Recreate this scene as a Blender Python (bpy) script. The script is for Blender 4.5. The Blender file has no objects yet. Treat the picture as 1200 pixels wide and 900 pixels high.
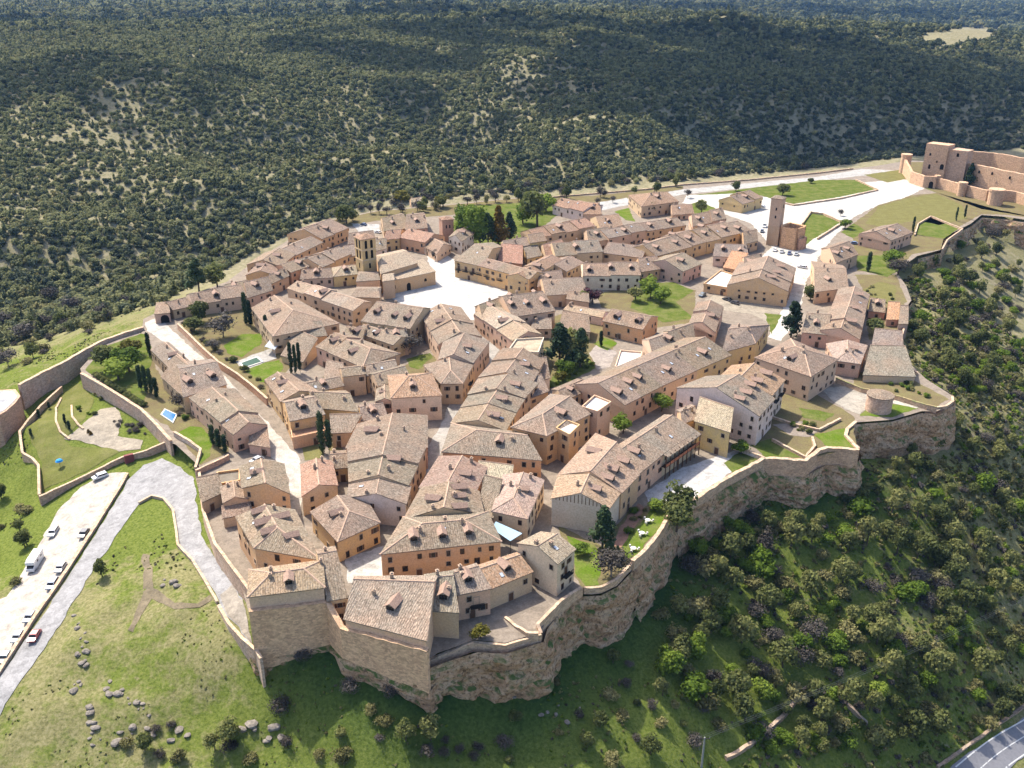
import bpy, bmesh, math, random
import numpy as np
from mathutils import Vector, Matrix
from mathutils.geometry import delaunay_2d_cdt

scene = bpy.context.scene
COL = scene.collection
R = math.radians
random.seed(7)

# ------------------------------------------------------------------ camera
CAMH, PITCH, FPX = 130.0, R(24.0), 1100.0
cam_data = bpy.data.cameras.new('camera')
cam_data.sensor_width = 36.0
cam_data.lens = 36.0 * FPX / 1200.0
cam_data.clip_start = 1.0
cam_data.clip_end = 30000.0
cam = bpy.data.objects.new('camera', cam_data)
cam.location = (0, 0, CAMH)
cam.rotation_euler = (R(90) - PITCH, 0, 0)
COL.objects.link(cam)
scene.camera = cam

# ------------------------------------------------------------------ sky, sun, exposure
SUN_EL, SUN_AZ = R(52.0), R(-41.0)          # azimuth from +Y (away from the camera), negative = to the left
sun_vec = Vector((math.sin(SUN_AZ) * math.cos(SUN_EL), math.cos(SUN_AZ) * math.cos(SUN_EL), math.sin(SUN_EL)))
world = bpy.data.worlds.new('World')
scene.world = world
world.use_nodes = True
wn = world.node_tree.nodes
sky = wn.new('ShaderNodeTexSky')
sky.sky_type = 'NISHITA'
sky.sun_disc = False
sky.sun_elevation = SUN_EL
sky.sun_rotation = SUN_AZ
sky.altitude = 1000
sky.air_density = 0.8
sky.dust_density = 6.0
sky.ozone_density = 1.0
bg = wn['Background']
bg.inputs['Strength'].default_value = 0.125
world.node_tree.links.new(sky.outputs['Color'], bg.inputs['Color'])
sun_data = bpy.data.lights.new('sun', 'SUN')
sun_data.energy = 2.8
sun_data.angle = R(0.53)
sun_data.color = (1.0, 0.925, 0.80)
sun = bpy.data.objects.new('sun', sun_data)
sun.rotation_euler = sun_vec.to_track_quat('Z', 'Y').to_euler()
sun.location = (-200, 500, 600)
COL.objects.link(sun)
scene.view_settings.view_transform = 'Standard'
scene.view_settings.look = 'None'
scene.view_settings.gamma = 1.0
scene.view_settings.use_curve_mapping = False
scene.view_settings.exposure = 1.74
scene.cycles.max_bounces = 6
scene.cycles.diffuse_bounces = 3
scene.cycles.volume_bounces = 0
scene.cycles.transparent_max_bounces = 6
scene.cycles.use_denoising = True

# ------------------------------------------------------------------ pixel (1200x900 photograph) to place
_cp, _sp = math.cos(PITCH), math.sin(PITCH)
def ray(px, py):
    u = (px - 600.0) / FPX
    v = (py - 450.0) / FPX
    return (u, _cp - v * _sp, -_sp - v * _cp)
def P(px, py, z=0.0):
    d = ray(px, py)
    t = (z - CAMH) / d[2]
    return Vector((d[0] * t, d[1] * t, z))

# ------------------------------------------------------------------ materials
MATS = {}
def new_mat(name):
    m = bpy.data.materials.new(name)
    m.use_nodes = True
    nt = m.node_tree
    b = nt.nodes['Principled BSDF']
    b.inputs['Specular IOR Level'].default_value = 0.15
    b.inputs['Roughness'].default_value = 0.9
    MATS[name] = m
    return m, nt, b
def node(nt, typ, **kw):
    n = nt.nodes.new(typ)
    for k, v in kw.items():
        if hasattr(n, k):
            setattr(n, k, v)
        else:
            n.inputs[k].default_value = v
    return n
def noise(nt, scale, detail=4, rough=0.6, vec=None):
    n = node(nt, 'ShaderNodeTexNoise')
    n.inputs['Scale'].default_value = scale
    n.inputs['Detail'].default_value = detail
    n.inputs['Roughness'].default_value = rough
    if vec is not None:
        nt.links.new(vec, n.inputs['Vector'])
    return n
def ramp(nt, fac, stops):
    r = node(nt, 'ShaderNodeValToRGB')
    el = r.color_ramp.elements
    while len(el) < len(stops):
        el.new(0.5)
    for e, (p, c) in zip(el, stops):
        e.position = p
        e.color = (c, c, c, 1) if isinstance(c, (int, float)) else (*c, 1)
    nt.links.new(fac, r.inputs['Fac'])
    return r
def mix(nt, fac, a, b, mode='MIX'):
    n = node(nt, 'ShaderNodeMix', data_type='RGBA', blend_type=mode)
    for sock, val in ((n.inputs[0], fac), (n.inputs[6], a), (n.inputs[7], b)):
        if isinstance(val, (int, float)):
            sock.default_value = val
        elif isinstance(val, tuple):
            sock.default_value = (*val, 1) if len(val) == 3 else val
        else:
            nt.links.new(val, sock)
    return n.outputs[2]
def math_n(nt, op, a, b=0.0):
    n = node(nt, 'ShaderNodeMath', operation=op)
    for s, val in ((n.inputs[0], a), (n.inputs[1], b)):
        if isinstance(val, (int, float)):
            s.default_value = val
        else:
            nt.links.new(val, s)
    return n.outputs[0]
def bump(nt, bsdf, height, strength=0.4, dist=0.1):
    bn = node(nt, 'ShaderNodeBump')
    bn.inputs['Strength'].default_value = strength
    bn.inputs['Distance'].default_value = dist
    nt.links.new(height, bn.inputs['Height'])
    nt.links.new(bn.outputs['Normal'], bsdf.inputs['Normal'])

def mat_plain(name, col, rough=0.8, var=0.15, scale=3.0, metal=0.0, spec=0.15):
    m, nt, b = new_mat(name)
    g = node(nt, 'ShaderNodeNewGeometry')
    n = noise(nt, scale, 3, 0.6, g.outputs['Position'])
    c = ramp(nt, n.outputs['Fac'], [(0.3, tuple(x * (1 - var) for x in col)), (0.7, tuple(min(1, x * (1 + var)) for x in col))])
    nt.links.new(c.outputs['Color'], b.inputs['Base Color'])
    b.inputs['Roughness'].default_value = rough
    b.inputs['Metallic'].default_value = metal
    b.inputs['Specular IOR Level'].default_value = spec
    return m

def mat_roof():
    m, nt, b = new_mat('roof_tiles')
    oi = node(nt, 'ShaderNodeObjectInfo')
    uv = node(nt, 'ShaderNodeUVMap')
    geo = node(nt, 'ShaderNodeNewGeometry')
    mp = node(nt, 'ShaderNodeMapping')
    mp.inputs['Scale'].default_value = (1.0, 0.3, 1.0)
    nt.links.new(uv.outputs['UV'], mp.inputs['Vector'])
    off = node(nt, 'ShaderNodeVectorMath', operation='ADD')
    nt.links.new(mp.outputs['Vector'], off.inputs[0])
    cmb = node(nt, 'ShaderNodeCombineXYZ')
    nt.links.new(math_n(nt, 'MULTIPLY', oi.outputs['Random'], 300.0), cmb.inputs[2])
    nt.links.new(cmb.outputs[0], off.inputs[1])
    streak = noise(nt, 3.6, 4, 0.7, off.outputs[0])
    spots = noise(nt, 1.7, 6, 0.75, geo.outputs['Position'])
    big = noise(nt, 0.12, 3, 0.55, geo.outputs['Position'])
    speck = node(nt, 'ShaderNodeTexVoronoi')
    speck.inputs['Scale'].default_value = 3.6
    mp2 = node(nt, 'ShaderNodeMapping')
    mp2.inputs['Scale'].default_value = (1.0, 0.7, 1.0)
    nt.links.new(uv.outputs['UV'], mp2.inputs['Vector'])
    nt.links.new(mp2.outputs['Vector'], speck.inputs['Vector'])
    base = oi.outputs['Color']
    c1 = mix(nt, ramp(nt, streak.outputs['Fac'], [(0.32, 0.0), (0.68, 1.0)]).outputs['Color'],
             mix(nt, 0.5, base, (0.115, 0.080, 0.060)), mix(nt, 0.3, base, (0.33, 0.255, 0.185)))
    c2 = mix(nt, ramp(nt, spots.outputs['Fac'], [(0.50, 0.0), (0.66, 0.75)]).outputs['Color'], c1, (0.25, 0.225, 0.18))
    c3 = mix(nt, ramp(nt, big.outputs['Fac'], [(0.42, 0.0), (0.72, 0.30)]).outputs['Color'], c2, (0.31, 0.18, 0.112))
    sp = node(nt, 'ShaderNodeSeparateColor')
    nt.links.new(speck.outputs['Color'], sp.inputs['Color'])
    v = ramp(nt, sp.outputs[0], [(0.0, 0.55), (0.5, 0.98), (1.0, 1.38)])
    c4 = mix(nt, 0.85, c3, v.outputs['Color'], 'MULTIPLY')
    nt.links.new(c4, b.inputs['Base Color'])
    wv = node(nt, 'ShaderNodeTexWave')
    wv.inputs['Scale'].default_value = 0.62
    wv.inputs['Distortion'].default_value = 0.6
    nt.links.new(uv.outputs['UV'], wv.inputs['Vector'])
    h = math_n(nt, 'ADD', wv.outputs['Fac'], math_n(nt, 'MULTIPLY', sp.outputs[1], 0.9))
    bump(nt, b, h, 0.75, 0.10)
    b.inputs['Roughness'].default_value = 0.95
    return m

def mat_wall():
    m, nt, b = new_mat('wall_masonry')
    oi = node(nt, 'ShaderNodeObjectInfo')
    geo = node(nt, 'ShaderNodeNewGeometry')
    n1 = noise(nt, 0.5, 5, 0.65, geo.outputs['Position'])
    n2 = noise(nt, 2.6, 4, 0.7, geo.outputs['Position'])
    c1 = mix(nt, ramp(nt, n1.outputs['Fac'], [(0.35, 0.0), (0.68, 1.0)]).outputs['Color'],
             oi.outputs['Color'], mix(nt, 0.5, oi.outputs['Color'], (0.46, 0.34, 0.24)))
    v = ramp(nt, n2.outputs['Fac'], [(0.25, 0.68), (0.5, 0.98), (0.75, 1.2)])
    c2 = mix(nt, 0.9, c1, v.outputs['Color'], 'MULTIPLY')
    nt.links.new(c2, b.inputs['Base Color'])
    bump(nt, b, n2.outputs['Fac'], 0.5, 0.06)
    return m

def mat_stonewall():
    m, nt, b = new_mat('rough_stone')
    oi = node(nt, 'ShaderNodeObjectInfo')
    geo = node(nt, 'ShaderNodeNewGeometry')
    mp = node(nt, 'ShaderNodeMapping')
    mp.inputs['Scale'].default_value = (1.0, 1.0, 1.7)
    nt.links.new(geo.outputs['Position'], mp.inputs['Vector'])
    vo = node(nt, 'ShaderNodeTexVoronoi')
    vo.inputs['Scale'].default_value = 1.6
    nt.links.new(mp.outputs['Vector'], vo.inputs['Vector'])
    sp = node(nt, 'ShaderNodeSeparateColor')
    nt.links.new(vo.outputs['Color'], sp.inputs['Color'])
    n1 = noise(nt, 0.35, 5, 0.65, geo.outputs['Position'])
    n2 = noise(nt, 3.0, 4, 0.7, geo.outputs['Position'])
    c1 = mix(nt, ramp(nt, n1.outputs['Fac'], [(0.35, 0.0), (0.65, 0.9)]).outputs['Color'],
             oi.outputs['Color'], mix(nt, 0.6, oi.outputs['Color'], (0.50, 0.30, 0.19)))
    v = ramp(nt, sp.outputs[0], [(0.0, 0.66), (0.5, 0.97), (1.0, 1.25)])
    c2 = mix(nt, 0.8, c1, v.outputs['Color'], 'MULTIPLY')
    v2 = ramp(nt, n2.outputs['Fac'], [(0.25, 0.65), (0.6, 1.05)])
    c3 = mix(nt, 0.7, c2, v2.outputs['Color'], 'MULTIPLY')
    nt.links.new(c3, b.inputs['Base Color'])
    bump(nt, b, math_n(nt, 'ADD', n2.outputs['Fac'], sp.outputs[1]), 0.6, 0.15)
    return m

def mat_rock():
    m, nt, b = new_mat('cliff_rock')
    geo = node(nt, 'ShaderNodeNewGeometry')
    mp = node(nt, 'ShaderNodeMapping')
    mp.inputs['Scale'].default_value = (0.5, 0.5, 1.5)
    nt.links.new(geo.outputs['Position'], mp.inputs['Vector'])
    n1 = noise(nt, 0.35, 6, 0.7, mp.outputs['Vector'])
    n2 = noise(nt, 1.3, 6, 0.72, geo.outputs['Position'])
    c = ramp(nt, n1.outputs['Fac'], [(0.28, (0.16, 0.095, 0.055)), (0.45, (0.43, 0.26, 0.145)), (0.58, (0.52, 0.36, 0.235)), (0.75, (0.36, 0.27, 0.19))])
    v = ramp(nt, n2.outputs['Fac'], [(0.38, 0.18), (0.48, 0.85), (0.7, 1.2)])
    c2 = mix(nt, 0.85, c.outputs['Color'], v.outputs['Color'], 'MULTIPLY')
    sx = node(nt, 'ShaderNodeSeparateXYZ')
    nt.links.new(geo.outputs['Normal'], sx.inputs[0])
    gn = noise(nt, 0.4, 3, 0.6, geo.outputs['Position'])
    gm = math_n(nt, 'MULTIPLY', ramp(nt, sx.outputs[2], [(0.35, 0.0), (0.6, 1.0)]).outputs['Color'],
                ramp(nt, gn.outputs['Fac'], [(0.4, 0.0), (0.55, 1.0)]).outputs['Color'])
    c3 = mix(nt, gm, c2, (0.075, 0.11, 0.03))
    nt.links.new(c3, b.inputs['Base Color'])
    bump(nt, b, math_n(nt, 'ADD', n1.outputs['Fac'], n2.outputs['Fac']), 1.0, 0.6)
    return m

def mat_ground():
    m, nt, b = new_mat('ground_terrain')
    geo = node(nt, 'ShaderNodeNewGeometry')
    pos = geo.outputs['Position']
    at = node(nt, 'ShaderNodeAttribute', attribute_name='cover')
    sc = node(nt, 'ShaderNodeSeparateColor')
    nt.links.new(at.outputs['Color'], sc.inputs['Color'])
    nA = noise(nt, 0.055, 6, 0.66, pos)
    nB = noise(nt, 0.30, 6, 0.70, pos)
    nC = noise(nt, 1.4, 5, 0.72, pos)
    green = ramp(nt, nC.outputs['Fac'], [(0.28, (0.037, 0.053, 0.011)), (0.5, (0.093, 0.118, 0.024)), (0.72, (0.155, 0.164, 0.050))])
    olive = ramp(nt, nC.outputs['Fac'], [(0.28, (0.068, 0.068, 0.028)), (0.5, (0.155, 0.146, 0.065)), (0.72, (0.236, 0.211, 0.118))])
    earth = ramp(nt, nC.outputs['Fac'], [(0.28, (0.124, 0.093, 0.062)), (0.5, (0.223, 0.174, 0.124)), (0.72, (0.285, 0.236, 0.180))])
    f1 = math_n(nt, 'ADD', math_n(nt, 'MULTIPLY', nA.outputs['Fac'], 0.55), math_n(nt, 'MULTIPLY', nB.outputs['Fac'], 0.6))
    f1 = math_n(nt, 'ADD', f1, math_n(nt, 'MULTIPLY', sc.outputs[0], 0.34))     # red: how lush
    fgreen = ramp(nt, f1, [(0.68, 0.0), (0.80, 1.0)])
    c = mix(nt, fgreen.outputs['Color'], olive.outputs['Color'], green.outputs['Color'])
    f2 = math_n(nt, 'ADD', math_n(nt, 'MULTIPLY', nB.outputs['Fac'], 0.8), math_n(nt, 'MULTIPLY', sc.outputs[1], 0.5))   # green: how bare
    c = mix(nt, ramp(nt, f2, [(0.58, 0.0), (0.70, 1.0)]).outputs['Color'], c, earth.outputs['Color'])
    sx = node(nt, 'ShaderNodeSeparateXYZ')
    nt.links.new(geo.outputs['Normal'], sx.inputs[0])
    rockc = ramp(nt, nB.outputs['Fac'], [(0.3, (0.099, 0.074, 0.056)), (0.5, (0.248, 0.192, 0.149)), (0.7, (0.310, 0.260, 0.211))])
    st = math_n(nt, 'ADD', sx.outputs[2], math_n(nt, 'MULTIPLY', nB.outputs['Fac'], 0.25))
    c = mix(nt, ramp(nt, st, [(0.60, 1.0), (0.72, 0.0)]).outputs['Color'], c, rockc.outputs['Color'])
    foot_shade = ramp(nt, nC.outputs['Fac'], [(0.3, (0.012, 0.026, 0.008)), (0.55, (0.028, 0.055, 0.014)), (0.75, (0.05, 0.085, 0.022))])  # dark green that paints the wall-foot shade into the grass
    c = mix(nt, math_n(nt, 'MULTIPLY', at.outputs['Alpha'], ramp(nt, nA.outputs['Fac'], [(0.25, 0.55), (0.5, 1.0)]).outputs['Color']), c, foot_shade.outputs['Color'])
    far = mix(nt, ramp(nt, nB.outputs['Fac'], [(0.35, 0.0), (0.65, 1.0)]).outputs['Color'], (0.13, 0.125, 0.065), (0.24, 0.21, 0.14))
    c = mix(nt, sc.outputs[2], c, far)                                         # blue: wood floor
    nt.links.new(c, b.inputs['Base Color'])
    bump(nt, b, math_n(nt, 'ADD', nC.outputs['Fac'], nB.outputs['Fac']), 0.45, 0.4)
    b.inputs['Roughness'].default_value = 1.0
    b.inputs['Specular IOR Level'].default_value = 0.0
    return m

def mat_leaf(name, dark, mid, light, trans=0.15):
    m, nt, b = new_mat(name)
    geo = node(nt, 'ShaderNodeNewGeometry')
    oi = node(nt, 'ShaderNodeObjectInfo')
    n = noise(nt, 0.9, 3, 0.6, geo.outputs['Position'])
    f = math_n(nt, 'ADD', math_n(nt, 'MULTIPLY', n.outputs['Fac'], 0.75), math_n(nt, 'MULTIPLY', oi.outputs['Random'], 0.35))
    c = ramp(nt, f, [(0.28, dark), (0.55, mid), (0.85, light)])
    nt.links.new(c.outputs['Color'], b.inputs['Base Color'])
    b.inputs['Roughness'].default_value = 0.8
    b.inputs['Specular IOR Level'].default_value = 0.12
    if trans:
        tr = node(nt, 'ShaderNodeBsdfTranslucent')
        nt.links.new(c.outputs['Color'], tr.inputs['Color'])
        ms = node(nt, 'ShaderNodeMixShader')
        ms.inputs[0].default_value = trans
        nt.links.new(b.outputs[0], ms.inputs[1])
        nt.links.new(tr.outputs[0], ms.inputs[2])
        nt.links.new(ms.outputs[0], nt.nodes['Material Output'].inputs['Surface'])
    return m

def mat_tinted(name, rough=0.5, spec=0.4, coat=0.0):
    m, nt, b = new_mat(name)
    oi = node(nt, 'ShaderNodeObjectInfo')
    nt.links.new(oi.outputs['Color'], b.inputs['Base Color'])
    b.inputs['Roughness'].default_value = rough
    b.inputs['Specular IOR Level'].default_value = spec
    b.inputs['Coat Weight'].default_value = coat
    return m

def mat_paving():
    m, nt, b = new_mat('pale_paving')
    geo = node(nt, 'ShaderNodeNewGeometry')
    oi = node(nt, 'ShaderNodeObjectInfo')
    n1 = noise(nt, 0.25, 6, 0.7, geo.outputs['Position'])
    n2 = noise(nt, 2.2, 5, 0.7, geo.outputs['Position'])
    v1 = ramp(nt, n1.outputs['Fac'], [(0.28, 0.62), (0.45, 0.92), (0.7, 1.12)])
    v2 = ramp(nt, n2.outputs['Fac'], [(0.3, 0.74), (0.6, 1.08)])
    vo = node(nt, 'ShaderNodeTexVoronoi')
    vo.inputs['Scale'].default_value = 0.9
    nt.links.new(geo.outputs['Position'], vo.inputs['Vector'])
    sp = node(nt, 'ShaderNodeSeparateColor')
    nt.links.new(vo.outputs['Color'], sp.inputs['Color'])
    v3 = ramp(nt, sp.outputs[0], [(0.0, 0.84), (1.0, 1.1)])
    c = mix(nt, 1.0, oi.outputs['Color'], v1.outputs['Color'], 'MULTIPLY')
    c = mix(nt, 1.0, c, v2.outputs['Color'], 'MULTIPLY')
    c = mix(nt, 1.0, c, v3.outputs['Color'], 'MULTIPLY')
    nt.links.new(c, b.inputs['Base Color'])
    bump(nt, b, n2.outputs['Fac'], 0.3, 0.05)
    return m

def mat_lawn():
    m, nt, b = new_mat('lawn_grass')
    geo = node(nt, 'ShaderNodeNewGeometry')
    oi = node(nt, 'ShaderNodeObjectInfo')
    n1 = noise(nt, 0.22, 5, 0.65, geo.outputs['Position'])
    n2 = noise(nt, 2.4, 4, 0.7, geo.outputs['Position'])
    c = mix(nt, ramp(nt, n1.outputs['Fac'], [(0.42, 0.0), (0.7, 0.7)]).outputs['Color'], oi.outputs['Color'], (0.156, 0.147, 0.060))
    v = ramp(nt, n2.outputs['Fac'], [(0.3, 0.72), (0.6, 1.1)])
    c = mix(nt, 1.0, c, v.outputs['Color'], 'MULTIPLY')
    nt.links.new(c, b.inputs['Base Color'])
    bump(nt, b, n2.outputs['Fac'], 0.5, 0.12)
    b.inputs['Specular IOR Level'].default_value = 0.0
    return m

mat_roof(); mat_wall(); mat_stonewall(); mat_rock(); mat_ground(); mat_paving(); mat_lawn()
mat_tinted('car_paint', 0.28, 0.5, 0.6); mat_tinted('matt_tint', 0.8, 0.2)
mat_plain('ridge_mortar', (0.336, 0.234, 0.168), var=0.22, scale=2.0)
mat_plain('dormer_tiles', (0.240, 0.162, 0.123), var=0.3, scale=3.0)
mat_plain('pane_glass', (0.013, 0.012, 0.012), rough=0.25, var=0.3, spec=0.4)
mat_plain('dark_opening', (0.012, 0.010, 0.008), rough=0.9, var=0.2)
mat_plain('frame_stone', (0.288, 0.222, 0.162), var=0.12)
mat_plain('frame_wood', (0.084, 0.045, 0.027), var=0.2)
mat_plain('door_wood', (0.096, 0.051, 0.030), var=0.25)
mat_plain('bark', (0.072, 0.054, 0.042), var=0.3, scale=6)
mat_plain('twigs', (0.162, 0.135, 0.120), var=0.25, scale=5)
mat_plain('iron', (0.021, 0.019, 0.018), var=0.1)
mat_plain('white_plaster', (0.480, 0.462, 0.426), var=0.06)
mat_plain('skylight_glass', (0.330, 0.360, 0.396), rough=0.15, var=0.1, spec=0.5)
mat_plain('white_line', (0.450, 0.450, 0.438), var=0.1)
mat_plain('pale_asphalt', (0.150, 0.150, 0.162), var=0.1, scale=1.2)
mat_plain('tyre_rubber', (0.012, 0.012, 0.012), var=0.1)
mat_plain('rim_metal', (0.270, 0.270, 0.276), rough=0.4, var=0.1)
mat_plain('pole_concrete', (0.252, 0.246, 0.234), var=0.12)
mat_plain('wire', (0.180, 0.180, 0.180), var=0.1)
mat_plain('pool_water', (0.012, 0.102, 0.252), rough=0.08, var=0.25, scale=0.8, spec=0.5)
mat_plain('pond_water', (0.060, 0.102, 0.078), rough=0.08, var=0.2, spec=0.5)
mat_plain('boulder_stone', (0.150, 0.132, 0.112), var=0.35, scale=1.5)
mat_plain('cloud_white', (0.510, 0.516, 0.528), var=0.03, scale=0.01)
mat_leaf('leaf_wood_shade', (0.020, 0.032, 0.020), (0.058, 0.074, 0.042), (0.120, 0.130, 0.072), 0.2)
mat_leaf('leaf_oak', (0.038, 0.050, 0.016), (0.115, 0.132, 0.042), (0.24, 0.235, 0.085), 0.42)
mat_leaf('leaf_wood', (0.065, 0.080, 0.034), (0.185, 0.195, 0.085), (0.33, 0.32, 0.16), 0.42)
mat_leaf('leaf_scrub', (0.065, 0.065, 0.024), (0.155, 0.145, 0.056), (0.26, 0.235, 0.105), 0.28)
mat_leaf('leaf_grey', (0.0306, 0.0265, 0.0224), (0.0612, 0.0530, 0.0449), (0.1020, 0.0898, 0.0775), 0.05)
mat_leaf('leaf_bright', (0.045, 0.080, 0.010), (0.11, 0.165, 0.018), (0.20, 0.25, 0.04), 0.4)
mat_leaf('leaf_yellow', (0.0409, 0.0409, 0.0043), (0.0930, 0.0856, 0.0112), (0.1414, 0.1228, 0.0223), 0.25)
mat_leaf('leaf_cypress', (0.010, 0.020, 0.009), (0.026, 0.046, 0.018), (0.060, 0.085, 0.032), 0.1)
mat_leaf('leaf_plum', (0.0245, 0.0082, 0.0122), (0.0653, 0.0245, 0.0326), (0.1142, 0.0490, 0.0612), 0.1)
mat_leaf('leaf_gold', (0.0576, 0.0324, 0.0030), (0.1224, 0.0720, 0.0072), (0.1656, 0.1080, 0.0144), 0.2)

# ------------------------------------------------------------------ object helpers
LABELS = {}
def tag(o, label=None, cat=None, group=None, kind=None):
    if label:
        o['label'] = label
        LABELS.setdefault(label, []).append(o.name)
    if cat: o['category'] = cat
    if group: o['group'] = group
    if kind: o['kind'] = kind
    return o
def empty(name, loc=(0, 0, 0), rz=0.0):
    o = bpy.data.objects.new(name, None)
    o.location = loc
    o.rotation_euler = (0, 0, rz)
    o.empty_display_size = 0.5
    COL.objects.link(o)
    return o
def mesh_obj(name, verts, faces, mats, parent=None, fmat=None, color=None, smooth=False, loc=None):
    me = bpy.data.meshes.new(name)
    me.from_pydata([tuple(v) for v in verts], [], faces)
    if isinstance(mats, str):
        mats = [mats]
    for m in mats:
        me.materials.append(MATS[m])
    if fmat is not None:
        me.polygons.foreach_set('material_index', fmat)
    if smooth:
        me.polygons.foreach_set('use_smooth', [True] * len(me.polygons))
    me.update()
    o = bpy.data.objects.new(name, me)
    if color is not None:
        o.color = (*color, 1)
    COL.objects.link(o)
    if parent is not None:
        o.parent = parent
    if loc is not None:
        o.location = loc
    return o
def inst(name, me, parent=None, matrix=None, color=None):
    o = bpy.data.objects.new(name, me)
    COL.objects.link(o)
    if parent is not None:
        o.parent = parent
    if matrix is not None:
        o.matrix_local = matrix
    if color is not None:
        o.color = (*color, 1)
    return o
class MB:
    """collects simple solids into one mesh"""
    def __init__(s):
        s.v, s.f, s.m = [], [], []
    def poly(s, pts, mi=0):
        b = len(s.v); s.v += [tuple(p) for p in pts]
        s.f.append(list(range(b, b + len(pts)))); s.m.append(mi)
    def box(s, x0, x1, y0, y1, z0, z1, mi=0):
        b = len(s.v)
        s.v += [(x, y, z) for z in (z0, z1) for x, y in ((x0, y0), (x1, y0), (x1, y1), (x0, y1))]
        for q in ((0, 3, 2, 1), (4, 5, 6, 7), (0, 1, 5, 4), (1, 2, 6, 5), (2, 3, 7, 6), (3, 0, 4, 7)):
            s.f.append([b + i for i in q]); s.m.append(mi)
    def prism(s, pts, z0, z1, mi=0, cap=True):
        """pts: ccw list of xy; z0,z1 scalars or per-point lists"""
        n = len(pts); b = len(s.v)
        zz0 = z0 if isinstance(z0, (list, tuple)) else [z0] * n
        zz1 = z1 if isinstance(z1, (list, tuple)) else [z1] * n
        s.v += [(p[0], p[1], z) for p, z in zip(pts, zz0)] + [(p[0], p[1], z) for p, z in zip(pts, zz1)]
        for i in range(n):
            j = (i + 1) % n
            s.f.append([b + i, b + j, b + n + j, b + n + i]); s.m.append(mi)
        if cap:
            s.f.append([b + n + i for i in range(n)]); s.m.append(mi)
    def tube(s, a, c, r0, r1=None, n=6, mi=0):
        a, c = Vector(a), Vector(c)
        r1 = r0 if r1 is None else r1
        d = (c - a)
        if d.length < 1e-6: return
        q = d.to_track_quat('Z', 'Y')
        b = len(s.v)
        for p, r in ((a, r0), (c, r1)):
            for k in range(n):
                t = 2 * math.pi * k / n
                s.v.append(tuple(p + q @ Vector((r * math.cos(t), r * math.sin(t), 0))))
        for k in range(n):
            l = (k + 1) % n
            s.f.append([b + k, b + l, b + n + l, b + n + k]); s.m.append(mi)
        s.f.append([b + n + k for k in range(n)]); s.m.append(mi)
    def build(s, name, mats, parent=None, color=None, smooth=False, loc=None):
        return mesh_obj(name, s.v, s.f, mats, parent, s.m, color, smooth, loc)
    def mesh(s, name, mats, smooth=False):
        me = bpy.data.meshes.new(name)
        me.from_pydata(s.v, [], s.f)
        for m in ([mats] if isinstance(mats, str) else mats):
            me.materials.append(MATS[m])
        me.polygons.foreach_set('material_index', s.m)
        if smooth:
            me.polygons.foreach_set('use_smooth', [True] * len(me.polygons))
        me.update()
        return me
def in_poly(x, y, poly):
    c = False; n = len(poly); j = n - 1
    for i in range(n):
        xi, yi = poly[i][0], poly[i][1]; xj, yj = poly[j][0], poly[j][1]
        if (yi > y) != (yj > y) and x < (xj - xi) * (y - yi) / (yj - yi) + xi:
            c = not c
        j = i
    return c
def in_poly_np(X, Y, poly):
    c = np.zeros(X.shape, bool); n = len(poly); j = n - 1
    for i in range(n):
        xi, yi = poly[i][0], poly[i][1]; xj, yj = poly[j][0], poly[j][1]
        cond = ((yi > Y) != (yj > Y)) & (X < (xj - xi) * (Y - yi) / (yj - yi + 1e-12) + xi)
        c ^= cond; j = i
    return c
def dist_poly_np(X, Y, poly, closed=True):
    d = np.full(X.shape, 1e9); n = len(poly)
    for i in range(n if closed else n - 1):
        ax, ay = poly[i][0], poly[i][1]; bx, by = poly[(i + 1) % n][0], poly[(i + 1) % n][1]
        vx, vy = bx - ax, by - ay
        t = np.clip(((X - ax) * vx + (Y - ay) * vy) / (vx * vx + vy * vy + 1e-9), 0, 1)
        d = np.minimum(d, np.hypot(X - ax - t * vx, Y - ay - t * vy))
    return d

# ------------------------------------------------------------------ terrain
# edge of the town's rock plateau (picture position, height of the thing seen there)
TOWN = [P(*p) for p in [
    (238, 600, 0), (250, 635, 0), (268, 662, 0), (284, 690, 0), (292, 704, 7), (379, 694, 7), (405, 718, 7), (499, 742, 7), (513, 770, -1), (536, 762, -1),
    (554, 755, -1), (572, 756, -1), (592, 758, -1), (618, 750, -1), (635, 744, -1), (640, 724, 0), (658, 704, 0), (682, 690, 0), (702, 690, 0),
    (722, 680, 0), (741, 661, 0), (757, 646, 0), (771, 628, 0), (788, 599, 0), (818, 584, 0), (850, 563, 0), (882, 546, 0), (895, 539, 0), (944, 541, 0), (969, 527, 0),
    (1005, 528, 0), (1008, 524, 0), (992, 511, 0), (994, 503, 0), (1004, 495, 0), (1046, 492, 0), (1080, 482, 0), (1098, 482, 0), (1117, 473, 0), (1118, 465, 0),
    (1085, 444, 0), (1064, 424, 0), (1057, 402, 0), (1054, 372, 0), (1068, 352, 0), (1062, 335, 0), (1050, 318, 0), (1075, 300, 0), (1102, 293, 0), (1106, 278, 0), (1138, 262, 0), (1150, 252, 0),
    (1178, 254, 0), (1230, 262, 0), (1330, 262, 0), (1345, 215, 0), (1120, 190, 0), (1065, 188, 0), (1030, 194, 0), (960, 203, 0),
    (800, 217, 0), (700, 228, 0), (600, 232, 0), (520, 240, 0), (440, 247, 0), (385, 258, 0), (340, 280, 0), (300, 305, 0), (266, 330, 0), (222, 346, 0),
    (192, 362, 0), (168, 374, 0), (166, 390, 0), (120, 404, 0), (94, 432, 0), (97, 441, 0), (120, 455, 0), (166, 483, 0), (200, 519, 0), (206, 521, 0), (233, 546, 0)]]
TP = [(v.x, v.y) for v in TOWN]
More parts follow.
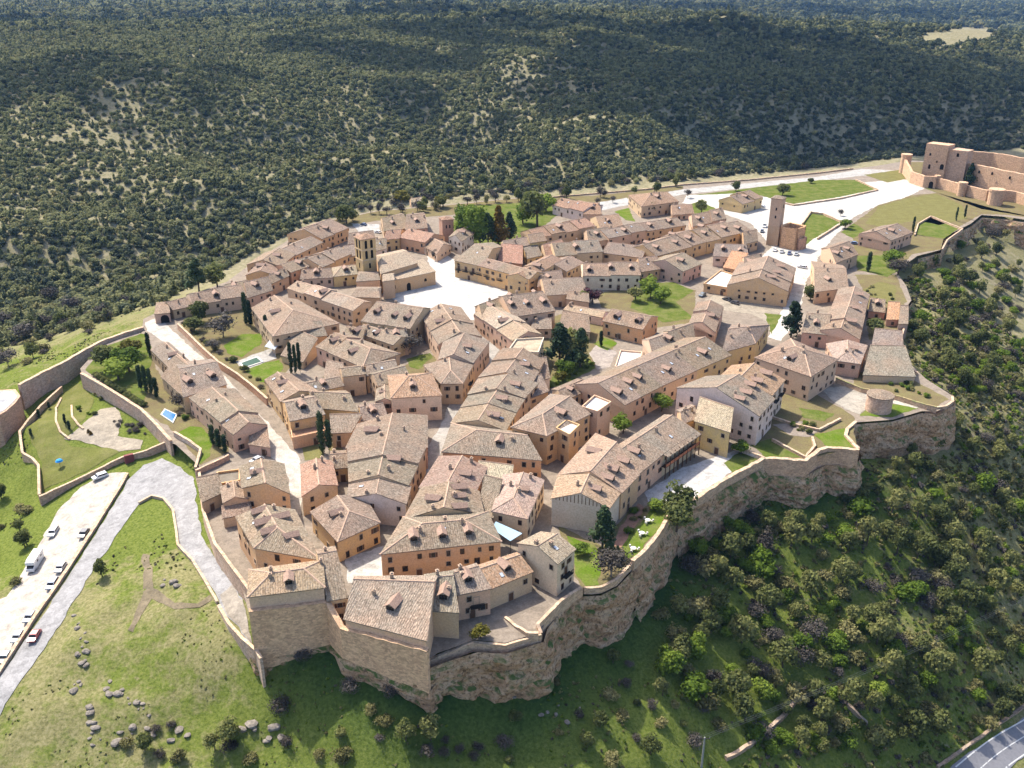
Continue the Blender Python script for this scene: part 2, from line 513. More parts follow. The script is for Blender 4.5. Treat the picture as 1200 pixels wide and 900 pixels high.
EASE = lambda p: (p[0], p[1], -13 + (p[2] + 13) * 0.72) if (p[0] > 640 and p[1] > 400 and p[2] < -13) else p    # the slope to the valley road
CTRL = [P(*EASE(p)) for p in [
    # left: car park, road, knoll
    (-60, 900, -20), (-40, 790, -15), (0, 815, -13), (20, 700, -12), (0, 690, -13), (75, 690, -10.5), (110, 560, -8), (150, 575, -7), (195, 545, -5.0), (228, 590, -4.0), (244, 645, -3.6), (282, 715, -3.2), (293, 750, -4.0),
    (170, 620, -6), (200, 690, -5.5), (150, 745, -9), (230, 775, -9), (302, 790, -8.5), (100, 800, -13), (150, 845, -15.5), (250, 845, -14), (330, 850, -15), (200, 900, -18.5), (60, 880, -16.5), (-60, 700, -20), (-60, 600, -22), (300, 900, -18),
    (10, 600, -18), (20, 640, -14), (45, 600, -12), (60, 530, -7), (100, 480, -6), (140, 520, -6), (35, 500, -7.5), (20, 545, -13), (-40, 540, -20), (10, 500, -13), (90, 455, -5.5), (45, 470, -7),
    # front foot of the walls
    (400, 775, -5), (450, 800, -7), (500, 822, -9), (560, 822, -12), (620, 812, -13), (400, 850, -11.5), (400, 890, -15), (500, 890, -15.5), (600, 890, -19.5), (700, 890, -26), (650, 770, -13), (690, 745, -13), (740, 725, -15),
    (790, 690, -15), (820, 640, -13), (870, 590, -11), (940, 580, -12), (1005, 580, -14), (1040, 560, -15), (1100, 560, -17), (1150, 500, -16), (1050, 530, -14), (1080, 540, -15),
    (820, 885, -36), (900, 890, -44), (1000, 890, -54), (760, 800, -23), (950, 700, -28), (900, 800, -36), (1050, 780, -43), (1121, 899, -68), (1200, 844, -68), (1260, 803, -68), (1179, 899, -68), (1060, 945, -69), (1150, 780, -54), (1190, 700, -48), (1100, 650, -34), (1190, 560, -38), (1300, 640, -62), (1300, 450, -45),
    (1120, 440, -10), (1180, 440, -22), (1110, 380, -11), (1190, 360, -25), (1100, 320, -9), (1190, 300, -17), (1160, 270, -9), (1260, 330, -30), (1300, 275, -16), (1400, 300, -34), (1500, 420, -60),
    # left outside the wall, the gorge
    (130, 392, -7), (60, 430, -10), (20, 448, -13), (175, 360, -9), (100, 385, -18), (0, 420, -26), (60, 380, -32), (160, 340, -36), (0, 370, -46), (100, 330, -48), (200, 305, -50), (-100, 470, -26), (-150, 420, -45),
    (230, 320, -38), (290, 280, -45), (345, 258, -42), (400, 238, -40), (480, 228, -28), (560, 225, -25), (640, 218, -30), (740, 212, -30), (860, 200, -35), (960, 192, -38), (1030, 182, -35), (1100, 178, -30), (1250, 180, -30), (1400, 195, -30),
    (450, 214, -55), (600, 206, -58), (800, 193, -62), (960, 180, -64), (1100, 170, -62), (1250, 170, -60),
    (0, 300, -36), (100, 270, -34), (200, 240, -32), (330, 215, -36), (450, 195, -36), (600, 180, -30), (800, 165, -34), (950, 160, -45), (1100, 150, -40), (1250, 150, -40),
    (0, 265, -18), (110, 237, -14), (215, 203, -10), (350, 182, -10), (470, 165, -8), (620, 140, -5), (800, 130, -8), (950, 130, -20), (1100, 120, -15), (1250, 120, -18),
    (-200, 320, -30), (-200, 230, -8),
    (0, 150, 6), (300, 120, 8), (600, 90, 15), (900, 85, 8), (1100, 90, -2), (1300, 80, -8), (-200, 130, 8),
    (0, 62, 28), (300, 55, 34), (600, 36, 44), (760, 26, 48), (900, 33, 38), (1060, 50, 22), (1200, 62, 6), (-200, 60, 28), (1400, 60, 0), (600, 60, 26), (900, 55, 24),
    (0, 30, 12), (300, 30, 8), (600, 14, 18), (1000, 30, -30), (1130, 42, -42), (1300, 40, -42),
    (0, 12, 10), (300, 8, 4), (600, 1, -8), (800, 4, -14), (1000, 10, -28), (1150, 16, -30), (1400, 15, -30), (-300, 12, 8)]]
# lie of the land well outside the picture
CTRL += [Vector(p) for p in [(-200, 60, -40), (0, 60, -44), (150, 100, -56), (300, 150, -58), (-300, 200, -45), (0, -200, -60), (400, -100, -60), (-400, -100, -50), (400, 300, -56), (450, 500, -60), (-450, 420, -40), (-500, 700, -10), (900, 900, -30), (-900, 1200, 0)]]
def _warp(x, y):
    yy = np.maximum(y, -60.0) + 110.0
    return np.stack([x / yy * 1.6, np.log(yy / 100.0) * 1.9], -1)
def _tps_fit(pts):
    q = _warp(np.array([p.x for p in pts]), np.array([p.y for p in pts]))
    z = np.array([p.z for p in pts])
    n = len(z)
    d = np.linalg.norm(q[:, None] - q[None], axis=-1)
    K = np.where(d > 0, d * d * np.log(d + 1e-12), 0) + np.eye(n) * 2e-3
    Pm = np.hstack([np.ones((n, 1)), q])
    A = np.zeros((n + 3, n + 3)); A[:n, :n] = K; A[:n, n:] = Pm; A[n:, :n] = Pm.T
    w = np.linalg.solve(A, np.concatenate([z, np.zeros(3)]))
    return q, w
_TQ, _TW = _tps_fit(CTRL)
def _hash_noise(x, y, s, seed=0):
    x = np.asarray(x, float) / s; y = np.asarray(y, float) / s
    xi = np.floor(x); yi = np.floor(y); fx = x - xi; fy = y - yi
    def h(a, b):
        v = np.sin(a * 127.1 + b * 311.7 + seed * 74.7) * 43758.5453
        return v - np.floor(v)
    fx = fx * fx * (3 - 2 * fx); fy = fy * fy * (3 - 2 * fy)
    return (h(xi, yi) * (1 - fx) + h(xi + 1, yi) * fx) * (1 - fy) + (h(xi, yi + 1) * (1 - fx) + h(xi + 1, yi + 1) * fx) * fy - 0.5
def outer_height(X, Y):
    X = np.asarray(X, float); Y = np.asarray(Y, float)
    shp = X.shape
    q = _warp(X.ravel(), Y.ravel())
    out = np.empty(len(q))
    n = len(_TQ)
    for a in range(0, len(q), 20000):
        qq = q[a:a + 20000]
        d = np.linalg.norm(qq[:, None] - _TQ[None], axis=-1)
        K = np.where(d > 0, d * d * np.log(d + 1e-12), 0)
        out[a:a + 20000] = K @ _TW[:n] + _TW[n] + qq @ _TW[n + 1:]
    return np.clip(out.reshape(shp), -95, 90)
# smooth places where the rough ground must not be lumpy
SMOOTH = [[(v.x, v.y) for v in (P(*p) for p in poly)] for poly in (
    [(-40, 900, -16), (-40, 640, -14), (40, 590, -11), (140, 545, -7), (235, 545, -4), (300, 690, -4), (300, 770, -6), (240, 690, -5), (170, 600, -6), (60, 760, -12), (-10, 860, -14)],
    [(1100, 905, -52.6), (1210, 830, -52.6), (1290, 780, -52.6), (1290, 880, -52.6), (1200, 930, -52.6)])]
def height(X, Y):
    X = np.asarray(X, float); Y = np.asarray(Y, float)
    z = outer_height(X, Y)
    ins = in_poly_np(X, Y, TP)
    dt = dist_poly_np(X, Y, TP)
    amp = np.clip(dt / 12.0, 0, 1)
    for s in SMOOTH:
        amp = np.where(in_poly_np(X, Y, s), 0.0, np.minimum(amp, np.clip(dist_poly_np(X, Y, s) / 5.0, 0, 1)))
    rough = _hash_noise(X, Y, 17, 1) * 2.6 + _hash_noise(X, Y, 7, 2) * 1.5 + _hash_noise(X, Y, 3.1, 3) * 0.7
    fz = np.clip((Y - 420) / 400, 0, 1)
    rough = rough + fz * (_hash_noise(X, Y, 120, 4) * 22 + _hash_noise(X, Y, 45, 5) * 9)
    z = z + rough * amp
    return np.where(ins & (dt > 1.9), 0.0, z)
_xs = np.concatenate([-np.geomspace(190, 6500, 85)[::-1], np.arange(-188, 226, 1.6), np.geomspace(227, 6500, 85)])
_ys = np.concatenate([[-700, -450, -250, -100, 0, 40, 70, 90, 105, 118], np.arange(128, 420, 1.6), np.arange(421, 700, 4.0), np.geomspace(704, 9500, 190)])
_GX, _GY = np.meshgrid(_xs, _ys)
_GZ = height(_GX, _GY)
def zat(x, y):
    i = np.clip(np.searchsorted(_xs, x) - 1, 0, len(_xs) - 2); j = np.clip(np.searchsorted(_ys, y) - 1, 0, len(_ys) - 2)
    fx = np.clip((x - _xs[i]) / (_xs[i + 1] - _xs[i]), 0, 1); fy = np.clip((y - _ys[j]) / (_ys[j + 1] - _ys[j]), 0, 1)
    return (_GZ[j, i] * (1 - fx) + _GZ[j, i + 1] * fx) * (1 - fy) + (_GZ[j + 1, i] * (1 - fx) + _GZ[j + 1, i + 1] * fx) * fy
def G(px, py, lift=0.0):
    """where the line of sight through a picture point meets the ground"""
    d = ray(px, py)
    t = 60.0 / abs(d[1]); step = 1.5; prev = None
    T = np.concatenate([np.arange(70, 700, 0.8), np.geomspace(701, 9000, 2500)])
    x = d[0] * T; y = d[1] * T; z = CAMH + d[2] * T
    h = zat(x, y)
    k = np.argmax(z <= h)
    if z[k] > h[k]: k = len(T) - 1
    return Vector((x[k], y[k], float(h[k]) + lift))
def make_ground():
    ny, nx = _GX.shape
    v = np.stack([_GX, _GY, _GZ], -1).reshape(-1, 3)
    me = bpy.data.meshes.new('ground')
    idx = np.arange(nx * ny).reshape(ny, nx)
    f = np.stack([idx[:-1, :-1], idx[:-1, 1:], idx[1:, 1:], idx[1:, :-1]], -1).reshape(-1, 4)
    me.vertices.add(len(v)); me.vertices.foreach_set('co', v.ravel())
    me.loops.add(f.size); me.loops.foreach_set('vertex_index', f.ravel())
    me.polygons.add(len(f)); me.polygons.foreach_set('loop_start', np.arange(0, f.size, 4)); me.polygons.foreach_set('loop_total', np.full(len(f), 4))
    me.polygons.foreach_set('use_smooth', np.ones(len(f), bool))
    X, Y = _GX.ravel(), _GY.ravel()
    wood = np.clip((Y - 360 - np.clip(X, -400, 300) * 0.0) / 120, 0, 1) * (1 - in_poly_np(X, Y, TP))
    dt = dist_poly_np(X, Y, TP)
    wood = np.where(dt < 30, wood * dt / 30, wood)
    lush = np.clip(1 - (Y - 260) / 200, 0, 1) * np.clip(1.15 - np.clip(X - 60, 0, 200) / 110, 0.0, 1.0)
    bare = np.clip((X - 40) / 100, 0, 1) * 0.30 + np.clip((-X - 75) / 40, 0, 1) * 0.12 * (Y < 190)
    # shade along the foot of the front walls, painted in as darker grass
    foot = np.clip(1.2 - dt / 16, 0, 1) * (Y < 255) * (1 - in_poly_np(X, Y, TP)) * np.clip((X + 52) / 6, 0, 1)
    knoll = np.clip((-X - 48) / 12, 0, 1) * (Y < 200)
    lush = np.where(knoll > 0, lush * (1 - 0.55 * knoll), lush); bare = bare + 0.10 * knoll
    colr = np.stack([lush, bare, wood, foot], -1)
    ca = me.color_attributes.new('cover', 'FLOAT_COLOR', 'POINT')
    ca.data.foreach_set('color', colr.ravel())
    me.materials.append(MATS['ground_terrain'])
    me.update(calc_edges=True)
    o = bpy.data.objects.new('ground', me)
    COL.objects.link(o)
    o['kind'] = 'structure'
make_ground()

def sheet(name, pts, mat, color=None, lift=0.05, step=1.5, flat=True, kind='structure', zoff=None, jit=0.0):
    """a flush sheet over the ground: pts are world xy"""
    pts2 = []
    n = len(pts)
    for i in range(n):
        a, b = Vector(pts[i][:2]), Vector(pts[(i + 1) % n][:2])
        k = (1 if not jit else max(1, int((b - a).length / 1.2))) if flat else max(1, int((b - a).length / step))
        for q in range(k):
            w = a.lerp(b, q / k)
            if jit and q: w = w + Vector((float(_hash_noise(w.x, w.y, 2.5, 77)), float(_hash_noise(w.x, w.y, 2.5, 78)))) * 2 * jit
            pts2.append(w)
    vs = [Vector(p) for p in pts2]
    if not flat:
        xs = [p.x for p in pts2]; ys = [p.y for p in pts2]
        x = min(xs) + step * 0.5
        while x < max(xs):
            y = min(ys) + step * 0.5
            while y < max(ys):
                if in_poly(x, y, pts2): vs.append(Vector((x, y)))
                y += step
            x += step
    ov, oe, of, *_ = delaunay_2d_cdt(vs, [], [list(range(len(pts2)))], 1, 1e-4)
    X = np.array([p.x for p in ov]); Y = np.array([p.y for p in ov])
    Z = np.zeros(len(ov)) if flat else zat(X, Y)
    if zoff is not None: Z = np.full(len(ov), zoff)
    faces = []
    for f in of:
        a, b, c = (ov[i] for i in f[:3])
        faces.append(f if (b - a).cross(c - a) > 0 else f[::-1])
    o = mesh_obj(name, [(x, y, z + lift) for x, y, z in zip(X, Y, Z)], faces, mat, color=color)
    if kind: o['kind'] = kind
    return o
# ------------------------------------------------------------------ streets and squares of the town
PAVE = (0.60, 0.55, 0.48)
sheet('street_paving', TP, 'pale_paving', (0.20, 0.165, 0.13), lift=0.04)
def px_sheet(name, pix, mat, color, z=0.0, lift=0.08):
    return sheet(name, [P(x, y, z) for x, y in pix], mat, color, lift=z + lift, jit=0.5)
def ter_sheet(name, pix, mat, color, lift=0.12, step=1.5):
    return sheet(name, [G(x, y) for x, y in pix], mat, color, lift=lift, step=step, flat=False, jit=0.45)
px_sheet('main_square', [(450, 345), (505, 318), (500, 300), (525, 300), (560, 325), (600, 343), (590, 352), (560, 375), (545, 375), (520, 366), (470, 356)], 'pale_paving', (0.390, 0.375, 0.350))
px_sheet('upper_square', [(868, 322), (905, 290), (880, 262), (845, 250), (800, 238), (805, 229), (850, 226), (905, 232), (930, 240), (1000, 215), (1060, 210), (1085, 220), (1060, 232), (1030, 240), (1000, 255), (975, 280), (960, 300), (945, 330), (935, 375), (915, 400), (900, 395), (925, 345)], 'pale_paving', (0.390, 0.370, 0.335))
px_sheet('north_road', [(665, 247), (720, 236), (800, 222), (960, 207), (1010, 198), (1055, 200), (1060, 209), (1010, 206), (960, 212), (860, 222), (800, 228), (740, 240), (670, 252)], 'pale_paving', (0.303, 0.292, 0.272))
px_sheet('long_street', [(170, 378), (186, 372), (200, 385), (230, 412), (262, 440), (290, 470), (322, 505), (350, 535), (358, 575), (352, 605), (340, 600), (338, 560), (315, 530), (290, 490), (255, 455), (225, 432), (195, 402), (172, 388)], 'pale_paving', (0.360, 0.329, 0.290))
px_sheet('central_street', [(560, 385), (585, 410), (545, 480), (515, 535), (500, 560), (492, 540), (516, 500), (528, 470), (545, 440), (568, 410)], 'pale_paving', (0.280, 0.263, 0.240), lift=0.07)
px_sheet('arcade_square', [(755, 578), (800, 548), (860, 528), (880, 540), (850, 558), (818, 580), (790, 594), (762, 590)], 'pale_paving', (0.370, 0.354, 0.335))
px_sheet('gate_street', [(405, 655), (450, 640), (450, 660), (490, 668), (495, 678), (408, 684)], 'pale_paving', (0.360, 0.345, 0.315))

# ------------------------------------------------------------------ houses
WALLC = dict(tan=(0.52, 0.35, 0.21), orange=(0.54, 0.33, 0.16), white=(0.61, 0.51, 0.405), pink=(0.50, 0.34, 0.235), yellow=(0.59, 0.40, 0.165),
             stone=(0.57, 0.385, 0.24), grey=(0.56, 0.47, 0.375), brick=(0.42, 0.22, 0.14), cream=(0.60, 0.455, 0.305))
ROOFC = dict(g=(0.163, 0.139, 0.108), p=(0.176, 0.134, 0.097), o=(0.29, 0.165, 0.102), l=(0.33, 0.27, 0.195), r=(0.24, 0.125, 0.080), t=(0.29, 0.215, 0.140), s=(0.19, 0.163, 0.133), O=(0.58, 0.28, 0.13))
HOUSES = []
SLOPE = 0.36
def solve_ridge(e1, e2, px, py, pitch):
    n = Vector((-(e2 - e1).y, (e2 - e1).x)).normalized()
    d = ray(px, py); best = None
    for s in (1, -1):
        # CAMH + dz t = ze + pitch*s*n.(d t - e1)
        den = d[2] - pitch * s * (n.x * d[0] + n.y * d[1])
        t = (e1.z - CAMH - pitch * s * (n.x * e1.x + n.y * e1.y)) / den
        p = Vector((d[0] * t, d[1] * t, CAMH + d[2] * t))
        dist = s * (n.x * (p.x - e1.x) + n.y * (p.y - e1.y))
        if t > 0 and dist > 0 and (best is None or dist < best[0]):
            best = (dist, p)
    return best[1]
def Q(label, h, FL, FR, BR, BL, ax='x', wall='tan', roof='g', hip='', **kw):
    """four eave corners; ax: ridge parallel to the front ('x') or running back ('y')"""
    z = kw.get('zg', 0.0) + h
    c = [P(*p, z) for p in (FL, FR, BR, BL)]
    if ax == 'y': c = [c[1], c[2], c[3], c[0]]
    pitch = kw.get('pitch', SLOPE)
    if ax == 's':          # single slope, high at the back
        dep = ((c[3] - c[0]).length + (c[2] - c[1]).length) / 2
        rise = pitch * 0.7 * dep
        for i in (2, 3): c[i].z += rise
        HOUSES.append(dict(label=label, c=c, r=None, wall=wall, roof=roof, h=h, typ='shed', **kw)); return
    if ax == 'f':
        HOUSES.append(dict(label=label, c=c, r=None, wall=wall, roof=roof, h=h, typ='flat', **kw)); return
    r1, r2 = (c[0] + c[3]) / 2, (c[1] + c[2]) / 2
    half = ((c[3] - c[0]).length + (c[2] - c[1]).length) / 4
    L = (r2 - r1).length
    rise = min(pitch * half, 3.6)
    u = (r2 - r1) / L
    ins = min(half * 0.95, L * 0.42)
    if '1' in hip: r1 = r1 + u * ins
    if '2' in hip: r2 = r2 - u * ins
    r1.z = r2.z = z + rise
    HOUSES.append(dict(label=label, c=c, r=(r1, r2), hip=hip, wall=wall, roof=roof, h=h, typ='gable', **kw))
def E(label, h, E1, E2, R1, R2, k=1.0, wall='tan', roof='g', hip='', **kw):
    """a visible eave line and the ridge above it; the far slope mirrors the near one (times k)"""
    z = kw.get('zg', 0.0) + h
    pitch = kw.get('pitch', SLOPE)
    e1, e2 = P(*E1, z), P(*E2, z)
    a, b = solve_ridge(e1, e2, *R1, pitch), solve_ridge(e1, e2, *R2, pitch)
    u = (b - a); u.z = 0; u.normalize()
    def foot(e):
        t = (e - a).dot(u); q = a + u * t; q.z = 0; return q
    f1, f2 = foot(e1), foot(e2)
    zr = (a.z + b.z) / 2
    def back(e, f):
        q = Vector((f.x + k * (f.x - e.x), f.y + k * (f.y - e.y), zr - k * (zr - z))); return q
    b1, b2 = back(e1, f1), back(e2, f2)
    r1, r2 = Vector((f1.x, f1.y, zr)), Vector((f2.x, f2.y, zr))
    if '1' in hip: r1 = Vector((a.x, a.y, zr))
    if '2' in hip: r2 = Vector((b.x, b.y, zr))
    c = [e1, e2, b2, b1]
    if (e2 - e1).cross(b1 - e1).z < 0:
        c = [e2, e1, b1, b2]; r1, r2 = r2, r1
        hip = hip.translate(str.maketrans('12', '21'))
    HOUSES.append(dict(label=label, c=c, r=(r1, r2), hip=hip, wall=wall, roof=roof, h=h, typ='gable', **kw))

# --- the front of the town above the grass slope
E('tall blank-walled stone tower house with a hipped roof at the road bend above the knoll', 11, (292, 699), (379, 688), (318, 671), (356, 666), roof='t', wall='stone', hip='12', nowin=True, k=0.9, ridge=1, dormer=1)
E('narrow house with a long pinkish slope wedged between tower house and broad-roofed house', 8, (383, 703), (407, 699), (375, 649), (405, 643), k=0.3, roof='p', wall='stone', nowin=True, whole=True)
E('broad speckled-roof house with one dormer on the high curved wall above the shaded grass', 7, (405, 725), (499, 750), (407, 682), (493, 677), k=0.22, roof='l', wall='stone', nowin=True, dormer=1, ridge=1, whole=True)
E('stone house with dark doorway and glazed bay at the left end of the terrace', 7, (502, 714), (537, 717), (495, 679), (529, 673), k=0.3, roof='g', wall='tan', chim=2)
E('stone house with a wooden balcony over its door on the terrace', 7, (537, 696), (574, 689), (528, 673), (566, 661), k=0.3, roof='g', wall='tan')
E('low house with an orange-pink roof and shutter beside the terrace ramp', 5.5, (574, 690), (623, 670), (562, 666), (607, 651), k=0.4, roof='o', wall='tan', ridge=1)
E('tall plastered house with a balcony at the garden end of the terrace', 9, (653, 660), (673, 643), (632, 638), (658, 623), k=1.0, roof='l', wall='cream')
# --- lower left cluster by the road
Q('big hipped house with many dormers behind the blank tower house', 8.5, (299, 641), (376, 656), (345, 598), (277, 606), 'y', 'orange', 'p', hip='1', dormer=5, ridge=1)
Q('small gabled house in the walled yard at the road bend', 5, (262, 589), (290, 584), (289, 565), (259, 571), 'y', 'tan', 'p')
Q('low lean-to house on the yard wall right at the road bend', 4, (237, 588), (261, 576), (256, 563), (232, 568), 's', 'tan', 'g')
Q('gabled house with two skylights at the foot of the long street', 8, (285, 571), (339, 578), (332, 544), (281, 547), 'y', 'orange', 'p', sky=2, ridge=1)
Q('low brown flat-topped outbuilding beside the parked silver car', 3.2, (256, 566), (279, 562), (279, 551), (256, 554), 'f', 'orange', 'g')
# --- between the gardens and the long street
E('long low house with one wide slope towards the walled garden and cypress', 4.5, (177, 410), (207, 440), (179, 388), (225, 430), k=0.3, roof='g', wall='stone', chim=2, ridge=1)
Q('house with two large dormers beside the long street above the pool', 6, (215, 465), (265, 450), (247, 421), (207, 425), 'x', 'stone', 'g', dormer=2, chim=1, ridge=1)
Q('lean-to wing sloping down to the pool garden', 4.5, (190, 442), (214, 464), (222, 440), (208, 428), 's', 'stone', 'g')
Q('long house with roof openings and a big front gable along the long street', 6, (273, 509), (312, 497), (276, 456), (222, 466), 'y', 'stone', 'g', sky=2, chim=1, ridge=1)
Q('low pink lean-to at the foot of the long gabled house', 3.2, (292, 520), (316, 524), (313, 508), (296, 505), 's', 'pink', 'p')
# --- left middle
E('large hipped house with skylights beside the round garden shrub and tall cypress', 7, (320, 394), (295, 361), (343, 362), (316, 343), roof='p', wall='tan', hip='1', sky=1, dormer=1, ridge=1)
Q('barn with a blank yellowish gable below the large hipped house', 5, (325, 398), (383, 393), (372, 378), (350, 375), 'x', 'yellow', 'g', nowin=True)
Q('barn with a single grey slope behind the trio of cypresses', 2.8, (330, 416), (355, 424), (372, 408), (349, 397), 's', 'tan', 'g', nowin=True)
E('small pink-roofed house joined to the many-sided house', 7, (371, 406), (386, 412), (387, 388), (404, 394), k=0.7, roof='p', wall='stone', chim=1)
E('many-sided house with a pale skylight and a hipped roof in the left middle', 7, (386, 413), (425, 430), (405, 397), (434, 408), roof='p', wall='pink', hip='2', dormer=1, chim=1, ridge=1)
E('low row house with a line of small dark windows beside the bare tree', 6, (416, 389), (460, 404), (424, 380), (461, 391), roof='g', wall='tan', k=0.8)
E('long curved house with an arched passage behind the church street', 7, (337, 338), (413, 364), (346, 329), (418, 350), k=0.5, roof='l', wall='tan', ridge=1)
E('long house with three dormers backing onto the main square', 7.5, (424, 377), (480, 386), (419, 351), (494, 361), k=0.35, roof='g', wall='tan', dormer=3, chim=2, ridge=1)
Q('house with a bright yellow wall in the left middle', 6.5, (430, 440), (466, 434), (462, 421), (428, 427), 'x', 'yellow', 'g')
Q('small tower-like stone house beside the yellow-walled house', 7.5, (402, 441), (428, 438), (424, 428), (398, 431), 'x', 'stone', 'p')
Q('dark-roofed house between the yellow wall and the orange hipped roof', 6.5, (444, 452), (480, 442), (470, 428), (432, 438), 'x', 'stone', 'g')
Q('cream house with an orange-pink hipped roof in the left middle', 8.5, (459, 466), (517, 463), (505, 437), (455, 440), 'x', 'cream', 'o', hip='12', chim=1)
E('street-corner house with roof windows beside the long street', 7, (329, 471), (311, 446), (346, 454), (326, 438), roof='p', wall='orange', sky=2, dormer=1, ridge=1)
Q('yellow-parapet house with a sunk grey roof and arcade on the long street', 7, (340, 493), (380, 485), (364, 463), (330, 470), 'x', 'yellow', 's', chim=1)
Q('grey-roofed house with a small yellow gable beside the pair of cypresses', 6, (366, 477), (419, 482), (404, 458), (360, 459), 'x', 'yellow', 'g', chim=1)
Q('small lean-to house with a pale roof behind tall cypresses', 5, (389, 507), (411, 506), (424, 492), (388, 493), 's', 'orange', 'p')
Q('low orange terrace block below the arcaded house', 4, (344, 512), (380, 504), (376, 494), (342, 499), 'f', 'orange', 'o')
Q('small house under grey lean-to roof facing a narrow green court', 5, (380, 444), (404, 447), (402, 434), (384, 430), 's', 'tan', 'g')
Q('low house with a pale roof above the grass court', 5.5, (356, 462), (402, 452), (396, 441), (350, 449), 'x', 'tan', 'g')
# --- big block left of the central street
Q('large house with a wide flat-pitched roof at the north of the broad grey block', 7, (406, 525), (500, 524), (500, 487), (420, 497), 'y', 'tan', 'g', dormer=1, chim=2, pitch=0.22, ridge=1)
Q('large house with a long grey slope in the middle of the broad grey block', 7.5, (410, 564), (478, 568), (498, 527), (408, 526), 'y', 'tan', 'g', chim=1, pitch=0.26, ridge=1)
Q('pale lilac-fronted house stepping down at the south of the broad grey block', 7, (408, 583), (475, 590), (480, 570), (411, 563), 'y', 'white', 'g', pitch=0.26)
Q('yellow house with dark doors and a hipped roof in the small lower square', 6, (396, 634), (444, 612), (426, 580), (365, 600), 'y', 'yellow', 'g', hip='1', dormer=1, ridge=1)
Q('pinkish gabled house between the long street and the yellow house', 6, (354, 581), (395, 568), (389, 541), (353, 545), 'y', 'pink', 'o', ridge=1)
Q('low orange house behind the pinkish gabled house', 4.5, (386, 549), (408, 547), (408, 528), (388, 529), 'x', 'orange', 'p')
# --- between main square and the central street
Q('house with four chimneys and roof windows on the south side of the main square', 8, (514, 403), (564, 394), (540, 361), (493, 369), 'y', 'pink', 'p', chim=4, sky=3, ridge=1)
E('house with two pale skylights leaning into the central street', 8, (554, 425), (573, 400), (534, 411), (543, 391), k=0.8, roof='g', wall='pink', sky=2)
Q('hip-fronted house with a long balcony at the head of the central street', 7.5, (517, 449), (542, 449), (556, 424), (497, 428), 'y', 'pink', 'g', hip='1', sky=1, ridge=1)
E('row house with dark doors facing the head of the central street', 7, (600, 399), (556, 368), (616, 386), (580, 361), roof='l', wall='pink', k=0.8)
Q('corner house jutting into the south edge of the main square', 7, (566, 372), (592, 364), (594, 345), (557, 359), 'x', 'tan', 'p', chim=1)
E('wide house with a patchwork of roof openings by the main square corner', 8, (602, 371), (650, 364), (594, 346), (640, 341), k=0.3, roof='p', wall='stone', dormer=5, chim=1)
Q('small stone outhouse among gardens beside the big dark conifer', 4, (622, 385), (646, 385), (646, 374), (630, 371), 'x', 'stone', 'g')
Q('pink-roofed annex behind the row house on the central street', 6, (603, 402), (630, 398), (612, 376), (594, 383), 'y', 'orange', 'p')
Q('beige terrace-topped house in front of the big dark conifer', 7.5, (597, 410), (630, 412), (636, 396), (606, 398), 'f', 'white', 'l')
Q('wide-roofed house with pinkish right slope beside the bushy garden', 7.5, (561, 442), (624, 447), (637, 425), (590, 410), 'y', 'tan', 'p', sky=2, dormer=1, pitch=0.28)
Q('house with a small dark roof hatch on the right side of the central street', 7.5, (549, 462), (614, 466), (630, 449), (561, 444), 'y', 'tan', 'g', chim=1, pitch=0.28)
Q('narrow row house third up from the dark-beamed corner of the central street', 7.2, (541, 477), (604, 483), (615, 466), (552, 461), 'y', 'tan', 'g', pitch=0.26, ridge=1)
Q('row house with a skylight and open hatch on the central street', 7, (529, 496), (592, 504), (604, 484), (541, 478), 'y', 'tan', 'p', sky=1, dormer=1, pitch=0.26, ridge=1)
Q('long-fronted corner house with an orange wall at the foot of the central street', 7, (519, 529), (634, 539), (604, 506), (530, 496), 'x', 'orange', 'g', hip='1', ridge=1)
Q('massive square house with a pyramid roof end in the centre', 9.5, (600, 500), (641, 510), (691, 485), (645, 462), 'y', 'orange', 'g', hip='1', ridge=1)
Q('stone turret with a white roof terrace on the massive square house', 10, (654, 501), (667, 508), (677, 498), (664, 493), 'f', 'orange', 'W')
Q('square stone tower with a parapeted white terrace at the end of the long terrace row', 10.5, (684, 476), (700, 481), (714, 471), (697, 464), 'f', 'tan', 'W')
# --- lower middle
Q('large fan-roofed house with three tall dormers above the gate street', 7.5, (447, 649), (586, 634), (570, 600), (474, 606), 'x', 'orange', 'p', hip='12', dormer=3, ridge=1, pitch=0.34, chim=1)
Q('row house with slanting dormers right behind the fan-roofed house', 7.2, (474, 608), (566, 602), (560, 576), (494, 572), 'y', 'tan', 'p', dormer=4, ridge=1, pitch=0.3, chim=1)
Q('row house with a mixed pink roof north of the fan-roofed house', 7, (492, 571), (556, 578), (570, 548), (515, 535), 'y', 'tan', 'p', dormer=1, chim=1, pitch=0.28, ridge=1)
Q('pale-roofed house with two tall chimneys beside the blue-white awning', 7, (577, 598), (618, 607), (637, 563), (590, 557), 'y', 'cream', 'l', hip='1', chim=2)
Q('low roofs of a small court house between the fan roof and the orange-walled corner', 5.5, (556, 566), (598, 570), (600, 553), (562, 548), 's', 'tan', 'l')
